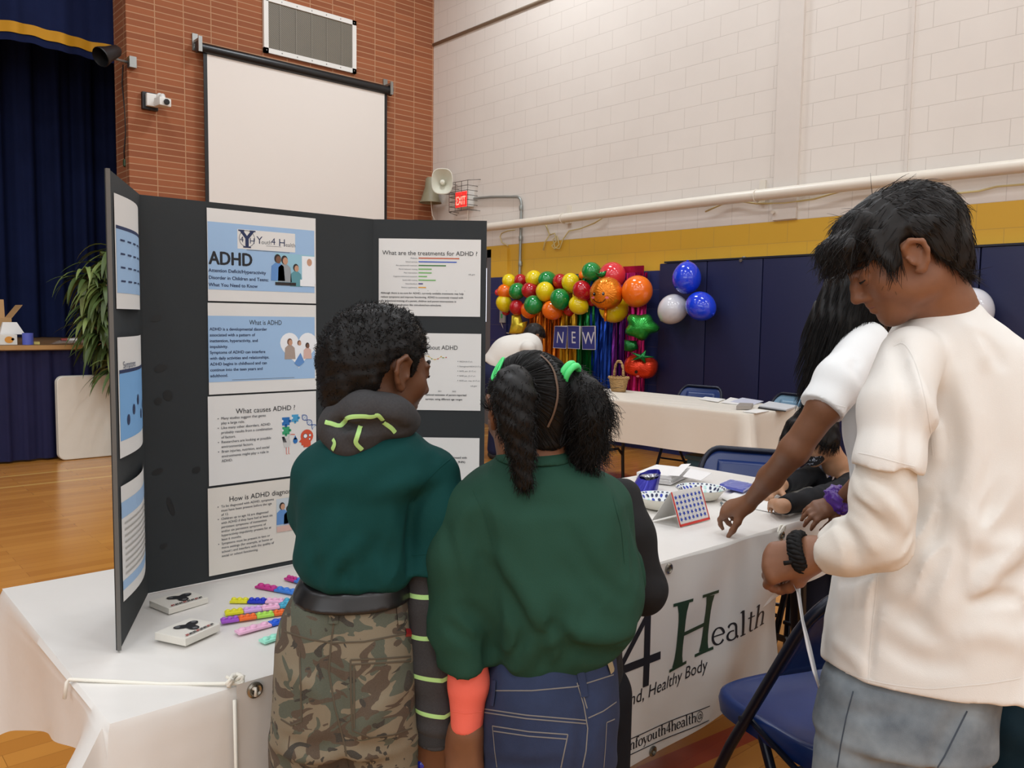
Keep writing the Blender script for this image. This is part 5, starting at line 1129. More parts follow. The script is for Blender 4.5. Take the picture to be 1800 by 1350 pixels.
# ---- N E W letter cards
M_CARD = mat('blue_letter_card', (52, 62, 138), .5); M_CARDE = mat('card_edge_white', (220, 222, 230), .5)
for ch_, (x0, y0, x1, y1, x2, y2, x3, y3), lw in (('N', (675, 715, 785, 712, 775, 915, 660, 908), .9), ('E', (788, 712, 905, 715, 895, 918, 790, 912), .62), ('W', (912, 716, 1035, 714, 1033, 924, 918, 922), 1.0)):
    q = [onx(840+a/5, 430+b/5, 6.50) for a, b in ((x3, y3), (x2, y2), (x1, y1), (x0, y0))]; lc = thing('letter_card', 'blue card with a white letter %s hanging in front of the foil fringe' % ch_, 'letter card', (q[0]+q[1])/2)
    mb = MB(); n3 = np.array([.004, 0, 0]); mb.add(q+[p_+n3 for p_ in q], [(0, 1, 2, 3), (7, 6, 5, 4), (0, 4, 5, 1), (1, 5, 6, 2), (2, 6, 7, 3), (3, 7, 4, 0)]); mb.build('card', M_CARDE, lc)
    f = Frame(q[0], q[1]-q[0], q[3]-q[0]); f.n = np.array([-1.0, 0, 0]); W = np.linalg.norm(q[1]-q[0]); H = np.linalg.norm(q[3]-q[0])
    mb = MB(); put_rect(mb, f, .005, .005, W-.005, H-.005, None, .001); mb.build('blue_face', M_CARD, lc, recalc=False)
    mb = MB(); put_text(mb, f, ch_, W*.5, H*.24, H*.74, M_CARDE, 'CENTER', .002, sx=.92*lw if ch_ != 'E' else .8); mb.build('letter', M_CARDE, lc, recalc=False)
# ================================================================== BY THE STAGE
q = (1.84, 8.27); wt = thing('folded_table', 'white folded table standing on its edge against the stage skirt', 'table', (2.3, 8.26, 0))
def slab(name, y0, y1, m_):
    out = []; r_ = .06; W, H = .92, .765
    for cx, cy, a0 in ((W-r_, H-r_, 0), (r_, H-r_, 90), (r_, r_, 180), (W-r_, r_, 270)):
        for a in np.linspace(a0, a0+90, 7): out.append((cx+r_*math.cos(R(a)), cy+r_*math.sin(R(a))))
    mb = MB(); mb.prism(out, (1.84, y0, .003), (1, 0, 0), (0, .0, 1), (0, 1, 0), y1-y0); o = mb.build(name, m_, wt, smooth=40); bv = o.modifiers.new('b', 'BEVEL'); bv.width = .008; bv.segments = 2; bv.angle_limit = R(50)
M_WT = mat('white_table_plastic', (222, 218, 206), .5, var=.05); slab('front_leaf', 8.215, 8.255, M_WT); slab('rear_leaf', 8.262, 8.30, M_WT)
mb = MB(); mb.tube([(1.9, 8.258, .1), (2.6, 8.258, .1)], .006, 6); mb.build('hinge_rail', M_STEEL, wt)
# potted plant with strap leaves
pc = np.array([2.50, 8.05, 0]); pl = thing('potted_plant', 'tall potted plant with drooping strap leaves in front of the stage', 'plant', pc)
mb = MB(); mb.lathe([(.0, 0), (.11, 0), (.135, .04), (.165, .2), (.172, .30), (.178, .33), (.165, .335), (.155, .30), (0, .29)], 28, pc); mb.build('pot', mat('dark_green_pot', (34, 38, 36), .35), pl, smooth=40)
mb = MB(); mb.lathe([(0, .305), (.15, .30)], 20, pc); mb.build('soil', mat('soil', (54, 40, 28), .95, bump=.6, bscale=60, bdist=.01), pl)
M_TRUNK = mat('pale_cane', (150, 120, 86), .8, var=.2); M_L1 = mat('leaf_mid_green', (74, 92, 46), .45, var=.3, vscale=10); M_L2 = mat('leaf_light_green', (118, 134, 74), .45, var=.2, vscale=10)
heads = []
for (px, py, dy) in ((196, 432, .0), (150, 478, .05), (185, 500, -.08), (178, 548, .04), (205, 560, -.04), (190, 596, .06), (206, 640, -.06), (222, 470, .08), (228, 540, .0), (168, 510, .02), (160, 560, -.03), (185, 455, .03)):
    tp = ony(px, py, 8.05+dy); b0 = pc+np.array([rng.uniform(-.06, .06), rng.uniform(-.05, .05), .29]); mid = (b0+tp)/2+np.array([.05, 0, 0]); mb = MB(); mb.tube([b0, mid, tp], [.022, .019, .013], 8); mb.build('cane', M_TRUNK, pl, smooth=True); heads.append((tp, mid))
r = np.random.default_rng(11)
def leaf(mb, base, dirv, L, w_, droop, m_):
    d = np.array(dirv, float); d /= np.linalg.norm(d); p_ = np.array(base, float); side = np.cross(d, [0, 0, 1.0]); side /= (np.linalg.norm(side)+1e-6); vs = []; n_ = 8
    for i in range(n_+1):
        t_ = i/n_; ww = w_*math.sin(math.pi*min(1, (t_*.85+.13)))**.8*(1-t_*.4) if i < n_ else .001
        vs += [p_-side*ww, p_+np.array([0, 0, -ww*.35]), p_+side*ww]
        d = d+np.array([0, 0, -droop/n_]); d /= np.linalg.norm(d); p_ = p_+d*L/n_
    mb.add(vs, [(3*i+k, 3*i+k+1, 3*i+4+k, 3*i+3+k) for i in range(n_) for k in range(2)], m_)
for hi, (tp, mid) in enumerate(heads):
    for ml, cnt in ((M_L1, 34), (M_L2, 12)):
        mb = MB()
        for i in range(cnt):
            a = r.uniform(0, 6.283); el = r.uniform(-.2, 1.1); base = tp+(mid-tp)*r.uniform(0, .4)*(.9 if ml is M_L1 else .3); leaf(mb, base, (math.cos(a), math.sin(a)*.8, el), r.uniform(.26, .44), r.uniform(.022, .036), r.uniform(1.4, 3.2), ml)
        o = mb.build('foliage', ml, pl, smooth=True, recalc=False); o['kind'] = 'stuff'
# things lying on the stage edge
DZ = 1.046
def ons(px, py): return onz(px, py, DZ)
q = np.array([1.33, 8.9, DZ]); bx = thing('cardboard_box', 'open brown cardboard box on the stage at the left edge of the photo', 'box', q); M_CARDB = mat('brown_cardboard', (176, 138, 92), .8, var=.06)
c = ony(12, 580, 8.85); mb = MB(); x1 = ony(17, 580, 8.85)[0]; mb.box((x1-.34, 8.75, DZ), (x1, 9.05, DZ+.24)); mb.build('box_body', M_CARDB, bx)
mb = MB(); mb.fbox((x1-.34, 9.05, DZ+.24), (.34, 0, 0), (0, .03, .17), (0, .004, 0)); mb.build('flap', M_CARDB, bx); mb = MB(); mb.fbox((x1, 8.75, DZ+.24), (0, .3, 0), (.09, 0, .12), (.003, 0, -.002)); mb.build('flap', M_CARDB, bx)
def sbox(name, px0, px1, pyb, pyt, y, dy, m_, label, cat, par=False):
    a = ony(px0, pyb, y); b = ony(px1, pyt, y); mb = MB(); mb.box((a[0], y, DZ), (b[0], y+dy, DZ+max(.01, b[2]-a[2])), bevel=.004); return tag(mb.build(name, m_), label, cat)
wb = thing('snack_box', 'white carton printed with orange on the stage edge', 'box', (ony(15, 600, 8.5)[0], 8.5, DZ)); a = ony(-6, 600, 8.5); b = ony(30, 584, 8.5)
mb = MB(); mb.box((a[0], 8.5, DZ), (b[0], 8.62, DZ+.09), bevel=.004); mb.build('carton', M_BOXW, wb)
f = Frame((a[0], 8.499, DZ), (1, 0, 0), (0, 0, 1)); f.n = np.array([0, -1., 0]); mb = MB(); put_ell(mb, f, (b[0]-a[0])*.6, .045, .035, .03, mat('orange_print', (222, 150, 60), .5), .001); put_ell(mb, f, (b[0]-a[0])*.78, .05, .012, .012, M_BLK, .001); mb.build('print', None, wb)
mb = MB(); a2 = ony(0, 590, 8.64); mb.add([(a2[0], 8.64, DZ+.09), (a2[0]+.2, 8.64, DZ+.09), (a2[0]+.14, 8.66, DZ+.20), (a2[0]+.03, 8.66, DZ+.2), (a2[0], 8.72, DZ+.09), (a2[0]+.2, 8.72, DZ+.09), (a2[0]+.14, 8.70, DZ+.20), (a2[0]+.03, 8.70, DZ+.2)], [(0, 1, 2, 3), (7, 6, 5, 4), (0, 4, 5, 1), (1, 5, 6, 2), (2, 6, 7, 3), (3, 7, 4, 0)]); mb.build('paper_packet', M_PAPER, wb)
q = ony(49, 600, 8.5); tr = thing('tape_roll', 'blue cylinder standing on the edge of the stage', 'tape roll', (q[0], 8.5, DZ)); mb = MB(); mb.lathe([(.0, .0), (.045, 0), (.045, .105), (.030, .105), (.028, .02)], 24, (q[0], 8.5, DZ)); mb.build('tape', mat('blue_vinyl_tape', (92, 104, 196), .35), tr, smooth=40)
sbox('yellow_pad', 59.5, 70, 600, 595, 8.5, .06, mat('yellow_pad', (206, 190, 110), .6), 'small yellow pad on the stage edge right of the blue cylinder', 'pad')
mk2 = thing('marker_pen', 'white and red marker lying on the stage left of the plant', 'pen', (ony(122, 591, 9.3)[0], 9.3, DZ)); a = ony(107, 591, 9.3); b = ony(118, 591, 9.3); c = ony(137, 591, 9.3)
mb = MB(); mb.tube([(b[0], 9.3, DZ+.016), (c[0], 9.3, DZ+.016)], .016, 10); mb.build('barrel', M_WHITEP, mk2, smooth=40); mb = MB(); mb.tube([(a[0], 9.3, DZ+.016), (b[0], 9.3, DZ+.016)], .017, 10); mb.build('cap', mat('red_cap', (140, 46, 40), .4), mk2, smooth=40)
x0 = ony(90, 600, 8.55)[0]; mb = MB(); mb.grid(lambda a, b: (x0+.38*a, 8.45+.2*b, DZ+.005+.05*math.sin(a*3.14)*math.sin(b*3.0+.2)*(1+.3*math.sin(a*14))), 20, 8); tag(mb.build('plastic_wrap', mat('clear_wrap', (210, 210, 206), .1, alpha=.22), smooth=True), 'crumpled clear plastic wrap on the stage edge', 'plastic wrap')
sbox('small_carton', 164, 180, 600, 572, 8.7, .2, M_CARDB, 'small brown carton on the stage behind the plant leaves', 'box')
# ================================================================== SMOOTH SURFACES FOR PEOPLE AND CLOTHES
def nrm_(v): v = np.array(v, float); return v/(np.linalg.norm(v)+1e-12)
def catmull(zs, vals, n=160):
    zs = np.array(zs, float); vals = np.array(vals, float); o = np.argsort(zs); zs = zs[o]; vals = vals[o]
    Z = np.linspace(zs[0], zs[-1], n); out = np.zeros((n, vals.shape[1])); d = np.diff(zs); sl = np.diff(vals, axis=0)/d[:, None]
    m_ = np.zeros_like(vals); m_[0] = sl[0]; m_[-1] = sl[-1]
    for i in range(1, len(zs)-1):
        same = sl[i-1]*sl[i] > 0; w1 = 2*d[i]+d[i-1]; w2 = d[i]+2*d[i-1]
        m_[i] = np.where(same, (w1+w2)/(w1/np.where(same, sl[i-1], 1)+w2/np.where(same, sl[i], 1)), 0)
    k = np.clip(np.searchsorted(zs, Z, 'right')-1, 0, len(zs)-2); t = ((Z-zs[k])/d[k])[:, None]; h = d[k][:, None]
    out = (2*t**3-3*t**2+1)*vals[k]+(t**3-2*t**2+t)*h*m_[k]+(-2*t**3+3*t**2)*vals[k+1]+(t**3-t**2)*h*m_[k+1]
    return Z, out
_K = np.random.default_rng(3).normal(size=(24, 3)); _K /= np.linalg.norm(_K, axis=1)[:, None]; _PH = np.random.default_rng(4).uniform(0, 6.28, 24)
def wob(p, freq, n=6, seed=0):
    """smooth pseudo noise, -1..1"""
    s_ = 0
    for i in range(n):
        j = (i+seed*5) % 24; s_ = s_+np.sin((p@_K[j])*freq*(1+.22*i)+_PH[j]+1.7*np.sin((p@_K[(j+7) % 24])*freq*.45+_PH[(j+3) % 24]))
    return s_/n
class Sdf:
    def __init__(s, h=.004): s.h = h; s.ops = []; s.lo = np.full(3, 1e9); s.hi = np.full(3, -1e9); s.disp = []; s.folds = []; s.pxf = []
    def _op(s, lo, hi, fn, k, mode):
        lo = np.array(lo, float); hi = np.array(hi, float)
        if mode == 'u': s.lo = np.minimum(s.lo, lo); s.hi = np.maximum(s.hi, hi)
        s.ops.append((lo, hi, fn, k, mode))
    def cap(s, pts, rads, k=.012, k0=None, mode='u', clip=None):
        pts = [np.array(p, float) for p in pts]; rads = [rads]*len(pts) if np.isscalar(rads) else list(rads); cn = None if clip is None else nrm_(clip[1])
        for i in range(len(pts)-1):
            a, b, ra, rb = pts[i], pts[i+1], rads[i], rads[i+1]; ba = b-a; bb = ba@ba+1e-12
            def fn(X, Y, Z, a=a, ba=ba, bb=bb, ra=ra, rb=rb):
                x, y, z = X-a[0], Y-a[1], Z-a[2]; t = np.clip((x*ba[0]+y*ba[1]+z*ba[2])/bb, 0, 1)
                d_ = np.sqrt((x-t*ba[0])**2+(y-t*ba[1])**2+(z-t*ba[2])**2)-(ra+t*(rb-ra))
                if clip is not None: d_ = np.maximum(d_, (X-clip[0][0])*cn[0]+(Y-clip[0][1])*cn[1]+(Z-clip[0][2])*cn[2])
                return d_
            rm = max(ra, rb); s._op(np.minimum(a, b)-rm, np.maximum(a, b)+rm, fn, (k0 if (i == 0 and k0 is not None) else k), mode)
        return s
    def ell(s, c, r, ax=None, k=.012, mode='u'):
        c = np.array(c, float); r = np.array(r, float); A = np.eye(3) if ax is None else np.array(ax, float)
        def fn(X, Y, Z):
            x, y, z = X-c[0], Y-c[1], Z-c[2]; q0 = 0; q1 = 0
            for i in range(3):
                l_ = x*A[i][0]+y*A[i][1]+z*A[i][2]; q0 = q0+(l_/r[i])**2; q1 = q1+(l_/r[i]**2)**2
            q0 = np.sqrt(q0); q1 = np.sqrt(q1)+1e-9; return q0*(q0-1)/q1
        e = np.sqrt(((A*r[:, None])**2).sum(0)); s._op(c-e, c+e, fn, k, mode); return s
    def loft(s, rows, ud, k=.015, n=2.3, mode='u', round_=.012):
        """rows: (z, cx, cy, rx, ry); ud: lateral horizontal unit vector"""
        rows = np.array(rows, float); Zk, V = catmull(rows[:, 0], rows[:, 1:]); ud = np.array(ud, float); vd = np.array([-ud[1], ud[0]])
        z0, z1 = Zk[0], Zk[-1]
        def fn(X, Y, Z):
            z1d = Z.reshape(-1) if Z.ndim == 3 and Z.shape[0] == 1 and Z.shape[1] == 1 else Z
            g = [np.interp(z1d, Zk, V[:, i]) for i in range(4)]
            if Z.ndim == 3 and Z.shape[0] == 1 and Z.shape[1] == 1: g = [q.reshape(1, 1, -1) for q in g]
            x, y = X-g[0], Y-g[1]; a = np.abs(x*ud[0]+y*ud[1])/g[2]; b = np.abs(x*vd[0]+y*vd[1])/g[3]
            q = (a**n+b**n)**(1/n); d = (q-1)*np.minimum(g[2], g[3]); zz = np.maximum(Z-z1, z0-Z)
            dx = np.maximum(d+round_, 0); dz = np.maximum(zz+round_, 0); return np.sqrt(dx*dx+dz*dz)+np.minimum(np.maximum(d, zz)+round_, 0)-round_
        m_ = V[:, 2:].max(); s._op((V[:, 0].min()-m_, V[:, 1].min()-m_, z0), (V[:, 0].max()+m_, V[:, 1].max()+m_, z1), fn, k, mode); return s
    def func(s, lo, hi, fn, k=.0, mode='i'): s._op(lo, hi, fn, k, mode); return s
    def cut(s, p, n_, ball=None, k=.004):
        """remove the half space beyond p along n_; ball=(centre, radius) limits it"""
        p = np.array(p, float); n_ = nrm_(n_)
        def fn(X, Y, Z): return (X-p[0])*n_[0]+(Y-p[1])*n_[1]+(Z-p[2])*n_[2]
        lo, hi = (None, None) if ball is None else (np.array(ball[0])-ball[1], np.array(ball[0])+ball[1])
        s.ops.append((lo, hi, fn, k, 'i')); return s
    def fold(s, pts, amp, w_):
        """crease along points in space, or along photo points carried onto the cloth"""
        (s.pxf if len(pts[0]) == 2 else s.folds).append((np.array(pts, float), amp, w_)); return s
    def settle(s):
        if not s.pxf: return
        pf, fo, h = s.pxf, s.folds, s.h; s.pxf = []; s.folds = []; s.h = h*1.8; v, q = s.mesh(); s.h = h; s.folds = fo; tr = BVHTree.FromPolygons([tuple(a) for a in v.tolist()], [tuple(a) for a in q.tolist()])
        for pts, amp, w_ in pf:
            out = []
            for x, y in densify(smoothpts(pts, 1), 14):
                hit = tr.ray_cast(Vector(CAM), Vector(nrm_(_ray(x, y))), 30.0)
                if hit[0] is not None: out.append(np.array(hit[0]))
            if len(out) > 1: s.folds.append((np.array(out), amp, w_))
    def mesh(s):
        h = s.h; pad = .03; lo = s.lo-pad; n = np.ceil((s.hi+pad-lo)/h).astype(int)+1
        F = np.full(n, 1.0, np.float32); ax = [(lo[i]+h*np.arange(n[i])).astype(np.float32) for i in range(3)]
        for (a, b, fn, k, mode) in s.ops:
            if a is None: sl = [slice(0, n[i]) for i in range(3)]
            else:
                m_ = (k+2.5*h) if mode != 'i' else 0
                i0 = np.clip(np.floor((a-m_-lo)/h).astype(int), 0, n-1); i1 = np.clip(np.ceil((b+m_-lo)/h).astype(int)+1, 1, n); sl = [slice(i0[i], i1[i]) for i in range(3)]
            X = ax[0][sl[0]].reshape(-1, 1, 1); Y = ax[1][sl[1]].reshape(1, -1, 1); Z = ax[2][sl[2]].reshape(1, 1, -1)
            d = fn(X, Y, Z).astype(np.float32); sl = tuple(sl); G = F[sl]
            if mode == 'u':
                if k > 1e-6: hh = np.maximum(k-np.abs(G-d), 0)/k; F[sl] = np.minimum(G, d)-hh*hh*k*.25
                else: F[sl] = np.minimum(G, d)
            elif mode == 's':
                hh = np.maximum(k-np.abs(-G-d), 0)/max(k, 1e-6); F[sl] = np.maximum(G, -d)+hh*hh*k*.25
            else:
                hh = np.maximum(k-np.abs(G-d), 0)/max(k, 1e-6); F[sl] = np.maximum(G, d)+hh*hh*k*.25
        if s.disp or s.folds:
            I = np.argwhere(np.abs(F) < .03); p = lo+I*h; f = F[I[:, 0], I[:, 1], I[:, 2]].astype(float)
            for fn in s.disp: f = f-fn(p)
            for pts, amp, w_ in s.folds:
                bb0, bb1 = pts.min(0)-3*w_, pts.max(0)+3*w_; msk = np.all((p > bb0) & (p < bb1), axis=1); q = p[msk]
                if len(q) == 0: continue
                best = np.full(len(q), 1e9); tt = np.zeros(len(q)); N = len(pts)-1
                for i in range(N):
                    a = pts[i]; ba = pts[i+1]-a; t = np.clip(((q-a)@ba)/(ba@ba+1e-12), 0, 1); dd = np.linalg.norm(q-a-t[:, None]*ba, axis=1); up = dd < best; best = np.where(up, dd, best); tt = np.where(up, (i+t)/N, tt)
                f[msk] -= amp*np.exp(-(best/w_)**2)*np.sin(np.pi*np.clip(.08+.84*tt, 0, 1))**.5
            F[I[:, 0], I[:, 1], I[:, 2]] = f
        # surface nets
        S_ = F < 0; c = np.zeros(np.array(F.shape)-1, np.uint8)
        for i in (0, 1):
            for j in (0, 1):
                for k in (0, 1): c += S_[i:F.shape[0]-1+i, j:F.shape[1]-1+j, k:F.shape[2]-1+k]
        act = (c > 0) & (c < 8); idx = np.argwhere(act); vid = np.full(act.shape, -1, np.int32); vid[act] = np.arange(len(idx))
        corners = [(i, j, k) for i in (0, 1) for j in (0, 1) for k in (0, 1)]
        V = np.stack([F[idx[:, 0]+i, idx[:, 1]+j, idx[:, 2]+k] for i, j, k in corners], 1); acc = np.zeros((len(idx), 3)); cnt = np.zeros(len(idx))
        for a in range(8):
            for b in range(a+1, 8):
                ca, cb = np.array(corners[a]), np.array(corners[b])
                if np.abs(ca-cb).sum() != 1: continue
                va, vb = V[:, a], V[:, b]; mk = (va < 0) != (vb < 0); t = np.where(mk, va/np.where(mk, va-vb, 1), 0)
                acc += np.where(mk[:, None], ca+t[:, None]*(cb-ca), 0); cnt += mk
        verts = lo+h*(idx+acc/cnt[:, None]); quads = []
        for axs in range(3):
            A = [slice(1, -1)]*3; A[axs] = slice(0, -1); B = list(A); B[axs] = slice(1, None); sa = S_[tuple(A)]; sb = S_[tuple(B)]
            E = np.argwhere(sa != sb); 
            if len(E) == 0: continue
            inside_first = sa[E[:, 0], E[:, 1], E[:, 2]]; E = E+np.array([0 if i == axs else 1 for i in range(3)]); o1, o2 = [(1, 2), (2, 0), (0, 1)][axs]
            def cell(d1, d2):
                q = E.copy(); q[:, o1] -= d1; q[:, o2] -= d2; return vid[q[:, 0], q[:, 1], q[:, 2]]
            q = np.stack([cell(1, 1), cell(0, 1), cell(0, 0), cell(1, 0)], 1); q[~inside_first] = q[~inside_first][:, ::-1]; quads.append(q)
        quads = np.concatenate(quads); quads = quads[(quads >= 0).all(1)]
        # one light relaxation
        sm = np.zeros_like(verts); dg = np.zeros(len(verts))
        for i in range(4):
            a, b = quads[:, i], quads[:, (i+1) % 4]; np.add.at(sm, a, verts[b]); np.add.at(dg, a, 1)
        verts = verts*.5+.5*sm/np.maximum(dg, 1)[:, None]
        return verts, quads
    def build(s, name, m_, parent, extra=None):
        s.settle(); v, q = s.mesh(); o = raw_mesh(name, v, q, m_, parent, extra); return o
def raw_mesh(name, v, q, mats, parent, extra=None):
    if extra is not None: 
        v2, q2 = extra; q = np.concatenate([q, q2+len(v)]) if len(v) else q2; v = np.concatenate([v, v2]) if len(v) else v2
    L = np.zeros(3) if parent is None else (np.array(parent['_o']) if '_o' in parent else np.array(parent.matrix_world.translation))
    me = bpy.data.meshes.new(name); me.vertices.add(len(v)); me.vertices.foreach_set('co', (v-L).astype(np.float32).ravel())
    me.loops.add(q.size); me.loops.foreach_set('vertex_index', q.astype(np.int32).ravel()); me.polygons.add(len(q))
    me.polygons.foreach_set('loop_start', np.arange(0, q.size, 4, dtype=np.int32)); me.polygons.foreach_set('use_smooth', np.ones(len(q), bool)); me.update(calc_edges=True); me.validate()
    for x in (mats if isinstance(mats, (list, tuple)) else [mats]): me.materials.append(x)
    o = bpy.data.objects.new(name, me); COL.objects.link(o)
    if parent is not None: o.parent = parent; o['_o'] = tuple(L)
    return o
def vnormals(v, q):
    n = np.cross(v[q[:, 2]]-v[q[:, 0]], v[q[:, 3]]-v[q[:, 1]]); out = np.zeros_like(v)
    for i in range(4): np.add.at(out, q[:, i], n)
    return out/(np.linalg.norm(out, axis=1)[:, None]+1e-12)
def strands(roots, dirs, length, seg=6, width=.0006, grav=0.0, curl=0.0, cfreq=60., seed=1, taper=.3, pull=None):
    """thin three-sided hair tubes"""
    r = np.random.default_rng(seed); N = len(roots); p = roots.copy(); d = dirs/np.linalg.norm(dirs, axis=1)[:, None]; L = (np.full(N, length) if np.isscalar(length) else length)
    ref = r.normal(size=(N, 3)); ph = r.uniform(0, 6.28, N); V = []; e1 = np.cross(d, ref); e1 /= np.linalg.norm(e1, axis=1)[:, None]; e2 = np.cross(d, e1); q = p.copy()
    for i in range(seg+1):
        t = i/seg; w_ = width*(1-(1-taper)*t); base = q+(e1*np.cos(ph+t*cfreq*L)[:, None]+e2*np.sin(ph+t*cfreq*L)[:, None])*(curl*min(1, t*3))
        a1 = np.cross(d, ref); a1 /= np.linalg.norm(a1, axis=1)[:, None]; a2 = np.cross(d, a1)
        for k in range(3): V.append(base+(a1*math.cos(2.094*k)+a2*math.sin(2.094*k))*w_)
        if i < seg:
            d = d+np.array([0, 0, -grav/seg]); 
            if pull is not None: d = d+pull(q)/seg
            d /= np.linalg.norm(d, axis=1)[:, None]; q = q+d*(L/seg)[:, None]
    V = np.stack(V, 1).reshape(N, seg+1, 3, 3); v = V.reshape(-1, 3); base = (np.arange(N)*(seg+1)*3)[:, None]; Q = []
    for i in range(seg):
        for k in range(3): Q.append(np.concatenate([base+i*3+k, base+i*3+(k+1) % 3, base+(i+1)*3+(k+1) % 3, base+(i+1)*3+k], 1))
    return v, np.concatenate(Q)
def pick(v, q, n, seed, cond=None):
    nn = vnormals(v, q); r = np.random.default_rng(seed); ids = np.arange(len(v))
    if cond is not None: ids = ids[cond(v, nn)]
    ids = r.choice(ids, n); return v[ids], nn[ids]
def on_surface(objs, pts, off=.0008):
    """where the camera ray through each photo point meets a surface"""
    out = []
    trees = []
    for o in objs:
        if isinstance(o, tuple): trees.append(BVHTree.FromPolygons([tuple(a) for a in o[0].tolist()], [tuple(a) for a in o[1].tolist()])); continue
        L = np.array(o.parent.matrix_world.translation) if o.parent else np.zeros(3); L = np.array(o['_o']) if '_o' in o else L
        me = o.data; v = np.empty(len(me.vertices)*3, np.float32); me.vertices.foreach_get('co', v); v = v.reshape(-1, 3)+L
        trees.append(BVHTree.FromPolygons([tuple(a) for a in v.tolist()], [tuple(p.vertices) for p in me.polygons]))
    for x, y in pts:
        d = nrm_(_ray(x, y)); best = None
        for tr in trees:
            hit = tr.ray_cast(Vector(CAM), Vector(d), 30.0)
            if hit[0] is not None and (best is None or hit[3] < best[3]): best = hit
        out.append(None if best is None else (np.array(best[0])+np.array(best[1])*off, np.array(best[1])))
    return out
def densify(pts, step=6):
    out = []
    for (x0, y0), (x1, y1) in zip(pts[:-1], pts[1:]):
        n = max(1, int(math.hypot(x1-x0, y1-y0)/step)); out += [(x0+(x1-x0)*i/n, y0+(y1-y0)*i/n) for i in range(n)]
    return out+[pts[-1]]
def smoothpts(pts, n=4):
    pts = np.array(pts, float)
    for _ in range(n if len(pts) > 2 else 0):
        if len(pts) > 60: break
        q = np.stack([pts[:-1]*.75+pts[1:]*.25, pts[:-1]*.25+pts[1:]*.75], 1).reshape(-1, 2); pts = np.concatenate([pts[:1], q, pts[-1:]])
    return [tuple(p) for p in pts]
def seam(name, objs, polylines, w_, m_, parent, off=.0006, label=None, th=None, smooth_=False):
    mb = MB()
    for pl in polylines:
        hs = [h for h in on_surface(objs, densify(smoothpts(pl, 2) if smooth_ else pl), off) if h is not None]
        if len(hs) < 2: continue
        vs = []
        for i, (p, nn) in enumerate(hs):
            t = hs[min(i+1, len(hs)-1)][0]-hs[max(i-1, 0)][0]; t = nrm_(t); s_ = nrm_(np.cross(nn, t)); vs += [p-s_*w_/2, p+nn*(th or w_*.15), p+s_*w_/2]
        fs = [(3*i+k, 3*i+k+1, 3*i+4+k, 3*i+3+k) for i in range(len(hs)-1) for k in (0, 1) if np.linalg.norm(hs[i][0]-hs[i+1][0]) < .05]
        mb.add(vs, fs)
    if not mb.v: return None
    o = mb.build(name, m_, parent, smooth=True, recalc=False)
    if label: o['label'] = label
    return o
# ---- anatomy
class Hd:
    """head frame: centre C, forward f, up u, height h"""
    def __init__(s, C, f, u, h):
        s.C = np.array(C, float); s.f = nrm_(f); u = np.array(u, float); s.u = nrm_(u-s.f*(u@s.f)); s.r = np.cross(s.f, s.u); s.h = h; s.A = np.array([s.r, s.f, s.u])
    def p(s, x, y, z): return s.C+(s.r*x+s.f*y+s.u*z)*s.h
    def loc(s, q): return (np.asarray(q)-s.C)@s.A.T/s.h
def facing(yaw, pitch):
    """yaw 0 = away from camera, + = photo right (degrees); pitch down +"""
    f = FW*math.cos(R(yaw))+RT*math.sin(R(yaw)); f2 = f*math.cos(R(pitch))-UP*math.sin(R(pitch)); u2 = UP*math.cos(R(pitch))+f*math.sin(R(pitch)); return f2, u2
def add_head(b, H, neck_to, neck_r=.055, nose=1.0, lips=1.0):
    h = H.h; E = lambda x, y, z, rx, ry, rz, k=.03, mode='u', A=None: b.ell(H.p(x, y, z), (rx*h, ry*h, rz*h), H.A if A is None else A, k*h*3, mode)
    E(0, -.06, .13, .345, .43, .355); E(0, .10, -.10, .275, .30, .36); E(0, .20, -.36, .16, .17, .13); E(0, .27, -.41, .085, .09, .07, .03)
    for s_ in (-1, 1):
        E(s_*.17, .24, -.10, .105, .10, .11, .03); E(s_*.20, .02, -.26, .10, .17, .13, .03)
        E(s_*.135, .425, .015, .075, .055, .045, .02, 's'); E(s_*.135, .345, .012, .062, .055, .050, .006)
        b.cap([H.p(s_*.045, .385, .085), H.p(s_*.20, .345, .085)], [.030*h, .022*h], k=.05*h)
        E(s_*.052, .405, -.155, .036, .04, .03, .015)
        # ear: rim, bowl and lobe
        ex = s_*.345
        rim = [(ex-s_*.02, .05, .04), (ex+s_*.02, .045, .10), (ex+s_*.05, -.02, .135), (ex+s_*.07, -.095, .085), (ex+s_*.065, -.10, .0), (ex+s_*.045, -.065, -.08), (ex+s_*.015, -.01, -.135), (ex, .035, -.12)]
        b.cap([H.p(*q) for q in rim], [.018*h, .022*h, .024*h, .024*h, .022*h, .022*h, .030*h, .018*h], k=.015*h)
        E(ex+s_*.012, -.02, .0, .024, .075, .11, .012); E(ex+s_*.055, .005, .0, .026, .045, .065, .008, 's')
        b.cap([H.p(ex+s_*.01, .055, .01), H.p(ex+s_*.025, .04, -.04)], [.016*h, .020*h], k=.012*h)
    b.cap([H.p(0, .375, .06), H.p(0, .425, -.03), H.p(0, .465*(.97+.03*nose), -.125)], [.030*h, .034*h, .050*h*nose], k=.05*h)
    b.cap([H.p(-.075, .345, -.232), H.p(0, .395, -.222), H.p(.075, .345, -.232)], [.018*h, .028*h*lips, .018*h], k=.022*h); b.cap([H.p(-.065, .335, -.275), H.p(0, .385, -.283), H.p(.065, .335, -.275)], [.018*h, .030*h*lips, .018*h], k=.022*h)
    b.cap([H.p(0, -.12, -.18), (H.p(0, -.12, -.45)+np.array(neck_to)*1.0)/2, neck_to], [neck_r*1.02, neck_r*.95, neck_r*1.05], k=.02)
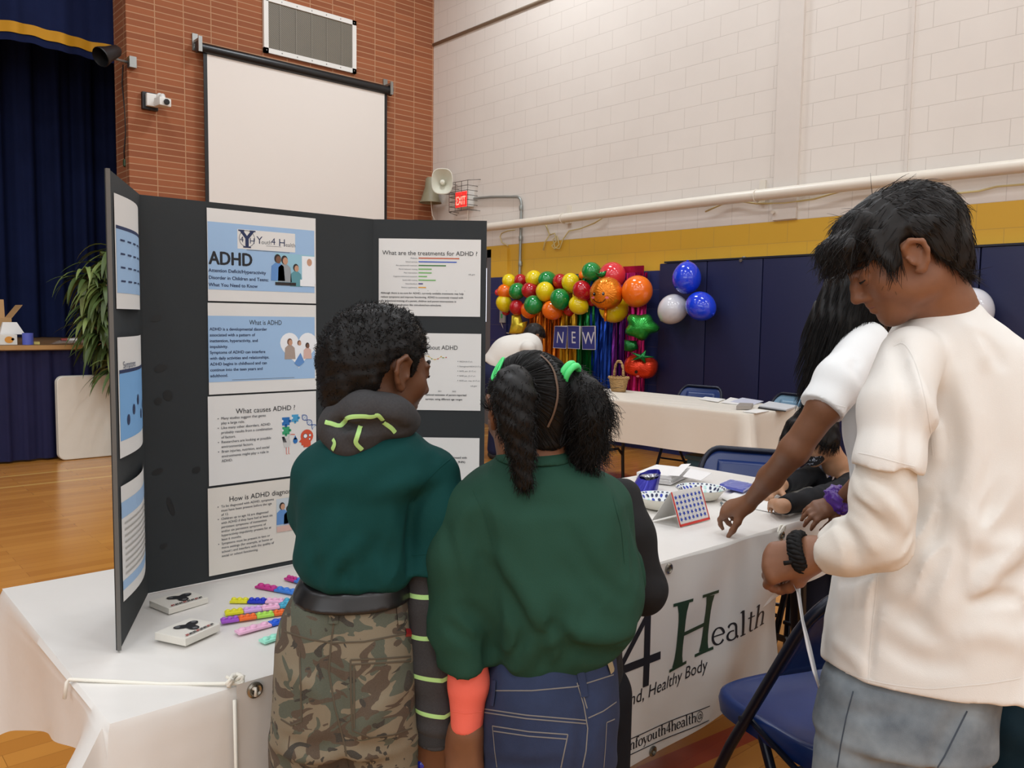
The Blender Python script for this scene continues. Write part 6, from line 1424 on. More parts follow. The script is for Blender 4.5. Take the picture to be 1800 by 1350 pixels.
def face_bits(H, parent, brow=True, lipcol=(120, 64, 56), browcol=(22, 16, 14)):
    h = H.h; mb = MB(); 
    for s_ in (-1, 1):
        mb.tube([H.p(s_*.06, .405, .105), H.p(s_*.13, .395, .128), H.p(s_*.21, .345, .105)], [.012*h, .017*h, .006*h], 8)
    mb.build('eyebrow', mat('brow_hair', browcol, .8), parent, smooth=True)
    mb = MB(); 
    for s_ in (-1, 1): mb.tube([H.p(s_*.085, .398, .000), H.p(s_*.135, .408, -.008), H.p(s_*.190, .378, .004)], [.004*h, .009*h, .005*h], 6)
    mb.build('eyelash', mat('lash', (14, 10, 9), .8), parent, smooth=True)
    mb = MB(); mb.tube([H.p(-.07, .358, -.253), H.p(-.03, .400, -.251), H.p(.03, .400, -.251), H.p(.07, .358, -.253)], [.004*h, .010*h, .010*h, .004*h], 8); mb.build('lip_line', mat('lip_%d' % lipcol[0], lipcol, .5), parent, smooth=True)
def add_hand(b, W, d, n_, sgn, L, curls=(25, 30, 20), spread=1.0, thumb=(.55, .75, -.35), tcurl=25, fcurl=None, rs=1.0):
    """W wrist, d towards the knuckles, n_ back-of-hand normal, thumb on side sgn*cross(d, n_)"""
    W = np.array(W, float); d = nrm_(d); n_ = np.array(n_, float); n_ = nrm_(n_-d*(n_@d)); s_ = np.cross(d, n_)*sgn
    offs = [.165, .058, -.052, -.150]; lens = [.40, .45, .42, .33]; kn = [.475, .495, .475, .43]
    for i in range(4):
        K = W+d*kn[i]*L+s_*offs[i]*L*1.0+n_*(.02 if i in (1, 2) else .0)*L; b.cap([W+s_*offs[i]*.55*L+d*.02*L, K], [.085*L*rs, .072*L*rs], k=.02, k0=.02)
        cu = curls if fcurl is None else fcurl[i]; dd = nrm_(d+s_*offs[i]*.9*spread); nn = n_; p = K; ang = 0; rr = [.056, .050, .045, .037]; rr = [x*(1.0 if i < 3 else .86)*L*rs for x in rr]; pts = [p]
        for j, (fr, c_) in enumerate(zip((.46, .30, .24), cu)):
            ang += R(c_); q = dd*math.cos(ang)-nn*math.sin(ang); p = p+q*lens[i]*L*fr; pts.append(p)
        b.cap(pts, rr, k=.004, k0=.010)
    t0 = W+d*.10*L+s_*.12*L-n_*.03*L; td = nrm_(d*thumb[0]+s_*thumb[1]+n_*thumb[2]); p1 = t0+td*.24*L; td2 = nrm_(td+d*math.sin(R(tcurl))*.9-s_*math.sin(R(tcurl))*.6); p2 = p1+td2*.19*L; p3 = p2+nrm_(td2+d*.2-s_*.15)*.16*L
    b.cap([t0, p1, p2, p3], [.085*L*rs, .066*L*rs, .056*L*rs, .045*L*rs], k=.008, k0=.02)
def pxrows(rows, d, near=(0, 0)):
    """(py, pxL, pxR, ry[, dd]) measured rows -> loft rows at distance d; near: how far heights belong to the side facing the room"""
    out = []; y0, y1 = rows[0][0], rows[-1][0]
    for r_ in rows:
        dd = d+(r_[4] if len(r_) > 4 else 0); c = P((r_[1]+r_[2])/2, r_[0], dd); k = near[0]+(near[1]-near[0])*((r_[0]-y0)/max(1, y1-y0))**1.5
        z = P((r_[1]+r_[2])/2, r_[0], dd-r_[3]*k)[2]; out.append((z, c[0], c[1], (r_[2]-r_[1])/2/CF*dd, r_[3]))
    return out
def udir(px): r = _ray(px, 600); v = nrm_([r[0], r[1], 0]); return np.array([v[1], -v[0]])
def leg_pair(b, hips, z_ankle=.05, r0=.075, r1=.045, k=.02, lean=(0, 0)):
    for h_ in hips:
        h_ = np.array(h_, float); kn = np.array([h_[0]+lean[0]*.5, h_[1]+lean[1]*.5, h_[2]*.52]); an = np.array([h_[0]+lean[0], h_[1]+lean[1], z_ankle]); b.cap([h_, kn, an], [r0, (r0+r1)*.55, r1], k=k)
def shoes(parent, ankles, fdir, m_, L=.22):
    for a in ankles:
        b = Sdf(.005); a = np.array(a, float); f = nrm_([fdir[0], fdir[1], 0]); b.cap([np.array([a[0], a[1], .045])-f*.03, np.array([a[0], a[1], .035])+f*L*.62], [.042, .034], k=.02); b.cap([np.array([a[0], a[1], .09]), np.array([a[0], a[1], .04])], [.042, .045], k=.02); b.cut((0, 0, .003), (0, 0, -1)); b.build('shoe', m_, parent)
def skin(name, rgb):
    t = NT(name); p = t.pos(); c = lin(rgb); f = t.noise(60, 4, .6, p); t.base(t.mix(f, tuple(v*.86 for v in c), tuple(min(1, v*1.12) for v in c))); t.set(Roughness=.5); t.b.inputs['Subsurface Weight'].default_value = .12; t.b.inputs['Subsurface Radius'].default_value = (.012, .005, .003); t.b.inputs['Subsurface Scale'].default_value = .5; t.bump(t.noise(900, 2, .5, p), .12, .0006); return t.m
M_HAIR = mat('black_hair', (15, 13, 12), .5, spec=.25); M_HAIR2 = mat('dark_brown_hair', (19, 15, 13), .46, spec=.32)
def person(label, base): return thing('person', label, 'person', (base[0], base[1], 0))
# ================================================================== PEOPLE
def ridge(p, a, f, seed=0):
    """sharp-crested cloth creases, mostly slanting"""
    q = p@np.array([[1, 0, .35], [0, 1, .2], [-.25, .1, .6]]); w_ = wob(q, f, 4, seed); return a*((1-np.abs(w_)*2.2)*(wob(q, f*.35, 3, seed+2) > -.1)*np.clip(wob(q, f*.35, 3, seed+2)+.1, 0, 1)*1.6)
M_JET = mat('black_jersey', (17, 17, 19), .85, bump=.2, bscale=700, bdist=.001); M_SHOE = mat('dark_shoe', (34, 34, 36), .6)
def fabric(name, rgb, var=.07, rough=.85, bs=600, bump=.25): return mat(name, rgb, rough, var=var, vscale=14, bump=bump, bscale=bs, bdist=.0012, sheen=0, spec=.2)
# ---------------------------------------------------------------- boy in the teal polo shirt
d = 1.28; PX = lambda x, y, dd=0: P(x, y, d+dd)
boy = person('boy in teal polo and camouflage trousers, back to the camera, looking right at the board', PX(610, 1200))
SK = skin('skin_deep_brown', (100, 64, 42)); u = udir(620)
H = Hd(PX(670, 651), *facing(50, 8), .180)
b = Sdf(.0036); add_head(b, H, PX(655, 752), .048)
b.loft(pxrows([(760, 612, 700, .05), (790, 580, 738, .06), (840, 556, 740, .07), (950, 545, 695, .07), (1060, 550, 695, .065), (1180, 515, 705, .07), (1290, 510, 705, .07)], d), u, k=.03)
handW = PX(764, 1292); b.cap([PX(752, 830), PX(762, 930), PX(752, 1010), PX(764, 1200), handW], [.032, .029, .028, .026, .022], k=.02); add_hand(b, handW, (0.02, 0.02, -1), -RT*.2-FW*1.0, -1, .135, (18, 28, 20), .7, (.7, .5, -.2))
eL = PX(560, 960, .10); wL = onz(640, 1015, .80); b.cap([PX(562, 830), eL, wL], [.038, .032, .022], k=.02); add_hand(b, wL, nrm_(wL-eL), (0, 0, 1), -1, .13, (10, 15, 10))
hipL, hipR = PX(545, 1290), PX(668, 1290); leg_pair(b, [hipL, hipR], .05, .05, .032)
b.build('body', SK, boy); face_bits(H, boy, lipcol=(92, 52, 46))
shoes(boy, [hipL, hipR], FW, M_SHOE)
# hair: short, curly on top, faded at the nape
def hair_shell(H, cut, t_=.03, top=0.0, curl=.006, cf=95., seed=0, h=.0034, extra=None, back=0.0):
    b = Sdf(h); hh = H.h; b.ell(H.p(0, -.06-back, .14), ((.345+t_)*hh, (.43+t_)*hh, (.355+t_+top)*hh), H.A, .0); b.cap([H.p(0, -.16, -.06), H.p(0, -.20, -.30)], [(.27+t_*.5)*hh, (.19+t_*.4)*hh], k=.03)
    if extra: extra(b)
    ys, zs = zip(*cut)
    def keep(X, Y, Z):
        q = [(X-H.C[0]), (Y-H.C[1]), (Z-H.C[2])]; y = (q[0]*H.f[0]+q[1]*H.f[1]+q[2]*H.f[2])/hh; z = (q[0]*H.u[0]+q[1]*H.u[1]+q[2]*H.u[2])/hh
        return (np.interp(y, ys, zs)-z)*hh*.75
    b.cut_fn = keep; b.ops.append((None, None, keep, .004, 'i'))
    if curl: b.disp.append(lambda p: curl*wob(p, cf, 6, seed)+curl*.5*wob(p, cf*2.3, 5, seed+1))
    return b
FADE = [(-.8, -.44), (-.42, -.44), (-.32, -.36), (-.20, -.14), (-.13, .06), (-.02, .155), (.06, .15), (.10, -.04), (.155, -.06), (.17, .12), (.24, .20), (.30, .24), (.36, .34), (.5, .42)]
hb = hair_shell(H, FADE, .035, .04, .0045, 110., 0, extra=lambda bb: (bb.ell(H.p(0, -.30, .02), (.32*H.h, .24*H.h, .32*H.h), H.A, .03), bb.ell(H.p(0, -.25, -.24), (.25*H.h, .20*H.h, .22*H.h), H.A, .03)))
v, q = hb.mesh(); rt_, nn = pick(v, q, 5200, 5)
ex = strands(rt_-nn*.001, nn*.5+np.random.default_rng(1).normal(size=nn.shape)*.7, np.where(H.loc(rt_)[:, 2] > .1, .008, .0035), 4, .0008, curl=.0016, cfreq=700., seed=2)
raw_mesh('hair', v, q, M_HAIR, boy, ex)
# teal polo
sb = Sdf(.004)
rows = [(748, 615, 700, .05), (760, 592, 728, .07), (775, 566, 746, .085), (800, 546, 764, .097), (835, 533, 772, .105), (880, 527, 738, .100), (950, 523, 727, .100), (1005, 520, 726, .100), (1028, 527, 725, .097), (1050, 552, 721, .086)]
sb.loft(pxrows(rows, d, (.1, .95)), u, k=.02); sb.cap([PX(760, 838), PX(768, 900), PX(752, 1000), PX(746, 1040)], [.043, .046, .044, .042], k=.02, clip=(PX(748, 994), PX(744, 1040)-PX(752, 990)))
sb.cap([PX(562, 838), PX(552, 900, .06)], [.042, .044], k=.03)
F_ = lambda *pts, dd=0: list(pts)
for pts, a_, w_ in ((F_((726, 870), (722, 930), (722, 1000)), -.007, .010), (F_((545, 985), (580, 960), (600, 900)), .007, .016), (F_((575, 1040), (590, 990), (620, 960)), .008, .014), (F_((600, 1045), (606, 1000)), -.010, .012), (F_((650, 1050), (645, 1010), (660, 960)), -.009, .014), (F_((690, 1045), (700, 980), (690, 900)), .007, .016), (F_((560, 1030), (553, 960)), -.006, .014), (F_((640, 860), (690, 830), (735, 800)), -.006, .016), (F_((530, 880), (570, 850), (600, 820)), .005, .02)): sb.fold(pts, a_, w_)
sb.disp.append(lambda p: .0030*wob(p*np.array([1, 1, .45]), 42, 6, 1)+ridge(p, .006, 80, 1)*np.clip((1.08-p[:, 2])*5, .25, 1))
M_TEAL = fabric('teal_polo_cotton', (10, 62, 60)); shirt = sb.build('polo_shirt', M_TEAL, boy)
seam('sleeve_hem', [shirt], [[(723, 976), (745, 974), (772, 968)]], .002, M_TEAL, boy)
seam('shoulder_seam', [shirt], [[(800, 800), (772, 822), (745, 850), (728, 880)]], .002, M_TEAL, boy)
# charcoal sleeve with green rings
t = NT('charcoal_green_rings'); p = t.pos(); z = t.sep(p)[2]; c = t.mix(t.noise(400, 2, .5, p), lin((44, 43, 44)), lin((62, 61, 62)))
zs = [PX(745, y)[2] for y in (1036, 1107, 1177, 1240)]; sx = t.sep(p)[0]
for k, z0 in enumerate(zs):
    zz = z if k < 2 else t.math('ADD', z, t.math('MULTIPLY', t.math('ABSOLUTE', t.math('SUBTRACT', sx, PX(752, 1200)[0])), -.22)); c = t.mix(t.math('LESS_THAN', t.math('ABSOLUTE', t.math('SUBTRACT', zz, z0-(.004 if k > 1 else 0))), .0034), c, lin((176, 222, 140)))
t.base(c); t.set(Roughness=.9); t.bump(t.noise(900, 2, .5, p), .3, .001)
cb = Sdf(.0036); cb.cap([PX(752, 960), PX(752, 1060), PX(758, 1170), PX(765, 1255), PX(764, 1306)], [.034, .037, .035, .031, .027], k=.01); cb.cut(PX(764, 1303), (0, 0, -1)); cb.disp.append(lambda p: .0022*wob(p, 60, 5, 3)+.002*np.sin(p[:, 2]*170+2*wob(p, 30, 4, 2))*np.clip((PX(760, 1150)[2]-p[:, 2])*9, 0, 1))
cb.build('under_sleeve', t.m, boy)['label'] = 'charcoal sleeve with thin green rings'
cb = Sdf(.0036); cb.cap([PX(762, 1262), PX(764, 1306)], [.030, .0285], k=.01); cb.cut(PX(764, 1304), (0, 0, -1)); cb.cut(PX(764, 1264), (0, 0, 1)); cb.build('cuff', mat('charcoal_rib', (44, 44, 45), .9, bump=.3, bscale=500), boy)
# hood
t = NT('charcoal_hood_jersey'); p = t.pos(); t.base(t.mix(t.noise(300, 3, .6, p), lin((44, 44, 46)), lin((66, 65, 66)))); t.set(Roughness=.95); M_CHAR = t.m
hd = Sdf(.0036); hd.ell(PX(648, 742, -.005), (.074, .072, .042), [np.append(u, 0), nrm_(FW), UP], .02); hd.cap([PX(600, 738, -.05), PX(640, 726, -.075), PX(690, 728, -.06), PX(718, 738, -.01)], [.028, .030, .026, .016], k=.02); hd.cap([PX(590, 755, -.06), PX(612, 780, -.075), PX(640, 772, -.07)], [.024, .020, .020], k=.02); hd.cap([PX(586, 770, -.06), PX(600, 786, -.06)], [.015, .012], k=.015)
hd.ell(PX(650, 700, 0), (.052, .052, .05), None, .02, 's')
for pts, a_, w_ in (([PX(585, 745, -.08), PX(640, 750, -.1), PX(700, 745, -.08)], -.010, .009), ([PX(600, 765, -.09), PX(640, 765, -.1)], .008, .010), ([PX(610, 730, -.08), PX(612, 780, -.1)], -.007, .008), ([PX(660, 740, -.1), PX(690, 760, -.09), PX(715, 745, -.05)], -.008, .008)): hd.fold(pts, a_, w_)
hd.disp.append(lambda p: .003*wob(p, 70, 6, 2)); hood = hd.build('hood', M_CHAR, boy); hood['label'] = 'charcoal hood with bright green stripes lying on the collar'
seam('hood_stripe', [hood], [[(572, 742), (585, 745), (598, 750), (606, 741), (612, 733), (635, 731), (655, 733), (664, 728), (673, 738)], [(674, 742), (688, 752), (694, 760)], [(634, 748), (628, 768), (624, 778), (636, 790)], [(585, 790), (590, 779), (586, 772)]], .0065, mat('lime_stripe', (178, 226, 140), .8), boy, .0012, 'bright green stripes of the hood', smooth_=True)
# camouflage trousers
t = NT('camouflage_cotton'); p = t.pos(); mp = t.n('Mapping'); mp.inputs['Scale'].default_value = (1, 1, 1.5); t.l(p, mp.inputs['Vector']); pv = mp.outputs[0]
n1 = t.noise(13, 2, .45, pv, 1.4); n2 = t.noise(17, 2, .45, t.n('VectorMath', operation='ADD').outputs[0], 1.2)
va = t.nt.nodes[-1]
def off(k): 
    x = t.n('VectorMath', operation='ADD'); x.inputs[1].default_value = (k, k*2.1, k*.7); t.l(pv, x.inputs[0]); return x.outputs[0]
n2 = t.noise(15, 2, .45, off(7.3), 1.6); n3 = t.noise(19, 2, .4, off(13.1), 2.2)
c = t.mix(t.math('GREATER_THAN', n1, .52), lin((122, 112, 92)), lin((70, 78, 66))); c = t.mix(t.math('GREATER_THAN', n2, .56), c, lin((70, 56, 44))); c = t.mix(t.math('GREATER_THAN', n3, .625), c, lin((36, 36, 34))); c = t.mix(t.math('MULTIPLY', t.noise(700, 2, .6, p), .25), c, lin((140, 132, 116)))
t.base(c); t.set(Roughness=.9); t.bump(t.noise(900, 2, .5, p), .3, .001); M_CAMO = t.m
tb = Sdf(.004); rows = [(1044, 540, 716, .080), (1062, 528, 719, .086), (1085, 512, 721, .092), (1120, 498, 724, .096), (1170, 488, 731, .098), (1240, 484, 734, .098), (1300, 483, 733, .096), (1345, 484, 731, .09)]
tb.loft(pxrows(rows, d, (.95, .95)), u, k=.02); leg_pair(tb, [hipL+np.array([0, 0, -.02]), hipR+np.array([0, 0, -.02])], .07, .062, .055)
for pts, a_, w_ in ((F_((590, 1090), (580, 1180), (596, 1270), (608, 1350), dd=-.11), -.014, .014), (F_((600, 1300), (640, 1318), (700, 1312), dd=-.11), -.007, .012), (F_((500, 1300), (540, 1318), (590, 1310), dd=-.11), -.007, .012), (F_((500, 1180), (560, 1210), (590, 1260), dd=-.11), .004, .012), (F_((720, 1200), (650, 1260), (612, 1330), dd=-.11), .005, .014)): tb.fold(pts, a_, w_)
tb.disp.append(lambda p: .0025*wob(p, 55, 6, 4)); tr = tb.build('camouflage_trousers', M_CAMO, boy)
bl = Sdf(.0034); bl.loft(pxrows([(1042, 533, 721, .089), (1060, 524, 723, .093), (1081, 516, 725, .098)], d, (.95, .95)), u, k=.0, round_=.004); bl.build('belt', mat('black_leather', (26, 25, 26), .32), boy)
bel_ = boy.children[-1]
for pl_ in ([(590, 1040), (588, 1066), (586, 1096)], [(700, 1044), (702, 1075), (704, 1096)]): seam('belt_loop', [bel_, tr], [pl_], .014, M_CAMO, boy, .002)
M_STCH = mat('olive_stitch', (84, 76, 62), .9)
seam('pocket_seam', [tr], [[(616, 1160), (665, 1158), (722, 1154)], [(616, 1160), (617, 1220), (620, 1284), (650, 1297), (690, 1292), (724, 1280)], [(527, 1147), (529, 1210), (530, 1268), (512, 1275), (494, 1264)], [(500, 1110), (545, 1124), (584, 1130), (640, 1128), (722, 1112)], [(588, 1084), (582, 1130), (578, 1180), (588, 1240), (606, 1310), (612, 1348)], [(622, 1166), (623, 1280)], [(616, 1168), (722, 1162)]], .0028, M_STCH, boy, .0006)
seam('red_tag', [tr], [[(712, 1112), (722, 1112)]], .012, mat('red_tag', (150, 30, 36), .6), boy, .0012)
# blue thing held between the two children
hp = thing('blue_packet', 'shiny blue packet held low between the boy and the girl', 'packet', PX(760, 1360, .03)); hb = Sdf(.004); hb.ell(PX(772, 1362, .05), (.045, .03, .04), None, .01); hb.cap([PX(742, 1340, .0), PX(765, 1350, .04)], [.010, .014], k=.01); hb.ell(P(836, 1352, 1.31), (.022, .03, .05), None, .01); hb.disp.append(lambda p: .004*wob(p, 90, 5, 1)); hb.build('packet_body', mat('shiny_blue_plastic', (24, 34, 150), .25, coat=.5), hp)
# ---------------------------------------------------------------- girl in the green shirt
d = 1.30; PX = lambda x, y, dd=0: P(x, y, d+dd); u = udir(950)
girl = person('girl in dark green shirt and blue jeans with two black ponytails, seen from behind', PX(960, 1250))
SKG = skin('skin_brown', (122, 82, 58)); H = Hd(PX(929, 722), *facing(-27, 10), .178)
b = Sdf(.0036); add_head(b, H, PX(935, 800, -.01), .045)
b.loft(pxrows([(800, 890, 985, .045), (840, 850, 1040, .07), (920, 820, 1080, .085), (1050, 850, 1090, .09), (1180, 868, 1075, .08), (1300, 858, 1070, .09)], d), u, k=.03)
wG = P(820, 1282, 1.25); b.cap([PX(815, 890), P(806, 1040, 1.25), P(820, 1160, 1.25), wG], [.034, .030, .026, .020], k=.02); add_hand(b, wG, (-.01, .03, -1), RT*-.3-FW, 1, .128, (22, 30, 22), .7, (.7, .5, -.2))
eR = PX(1070, 1010, .12); wR = PX(1040, 1040, .24); b.cap([PX(1045, 895), eR, wR], [.032, .028, .02], k=.02); add_hand(b, wR, (-.5, .6, -.1), (0, 0, 1), -1, .125)
hipL, hipR = PX(905, 1310), PX(1015, 1310); leg_pair(b, [hipL, hipR], .05, .05, .032); b.build('body', SKG, girl); face_bits(H, girl, lipcol=(120, 70, 62)); shoes(girl, [hipL, hipR], FW, M_SHOE)
GH = [(-.6, -.36), (-.35, -.36), (-.22, -.26), (-.12, -.08), (-.03, .06), (.08, .04), (.16, .08), (.24, .22), (.34, .32), (.5, .4)]
hb = hair_shell(H, GH, .02, .01, .0012, 120., 3)
v, q = hb.mesh(); tieL, tieR = PX(893, 672, -.085), PX(1000, 660, -.02)
def sleek(v, q, n, seed):
    rt_, nn = pick(v, q, n, seed); side = ((rt_-H.C)@H.r) < -.002*0+(-.0); tgt = np.where(((rt_-H.C)@H.r < .012)[:, None], tieL, tieR); dv = tgt-rt_; dist = np.linalg.norm(dv, axis=1); dv = dv/dist[:, None]; dv = dv-nn*(dv*nn).sum(1)[:, None]; dv /= np.linalg.norm(dv, axis=1)[:, None]+1e-9
    return strands(rt_+nn*.0008, dv+nn*.10, np.minimum(.045, dist*.8), 5, .0007, seed=seed, pull=lambda p: nrm_rows(np.where(((p-H.C)@H.r < .012)[:, None], tieL, tieR)-p)*.9-nrm_rows(p-H.C)*.35)
def nrm_rows(a): return a/(np.linalg.norm(a, axis=1)[:, None]+1e-9)
ex = sleek(v, q, 3200, 3); hair = raw_mesh('hair', v, q, M_HAIR, girl, ex); hbase = (v, q)
def tail(name, pts, rads, parent, curl, cf, n, length, seed, grav=.8, m_=M_HAIR, h=.0036, dispf=55., nrmw=.7, bands=False):
    b = Sdf(h); b.cap(pts, rads, k=.015);
    if bands: b.disp.append(lambda p: .0028*np.abs(np.sin(p[:, 2]*150+2.2*((p-np.array(pts[2]))@RT)*40)))
    b.disp.append(lambda p: curl*wob(p, dispf, 6, seed)+curl*.6*wob(p, dispf*2.2, 5, seed+1)); v, q = b.mesh(); rt_, nn = pick(v, q, n, seed)
    ax = nrm_(np.array(pts[-1])-np.array(pts[0])); ex = strands(rt_-nn*.002, nn*nrmw+ax*.9+np.random.default_rng(seed).normal(size=nn.shape)*.35, length*np.random.default_rng(seed+1).uniform(.5, 1.2, n), 7, .0007, grav=grav, curl=.004, cfreq=cf, seed=seed); return raw_mesh(name, v, q, m_, parent, ex)
tail('ponytail', [PX(903, 672, -.085), PX(902, 700, -.10), PX(908, 742, -.105), PX(915, 790, -.105), PX(921, 846, -.105)], [.025, .028, .024, .0175, .0125], girl, .0035, 120., 2200, .013, 11, nrmw=.22, bands=True)
tail('ponytail', [PX(1008, 666, -.03), PX(1022, 690, -.04), PX(1034, 728, -.04), PX(1030, 776, -.03), PX(1018, 822, -.03)], [.018, .026, .030, .027, .016], girl, .005, 170., 2200, .028, 13)
# plait bumps on the left tail
M_GRNP = mat('bright_green_elastic', (74, 214, 118), .4)
mb = MB(); c0 = PX(1001, 658, -.045); ax = nrm_(PX(1012, 668, -.04)-PX(992, 656, -.03)); s1 = nrm_(np.cross(ax, UP)); s2 = np.cross(ax, s1)
for k in (-.004, .004): mb.tube([c0+ax*k+(s1*math.cos(a)+s2*math.sin(a))*.0165 for a in np.linspace(0, 2*math.pi, 24, endpoint=False)], .0052, 8, closed=True)
mb.build('hair_tie', M_GRNP, girl, smooth=True)['label'] = 'bright green hair tie'
hs = on_surface([hbase], [(889, 634), (884, 644), (878, 656), (872, 670)], .003)
if all(h is not None for h in hs):
    pts = [h[0] for h in hs]; nn = hs[1][1]; t_ = nrm_(pts[-1]-pts[0]); s_ = np.cross(nn, t_); L_ = np.linalg.norm(pts[-1]-pts[0]); loop = []
    for a in np.linspace(0, 2*math.pi, 28, endpoint=False): w_ = .0055*(1.0-.45*math.cos(a)); loop.append((pts[0]+pts[-1])/2+t_*L_/2*math.cos(a)*-1+s_*w_*math.sin(a)+nn*.004*(1-.3*math.cos(a)**2))
    mb = MB(); mb.tube(loop, .0022, 8, closed=True); mb.tube([pts[0]+nn*.003, (pts[0]+pts[-1])/2+nn*.005, pts[-1]+nn*.003], .0016, 6); mb.build('hair_clip', M_GRNP, girl, smooth=True)['label'] = 'bright green snap hair clip'
seam('hair_parting', [hbase], [[(950, 626), (962, 636), (973, 652), (979, 678), (979, 702), (972, 728), (962, 750)]], .0036, mat('scalp_line', (92, 70, 54), .7), girl, .0022, 'pale parting line in the hair', smooth_=True)
M_GREEN = fabric('green_uniform_cotton', (34, 68, 54)); sb = Sdf(.004)
rows = [(796, 888, 990, .05), (810, 874, 1004, .062), (824, 862, 1022, .075), (846, 830, 1056, .090), (872, 806, 1082, .10), (905, 790, 1097, .112), (950, 800, 1106, .118), (1000, 808, 1117, .123), (1060, 818, 1127, .13), (1100, 826, 1124, .13), (1140, 845, 1109, .122), (1165, 858, 1095, .110), (1186, 870, 1072, .098), (1198, 880, 1040, .088)]
sb.loft(pxrows(rows, d, (.75, .95)), u, k=.02); sb.cap([P(818, 895, 1.27), P(806, 985, 1.25), P(812, 1100, 1.25), P(822, 1160, 1.25), P(822, 1180, 1.25)], [.042, .047, .048, .041, .036], k=.016, clip=(P(822, 1163, 1.25), (0.05, 0, -1))); sb.cap([PX(1055, 890, .03), PX(1075, 1010, .13), PX(1060, 1030, .20)], [.05, .05, .04], k=.03)
F_ = lambda *pts, dd=0: list(pts)
for pts, a_, w_ in ((F_((862, 1010), (866, 1090), (860, 1180)), -.018, .013), (F_((850, 985), (900, 1060), (930, 1110)), -.008, .012), (F_((880, 980), (930, 1050), (960, 1130)), .008, .016), (F_((960, 1170), (950, 1130), (958, 1110)), -.012, .012), (F_((905, 1180), (930, 1130)), .009, .014), (F_((990, 1140), (1040, 1150), (1090, 1150)), -.014, .014), (F_((1010, 1110), (1060, 1128), (1105, 1120)), .009, .018), (F_((820, 1070), (845, 1095), (860, 1110)), -.011, .012), (F_((1000, 1000), (1060, 1070)), -.007, .018), (F_((800, 960), (815, 900), (850, 880)), .006, .014), (F_((840, 880), (860, 960), (862, 1000)), -.007, .014), (F_((1080, 900), (1050, 980), (1060, 1060)), .005, .022), (F_((930, 880), (920, 960), (950, 1040)), .004, .022), (F_((786, 930), (800, 1000), (812, 1060)), -.006, .010), (F_((790, 1100), (820, 1125), (850, 1130)), -.007, .010), (F_((1000, 930), (1040, 1010), (1095, 1050)), -.006, .014), (F_((890, 1040), (920, 1110), (915, 1170)), -.008, .011), (F_((975, 1100), (1000, 1135), (990, 1160)), -.008, .010), (F_((1020, 1145), (1060, 1140), (1100, 1125)), -.009, .008), (F_((900, 900), (960, 890), (1020, 900)), -.003, .014)): sb.fold(pts, a_*1.3, w_)
sb.disp.append(lambda p: .0035*wob(p*np.array([1, 1, .5]), 36, 6, 2)+ridge(p, .0075, 74, 2)*np.clip((1.04-p[:, 2])*4, .2, 1)); shirt = sb.build('uniform_shirt', M_GREEN, girl)
cb = Sdf(.0032); cb.loft(pxrows([(779, 890, 988, .050), (793, 884, 994, .060), (808, 874, 1004, .070), (820, 869, 1009, .075)], d, (.9, .9)), u, k=.0, round_=.004); cb.ell(PX(938, 768), (.038, .038, .03), None, .006, 's'); cb.build('collar', M_GREEN, girl)
seam('yoke_seam', [shirt], [[(832, 862), (850, 900), (866, 960)], [(1078, 876), (1092, 930), (1098, 990)]], .002, M_GREEN, girl)
cb = Sdf(.0034); cb.cap([P(822, 1140, 1.25), P(824, 1200, 1.25), P(820, 1284, 1.25)], [.031, .030, .0235], k=.01); cb.cut(P(820, 1281, 1.25), (0, 0, -1)); cb.disp.append(lambda p: .0012*wob(p, 70, 5, 1)); cs = cb.build('under_sleeve', fabric('coral_jersey', (238, 110, 92), .03), girl); cs['label'] = 'coral pink sleeve below the green one'
seam('cuff_seam', [cs], [[(796, 1250), (820, 1254), (846, 1250)]], .002, MC['coral_jersey'], girl)
t = NT('indigo_denim'); p = t.pos(); f = t.noise(9, 4, .6, p); c = t.mix(t.math('POWER', f, 1.6), lin((12, 20, 46)), lin((48, 66, 104))); c = t.mix(t.math('MULTIPLY', t.noise(900, 2, .6, p), .2), c, lin((58, 74, 108))); t.base(c); t.set(Roughness=.85); t.bump(t.noise(1100, 2, .5, p), .3, .001); M_DENIM = t.m
tb = Sdf(.004); rows = [(1150, 885, 1072, .092), (1178, 866, 1078, .100), (1200, 858, 1080, .106), (1250, 850, 1085, .114), (1300, 845, 1085, .118), (1350, 842, 1082, .116), (1400, 845, 1080, .105)]
tb.loft(pxrows(rows, d, (.95, .95)), u, k=.02); leg_pair(tb, [hipL+np.array([0, 0, -.04]), hipR+np.array([0, 0, -.04])], .07, .06, .05); tb.fold(F_((1014, 1180), (1034, 1240), (1022, 1350), (1010, 1420)), -.012, .012); tb.fold(F_((850, 1335), (900, 1350), (980, 1345)), -.004, .01); tb.disp.append(lambda p: .002*wob(p, 50, 5, 5)); jn = tb.build('jeans', M_DENIM, girl)
M_ST2 = mat('pale_jean_stitch', (120, 116, 112), .9)
seam('jeans_stitching', [jn], [[(866, 1214), (935, 1214), (1012, 1207), (1078, 1186)], [(850, 1246), (925, 1257), (1030, 1266)], [(850, 1252), (925, 1263), (1030, 1272)], [(1034, 1262), (1060, 1250), (1083, 1234)], [(866, 1276), (930, 1286), (998, 1291)], [(868, 1285), (930, 1294), (996, 1299)], [(866, 1276), (870, 1320), (874, 1349)], [(998, 1291), (992, 1320), (986, 1349)], [(1014, 1200), (1026, 1240), (1033, 1280), (1030, 1320), (1024, 1349)], [(1020, 1205), (1032, 1245)], [(1066, 1270), (1080, 1264)], [(1066, 1270), (1064, 1310), (1061, 1349)]], .0018, M_ST2, girl, .0006)
for pl_ in ([(1018, 1172), (1024, 1200), (1027, 1224)], [(870, 1196), (869, 1218), (866, 1240)]): seam('belt_loop', [jn], [pl_], .011, M_DENIM, girl, .0025)
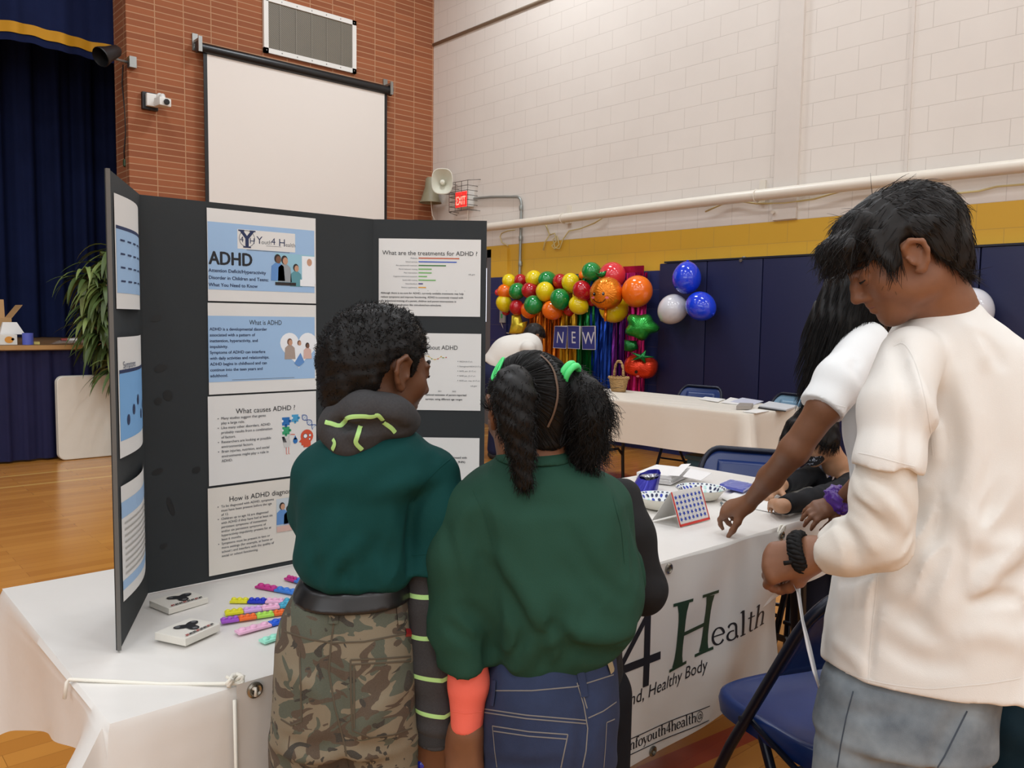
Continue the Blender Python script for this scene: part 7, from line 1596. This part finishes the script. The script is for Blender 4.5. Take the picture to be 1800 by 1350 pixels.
seam('belt', [jn], [[(1068, 1160), (1074, 1180)]], .014, mat('tan_belt', (150, 134, 104), .6), girl, .003, 'tan belt end')
# ---------------------------------------------------------------- person in black behind the girl
d = 1.66; PX = lambda x, y, dd=0: P(x, y, d+dd); u = udir(1010)
p3 = person('person in a black sweatshirt half hidden behind the girl in green, facing right', PX(1010, 1250)); SK3 = skin('skin_olive_brown', (142, 104, 76))
H = Hd(PX(978, 742), *facing(78, 12), .192); b = Sdf(.0042); add_head(b, H, PX(985, 850), .05)
b.loft(pxrows([(850, 950, 1030, .05), (890, 920, 1090, .08), (1000, 930, 1090, .09), (1150, 935, 1080, .09), (1220, 930, 1085, .09)], d), u, k=.03)
eR = PX(1133, 1038, -.02); wR = onz(1055, 985, .84); b.cap([PX(1080, 880), eR, wR], [.036, .032, .022], k=.02); add_hand(b, wR, nrm_(wR-eR), (0, 0, 1), 1, .15)
hipL, hipR = PX(965, 1220), PX(1050, 1220); leg_pair(b, [hipL, hipR], .05, .055, .035); b.build('body', SK3, p3); face_bits(H, p3); shoes(p3, [hipL, hipR], FW, M_SHOE)
hb = hair_shell(H, [(-.6, -.5), (-.1, -.42), (-.06, -.1), (0, .1), (.1, .1), (.2, .2), (.34, .32), (.5, .4)], .04, .03, .005, 90., 2); v, q = hb.mesh(); rt_, nn = pick(v, q, 1800, 5); raw_mesh('hair', v, q, M_HAIR, p3, strands(rt_, nn*.5+np.array([0, 0, -.8]), .03, 5, .0009, curl=.004, cfreq=200., seed=2))
sb = Sdf(.0045); sb.loft(pxrows([(822, 965, 1030, .05), (835, 945, 1062, .07), (860, 920, 1096, .09), (920, 915, 1110, .105), (1050, 925, 1100, .11), (1200, 930, 1092, .105)], d), u, k=.02); sb.cap([PX(1085, 880), PX(1106, 940, -.02), eR, PX(1095, 1055, .10), wR], [.050, .048, .042, .037, .030], k=.02, clip=(wR, wR-eR)); sb.ell(PX(990, 818), (.05, .05, .03), None, .01, 's')
sb.disp.append(lambda p: .005*wob(p, 45, 6, 1)); sb.fold([PX(1120, 1000, -.05), PX(1160, 1020, -.04)], -.006, .01); sb.build('sweatshirt', M_JET, p3)
tb = Sdf(.005); tb.loft(pxrows([(1180, 935, 1085, .10), (1260, 930, 1088, .11)], d), u); leg_pair(tb, [hipL, hipR], .07, .07, .055); tb.build('trousers', fabric('black_trousers', (24, 24, 28)), p3)
# ---------------------------------------------------------------- tall boy in the white shirts
d = 1.50; PX = lambda x, y, dd=0: P(x, y, d+dd); u = udir(1640)
teen = person('tall boy in a white T-shirt over white long sleeves and grey jeans, looking down left', PX(1600, 1250)); SKT = skin('skin_warm_brown', (134, 90, 64))
H = Hd(P(1579, 456, 1.46), *facing(-84, 31), .205); b = Sdf(.0036); add_head(b, H, PX(1660, 552, .01), .056)
b.loft(pxrows([(560, 1620, 1725, .06), (610, 1610, 1760, .075), (800, 1590, 1780, .09), (1000, 1560, 1760, .10), (1200, 1500, 1725, .11), (1300, 1480, 1720, .11)], d), u, k=.03)
el = P(1556, 938, 1.35); wr = P(1432, 972, 1.43); kn = P(1352, 990, 1.48); b.cap([P(1604, 655, 1.45), P(1562, 800, 1.355), P(1552, 930, 1.358), P(1500, 962, 1.39), wr], [.034, .034, .030, .030, .0235], k=.015)
add_hand(b, wr, kn-wr, np.array([0, 0, .72])-FW*.85, -1, .168, (48, 55, 30), .6, (.75, .25, -.62), 20, fcurl=[(42, 50, 25), (52, 55, 30), (60, 55, 30), (66, 50, 30)])
eR = PX(1830, 900, .12); wRr = PX(1720, 960, .32); b.cap([PX(1790, 680), eR, wRr], [.046, .038, .024], k=.02); add_hand(b, wRr, wRr-eR, (0, 0, 1), 1, .165)
hipL, hipR = PX(1520, 1290), PX(1650, 1290); leg_pair(b, [hipL, hipR], .05, .068, .04); b.build('body', SKT, teen); face_bits(H, teen, lipcol=(128, 82, 72)); shoes(teen, [hipL, hipR], -RT, M_SHOE, .26)
def fringe(bb):
    hh = H.h
    for s_ in (-.24, -.12, 0, .12, .24): bb.cap([H.p(s_, .18, .46), H.p(s_*1.1, .40, .33), H.p(s_*1.15, .475, .17)], [.075*hh, .07*hh, .02*hh], k=.02)
    bb.cap([H.p(-.33, .20, .30), H.p(-.345, .22, .10), H.p(-.33, .17, -.05)], [.05*hh, .03*hh, .012*hh], k=.012); bb.cap([H.p(.33, .20, .30), H.p(.345, .22, .10), H.p(.33, .17, -.05)], [.05*hh, .03*hh, .012*hh], k=.012)
    bb.ell(H.p(0, -.30, .16), (.36*hh, .34*hh, .36*hh), H.A, .03); bb.ell(H.p(0, -.34, -.12), (.27*hh, .22*hh, .28*hh), H.A, .03)
TH = [(-.75, -.42), (-.4, -.40), (-.26, -.26), (-.16, -.06), (-.11, .08), (-.03, .155), (.05, .14), (.11, -.02), (.20, -.03), (.24, .14), (.34, .17), (.5, .13), (.6, .13)]
hb = hair_shell(H, TH, .05, .05, .0022, 90., 4, extra=fringe); hb.disp.append(lambda p: .0022*np.sin(((p-H.C)@H.r)*420+3*wob(p, 30, 4, 1))); v, q = hb.mesh()
rt_, nn = pick(v, q, 5200, 7); lc = H.loc(rt_); fl = np.where((lc[:, 1] > -.05)[:, None], H.f*1.0-H.u*.25, -H.f*.55-H.u*.8)+np.where((lc[:, 2] < .15)[:, None], -H.u*.9, 0); fl = fl-nn*(fl*nn).sum(1)[:, None]
raw_mesh('hair', v, q, M_HAIR2, teen, strands(rt_-nn*.001, fl+nn*.16+np.random.default_rng(5).normal(size=nn.shape)*.16, np.random.default_rng(6).uniform(.018, .045, len(rt_)), 6, .0007, grav=.25, seed=8, pull=lambda p: -nrm_rows(p-H.C)*.5))
M_TEE = fabric('white_cotton_tee', (230, 226, 219), .02, .8); sb = Sdf(.0042)
rows = [(529, 1644, 1708, .048), (540, 1622, 1720, .062), (556, 1596, 1734, .078), (580, 1577, 1762, .094), (610, 1568, 1796, .108), (680, 1561, 1822, .120), (770, 1557, 1832, .126), (860, 1550, 1828, .130), (940, 1530, 1806, .132), (985, 1500, 1788, .132), (1050, 1479, 1793, .134), (1120, 1467, 1796, .135), (1180, 1459, 1799, .136), (1236, 1455, 1800, .136)]
sb.loft(pxrows(rows, d, (.3, .95)), u, k=.02, round_=.006); sb.cap([P(1602, 628, 1.43), P(1572, 720, 1.37), P(1560, 812, 1.345), P(1556, 850, 1.34)], [.054, .056, .052, .050], k=.020, clip=(P(1559, 821, 1.345), nrm_(P(1554, 860, 1.345)-P(1562, 800, 1.345))))
sb.cap([PX(1792, 660, .02), PX(1832, 800, .08)], [.055, .055], k=.03)
hem0 = PX(1630, 1228, -.128); sb.cut(hem0, nrm_(np.array([0, 0, -1.0])+.02*np.append(u, 0))); sb.ell(PX(1668, 520), (.05, .05, .022), None, .006, 's')
F_ = lambda *pts, dd=0: list(pts)
for pts, a_, w_ in ((F_((1572, 605), (1600, 690), (1604, 800), (1590, 840), dd=-.12), -.013, .012), (F_((1600, 640), (1640, 740), (1648, 800)), .008, .014), (F_((1660, 700), (1672, 800), (1640, 880)), -.007, .016), (F_((1690, 660), (1720, 760), (1700, 900)), .006, .02), (F_((1735, 620), (1750, 760), (1745, 880)), -.006, .022), (F_((1545, 985), (1535, 1080), (1527, 1205)), -.005, .007), (F_((1720, 1040), (1745, 1000), (1785, 980)), .012, .014), (F_((1715, 1060), (1750, 1050), (1790, 1052)), -.010, .012), (F_((1690, 900), (1725, 960), (1780, 955)), .008, .018), (F_((1560, 1060), (1620, 1090), (1650, 1130)), -.006, .02), (F_((1620, 960), (1660, 1040), (1640, 1120)), .007, .024), (F_((1560, 1130), (1610, 1165), (1680, 1170)), -.006, .018), (F_((1690, 1120), (1740, 1110), (1790, 1130)), .005, .02), (F_((1650, 880), (1625, 1000)), -.006, .022), (F_((1480, 1020), (1540, 1000), (1580, 960)), -.007, .012), (F_((1470, 1130), (1510, 1160), (1525, 1200)), .004, .014), (F_((1720, 585), (1745, 610), (1760, 640)), -.007, .010), (F_((1700, 570), (1725, 590), (1735, 640)), .005, .012)): sb.fold(pts, a_*1.5, w_)
sb.disp.append(lambda p: .0040*wob(p*np.array([1, 1, .45]), 30, 6, 3)+ridge(p, .0075, 60, 3)*np.clip((1.25-p[:, 2])*3, .3, 1)); tee = sb.build('t_shirt', M_TEE, teen)
for nm_, pl_ in zip(('hem_stitch', 'sleeve_stitch', 'collar_stitch', 'shoulder_seam', 'side_seam'), [[(1459, 1170), (1490, 1184), (1527, 1196), (1580, 1206), (1636, 1212), (1690, 1206), (1740, 1202), (1794, 1192)], [(1510, 796), (1540, 802), (1575, 812), (1608, 820)], [(1640, 545), (1665, 553), (1695, 550), (1716, 540)], [(1571, 608), (1590, 600), (1612, 640), (1632, 720), (1640, 800)], [(1546, 988), (1538, 1060), (1530, 1140), (1527, 1200)]]): seam(nm_, [tee], [pl_], .0022, M_TEE, teen, .0005, smooth_=True)
lb = Sdf(.0038); lb.cap([P(1562, 790, 1.352), P(1552, 880, 1.352), P(1545, 945, 1.36), P(1490, 965, 1.39), P(1446, 974, 1.425)], [.047, .047, .046, .041, .034], k=.025); lb.cut(P(1450, 974, 1.422), P(1446, 974, 1.425)-P(1490, 965, 1.39), (P(1440, 975, 1.42), .06))
G_ = lambda *pts: list(pts)
for pts, a_, w_ in ((G_((1500, 880), (1530, 900), (1560, 940)), -.007, .009), (G_((1495, 910), (1520, 935), (1535, 965)), .006, .009), (G_((1480, 925), (1500, 950), (1505, 985)), -.006, .008), (G_((1465, 935), (1480, 960), (1482, 995)), .004, .008), (G_((1520, 850), (1560, 880), (1590, 930)), .006, .010), (G_((1545, 840), (1580, 870), (1598, 900)), -.006, .010), (G_((1500, 840), (1510, 870), (1540, 900)), .004, .010)): lb.fold(pts, a_, w_)
lb.disp.append(lambda p: .0025*wob(p, 60, 5, 1)+ridge(p, .006, 90, 2)); lb.build('under_sleeve', fabric('white_thin_jersey', (226, 220, 210), .02, .8), teen)['label'] = 'white long sleeve under the T-shirt sleeve'
t = NT('faded_grey_denim'); p = t.pos(); f = t.noise(7, 4, .6, p); c = t.mix(t.ramp(f, [(.35, (0, 0, 0)), (.65, (1, 1, 1))]), lin((74, 84, 94)), lin((140, 149, 154))); c = t.mix(t.math('MULTIPLY', t.noise(900, 2, .6, p), .3), c, lin((160, 166, 168))); t.base(c); t.set(Roughness=.88); t.bump(t.noise(1100, 2, .5, p), .3, .001); M_GJ = t.m
tb = Sdf(.0045); rows = [(1190, 1485, 1742, .112), (1230, 1455, 1738, .120), (1290, 1443, 1733, .124), (1350, 1434, 1729, .124)]; tb.loft(pxrows(rows, d, (.6, .95)), u, k=.02); leg_pair(tb, [PX(1512, 1330), PX(1650, 1330, -.02)], .07, .082, .07); tb.fold(F_((1700, 1240), (1665, 1290), (1640, 1350)), -.012, .014); tb.fold(F_((1470, 1240), (1520, 1260), (1600, 1250)), -.004, .014); tb.disp.append(lambda p: .003*wob(p, 45, 5, 5)); jn = tb.build('jeans', M_GJ, teen)
seam('jeans_stitching', [jn], [[(1500, 1215), (1488, 1260), (1478, 1310), (1472, 1349)], [(1700, 1250), (1680, 1290), (1660, 1330), (1648, 1349)]], .0025, mat('dark_jean_seam', (66, 74, 84), .9), teen, .0006)
mb = MB(); axb = nrm_(wr-el); s1 = nrm_(np.cross(axb, UP)); s2 = np.cross(axb, s1); wc = P(1408, 972, 1.445)
for k in range(4): mb.tube([wc+axb*(.010*math.sin(a*7+k*1.571)+.006*math.sin(a+1))+(s1*math.cos(a)+s2*math.sin(a))*(.0315+.004*math.cos(a*7+k*1.571)+.001*math.sin(a*23)) for a in np.linspace(0, 2*math.pi, 90, endpoint=False)], .0052, 6, closed=True)
mb.tube([wc+s2*-.03, P(1392, 988, 1.42), P(1378, 990, 1.42)], [.006, .005, .004], 8); mb.tube([wc+np.array([0, 0, -.028]), P(1430, 998, 1.42), P(1440, 996, 1.42)], .005, 8); mb.build('bracelet', mat('dark_braided_cord', (22, 21, 21), .7, bump=.5, bscale=300, spec=.2), teen, smooth=True)['label'] = 'dark braided bracelet'
pp = thing('paper_slip', 'long folded white paper slip hanging from the tall boy\'s hand', 'paper', P(1400, 1100, 1.46)); mb = MB()
A_ = [(1384, 1000), (1400, 1040), (1408, 1090), (1418, 1140), (1428, 1180), (1437, 1206)]; B_ = [(1402, 1010), (1403, 1045), (1409, 1090), (1422, 1138), (1431, 1178), (1437.6, 1206)]
mb.add([P(x, y, 1.452) for x, y in A_]+[P(x+4, y, 1.50) for x, y in B_]+[P(x+2, y+4, 1.462) for x, y in B_], [(i, i+1, 7+i, 6+i) for i in range(5)]+[(i, 12+i, 13+i, i+1) for i in range(5)]); mb.build('paper_leaf', mat('paper_slip', (214, 218, 224), .6), pp, smooth=True, solid=.001)
# ---------------------------------------------------------------- long-haired girl leaning on the table
d = 2.2; PX = lambda x, y, dd=0: P(x, y, d+dd); u = udir(1560)
wg = person('girl with long black hair and white T-shirt reaching over the table, purple scrunchie on wrist', PX(1570, 1000)); SKW = skin('skin_mid_brown', (124, 82, 56))
H = Hd(PX(1528, 545), *facing(-70, 30), .200); b = Sdf(.0042); add_head(b, H, PX(1575, 618), .048)
b.loft(pxrows([(620, 1535, 1610, .06), (680, 1515, 1630, .08), (850, 1520, 1630, .08), (960, 1510, 1640, .09)], d), u, k=.03)
sh = P(1520, 612, 2.1); el = P(1396, 792, 2.08); wr = onz(1316, 885, .845); b.cap([sh, P(1450, 715, 2.04), el, (el+wr)/2, wr], [.042, .040, .036, .031, .0205], k=.02)
kn = onz(1272, 896, .812); add_hand(b, wr, kn-wr, nrm_(np.array([0, 0, .9])-FW*.2-RT*.5), -1, .150, (38, 42, 22), .8, (.55, .65, -.55), 15, fcurl=[(25, 38, 20), (48, 45, 20), (55, 45, 25), (60, 40, 25)])
el2 = P(1560, 800, 2.28); wr2 = P(1474, 884, 2.42); b.cap([PX(1610, 650), el2, wr2], [.042, .034, .0215], k=.02); k2 = onz(1408, 906, .785); add_hand(b, wr2, k2-wr2, nrm_(np.array([0, 0, .9])-FW*.5), -1, .150, (18, 30, 20), 1.0, (.7, .5, -.4))
hipL, hipR = PX(1540, 960), PX(1620, 960); leg_pair(b, [hipL, hipR], .05, .065, .038); b.build('body', SKW, wg); face_bits(H, wg); shoes(wg, [hipL, hipR], -RT*.5+FW, M_SHOE)
def longhair(bb):
    bb.cap([PX(1505, 520, -.03), PX(1478, 570, -.02), PX(1462, 620, .0), PX(1447, 670, .03), PX(1440, 705, .04)], [.085, .075, .062, .045, .022], k=.03); bb.cap([PX(1545, 500), PX(1585, 560), PX(1590, 640, .02)], [.09, .07, .04], k=.03)
hb = hair_shell(H, [(-.6, -2), (.0, -2), (.02, -.2), (.1, -.1), (.2, .1), (.34, .28), (.6, .4)], .04, .03, .003, 60., 1, h=.0045); hb.ops[-1:] = []; longhair(hb); hb.disp.append(lambda p: .003*np.sin(p@np.append(u, 0)*260+2*wob(p, 20, 4, 1)))
v, q = hb.mesh(); rt_, nn = pick(v, q, 3800, 4); dn = np.tile(np.array([0, 0, -1.0])-RT*.32, (len(rt_), 1)); raw_mesh('long_hair', v, q, M_HAIR, wg, strands(rt_-nn*.001, dn+nn*.12, .075, 6, .0009, grav=.3, seed=4))
M_TEE2 = fabric('bright_white_tee', (234, 235, 234), .015, .8); sb = Sdf(.0045); sb.loft(pxrows([(575, 1545, 1600, .05), (590, 1522, 1625, .07), (620, 1500, 1645, .09), (680, 1485, 1655, .105), (760, 1487, 1655, .11), (840, 1500, 1655, .11), (960, 1500, 1660, .115)], d), u, k=.02)
sb.cap([P(1522, 606, 2.12), P(1474, 670, 2.06), P(1446, 716, 2.04), P(1430, 740, 2.03)], [.060, .056, .050, .048], k=.03, clip=(P(1448, 716, 2.04), P(1430, 740, 2.03)-P(1474, 670, 2.06))); sb.ell(PX(1575, 568), (.05, .05, .03), None, .01, 's')
for pts, a_, w_ in (([P(x, y, 2.0) for x, y in ((1462, 602), (1490, 630), (1515, 668))], -.007, .012), ([P(x, y, 2.02) for x, y in ((1500, 640), (1480, 700), (1490, 740))], -.008, .012), ([P(x, y, 2.08) for x, y in ((1486, 740), (1500, 770), (1510, 800))], .008, .014)): sb.fold(pts, a_, w_)
sb.disp.append(lambda p: .004*wob(p, 38, 6, 2)); tee2 = sb.build('t_shirt', M_TEE2, wg); seam('hem_stitch', [tee2], [[(1417, 700), (1448, 706), (1486, 716)]], .003, M_TEE2, wg); seam('shirt_print', [tee2], [[(1508, 826), (1505, 838), (1502, 850), (1499, 850)]], .006, M_JET, wg, .001)
tb = Sdf(.006); tb.loft(pxrows([(930, 1500, 1655, .11), (1000, 1495, 1660, .12)], d), u); leg_pair(tb, [hipL, hipR], .07, .08, .06); tb.build('trousers', fabric('dark_trousers', (30, 34, 48)), wg)
sc_ = Sdf(.0032); axb = nrm_(wr2-el2); s1 = nrm_(np.cross(axb, UP)); s2 = np.cross(axb, s1); wc = wr2-axb*.012; ring = [wc+(s1*math.cos(a)+s2*math.sin(a))*.032 for a in np.linspace(0, 2*math.pi, 13)]; sc_.cap(ring, .018, k=.005); sc_.disp.append(lambda p: .010*wob(p, 170, 6, 1)+.005*wob(p, 330, 5, 2)); sc_.build('scrunchie', mat('purple_satin', (78, 22, 140), .35, sheen=.3), wg)['label'] = 'purple satin scrunchie on the wrist'
# ---------------------------------------------------------------- child in the black mask writing
d = 3.02; PX = lambda x, y, dd=0: P(x, y, d+dd); u = udir(1470)
kid = person('child in a black jacket and black face mask bent over the table writing', PX(1480, 950)); SKK = skin('skin_light_tan', (178, 134, 102))
H = Hd(PX(1432, 768, -.04), *facing(-112, 36), .190); b = Sdf(.0042); add_head(b, H, PX(1480, 838, .04), .045)
b.loft(pxrows([(850, 1455, 1510, .06), (890, 1430, 1530, .08), (980, 1435, 1530, .09), (1040, 1430, 1530, .1)], d+.05), u, k=.03)
w1 = onz(1374, 890, .786); e1 = P(1478, 895, 2.82); e1[2] = max(e1[2], .772); b.cap([PX(1490, 850, -.02), e1, w1], [.035, .032, .021], k=.02); add_hand(b, w1, onz(1340, 872, .775)-w1, (0, 0, 1), 1, .112, (30, 40, 25), .6, (.7, .5, -.35))
w2 = onz(1366, 855, .786); e2 = PX(1425, 850, .06); e2[2] = max(e2[2], .775); b.cap([PX(1440, 848, .08), e2, w2], [.035, .032, .021], k=.02); add_hand(b, w2, onz(1346, 866, .775)-w2, (0, 0, 1), -1, .125, (35, 45, 30), .6)
hp1, hp2 = PX(1460, 1040, .05), PX(1510, 1040, .05); z_ = .48
for s_, hp_ in ((-1, hp1), (1, hp2)):
    hp_[2] = .52; kn_ = hp_+np.array([-.17, s_*.02, -.02]); b.cap([hp_, kn_, kn_+np.array([.02, 0, -.42])], [.06, .048, .032], k=.02)
b.build('body', SKK, kid); face_bits(H, kid)
shoes(kid, [hp1+np.array([-.15, 0, 0]), hp2+np.array([-.15, 0, 0])], (-1, 0), M_SHOE, .2)
hb = hair_shell(H, [(-.75, -.45), (-.3, -.38), (-.16, -.26), (-.05, -.22), (.08, -.16), (.14, -.06), (.20, .05), (.3, .14), (.6, .18)], .06, .06, .004, 80., 6, h=.0042, extra=lambda bb: [bb.cap([H.p(s_, .2, .45), H.p(s_*1.1, .40, .30), H.p(s_*1.1, .45, .16)], [.08*H.h, .07*H.h, .03*H.h], k=.02) for s_ in (-.2, 0, .2)]+[bb.ell(H.p(s_*.33, -.03, -.02), (.13*H.h, .24*H.h, .27*H.h), H.A, .02) for s_ in (-1, 1)]); v, q = hb.mesh(); rt_, nn = pick(v, q, 2200, 9); raw_mesh('hair', v, q, M_HAIR, kid, strands(rt_-nn*.002, nn*.12+H.f*.6-H.u*.5+np.random.default_rng(3).normal(size=nn.shape)*.15, .035, 5, .0011, grav=.3, curl=.001, cfreq=100., seed=3, pull=lambda p: -nrm_rows(p-H.C)*.35))
mb_ = Sdf(.0035); mb_.ell(H.p(0, .22, -.26), (.25*H.h, .245*H.h, .20*H.h), H.A, .0); mb_.cut(H.p(0, .26, -.10), H.u*1.0+H.f*.35); mb_.cut(H.p(0, .10, -.3), -H.f)
t = NT('black_printed_mask'); p = t.pos(); n_ = t.noise(85, 2, .4, p, .5); t.base(t.mix(t.math('GREATER_THAN', n_, .62), lin((20, 20, 24)), lin((150, 156, 170)))); t.set(Roughness=.8); mk_ = mb_.build('face_mask', t.m, kid); mk_['label'] = 'black face mask with pale printed marks'
mb = MB(); 
for s_ in (-1, 1): mb.tube([H.p(s_*.24, .14, -.20), H.p(s_*.33, .02, -.10), H.p(s_*.37, -.09, .0)], .0018, 6)
mb.build('mask_loop', M_JET, kid, smooth=True)
M_JAC = fabric('black_jacket', (26, 27, 30)); sb = Sdf(.0045); sb.loft(pxrows([(822, 1458, 1510, .055), (838, 1440, 1532, .08), (870, 1428, 1545, .10), (940, 1425, 1545, .11), (1040, 1425, 1545, .12)], d+.05), u, k=.02)
sb.cap([PX(1495, 852, -.03), e1, w1-(e1-w1)*.2], [.046, .036, .028], k=.02, clip=(w1+(e1-w1)*.03, w1-e1)); sb.cap([PX(1440, 850, .08), e2, w2+(e2-w2)*.02], [.048, .036, .030], k=.02, clip=(w2+(e2-w2)*.15, w2-e2)); sb.disp.append(lambda p: .004*wob(p, 55, 6, 2)); jk = sb.build('jacket', M_JAC, kid)
seam('jacket_piping', [jk], [[(1478, 792), (1470, 820), (1463, 850)], [(1450, 820), (1456, 840), (1462, 856)]], .008, mat('pale_piping', (196, 176, 170), .7), kid, .003, 'pale piping on the black jacket')
seam('lanyard', [jk], [[(1457, 822), (1461, 838)]], .02, mat('periwinkle_ribbon', (96, 108, 178), .6), kid, .0015, 'blue ribbon at the neck')
tb = Sdf(.006)
for hp_ in (hp1, hp2): tb.cap([hp_, hp_+np.array([-.17, 0, -.02]), hp_+np.array([-.15, 0, -.40])], [.085, .068, .055], k=.02)
tb.build('trousers', fabric('dark_blue_trousers', (34, 38, 54)), kid)
# ---------------------------------------------------------------- person bending in front of the foil fringe
d = 7.9; PX = lambda x, y, dd=0: P(x, y, d+dd); bp_ = person('person in white top and navy trousers bending down in front of the foil fringe', PX(885, 750)); bp_.location[2] = 0
SKB = skin('skin_tan', (150, 110, 84)); hip = PX(868, 662); sh_ = PX(928, 612); b = Sdf(.008); H = Hd(PX(938, 592, .05), *facing(70, 45), .22); add_head(b, H, sh_+np.array([0, 0, .02]), .055); b.cap([hip, (hip+sh_)/2+np.array([0, 0, .05]), sh_], [.12, .12, .11], k=.05)
feet = []
for s_ in (-1, 1):
    h_ = hip+FW*.09*s_; a_ = np.array([h_[0]+.03, h_[1], .05]); feet.append(a_); b.cap([h_, (h_+a_)/2+RT*.04, a_], [.085, .06, .045], k=.02); q0 = sh_+FW*.17*s_; q1 = q0+RT*.06+np.array([0, 0, -.26]); q2 = q1+RT*.12+np.array([0, 0, -.2]); b.cap([q0, q1, q2], [.045, .038, .026], k=.02); add_hand(b, q2, (0, 0, -1), RT, s_, .18)
b.build('body', SKB, bp_); shoes(bp_, feet, RT, M_SHOE, .27); face_bits(H, bp_)
hb = hair_shell(H, [(-.7, -.45), (-.2, -.3), (-.05, .1), (.1, .1), (.3, .25), (.6, .35)], .06, .04, .006, 60., 2, h=.008); hb.build('hair', M_HAIR2, bp_)
sb = Sdf(.008); sb.cap([PX(876, 640), PX(895, 622), sh_], [.155, .165, .145], k=.05)
for s_ in (-1, 1): q0 = sh_+FW*.17*s_; sb.cap([q0, q0+RT*.05+np.array([0, 0, -.18])], [.075, .065], k=.04)
sb.cut(PX(872, 650), nrm_(PX(860, 665)-PX(885, 630))); sb.disp.append(lambda p: .008*wob(p, 18, 5, 1)); sb.build('white_top', fabric('white_top_cotton', (222, 218, 210), .02), bp_)
tb = Sdf(.008); tb.ell(hip, (.17, .17, .17), None, .03)
for s_ in (-1, 1): h_ = hip+FW*.09*s_; a_ = np.array([h_[0]+.03, h_[1], .10]); tb.cap([h_, (h_+a_)/2+RT*.04, a_], [.115, .085, .075], k=.03)
tb.build('trousers', fabric('navy_trousers', (30, 34, 62)), bp_)
# ---------------------------------------------------------------- coat over a chair at the right edge
cc = np.array([1.98, -.02, 0]); cc = P(1900, 1000, 1.95); cc[2] = 0
cq = dup(c1, (cc[0], cc[1], 0), 'navy folding chair under the dark teal coat at the right edge of the photo', R(-120))
ct = thing('coat', 'dark teal padded coat hanging over a chair at the right edge of the photo', 'coat', (cc[0], cc[1], .8)); cb = Sdf(.006); cu_ = udir(1850)
top = P(1850, 905, 1.90); rows = [(.06, top[0], top[1], .235, .10), (.2, top[0], top[1], .23, .12), (.45, top[0], top[1], .22, .13), (.68, top[0], top[1], .20, .12), (.80, top[0], top[1], .19, .09), (.86, top[0], top[1], .17, .05)]
cb.loft(rows, cu_, k=.02); cb.cap([top+np.array([0, 0, -.1])-.17*np.append(cu_, 0), top+np.array([0, 0, -.45])-.20*np.append(cu_, 0)-FW*.05], [.06, .05], k=.03); cb.disp.append(lambda p: .010*wob(p*np.array([1, 1, .6]), 22, 6, 3)+.004*wob(p, 60, 5, 2)); cb.build('coat_shell', fabric('dark_teal_nylon', (22, 48, 60), .12, .6), ct)
# tidy helper values
for o in bpy.data.objects:
    if '_o' in o: del o['_o']
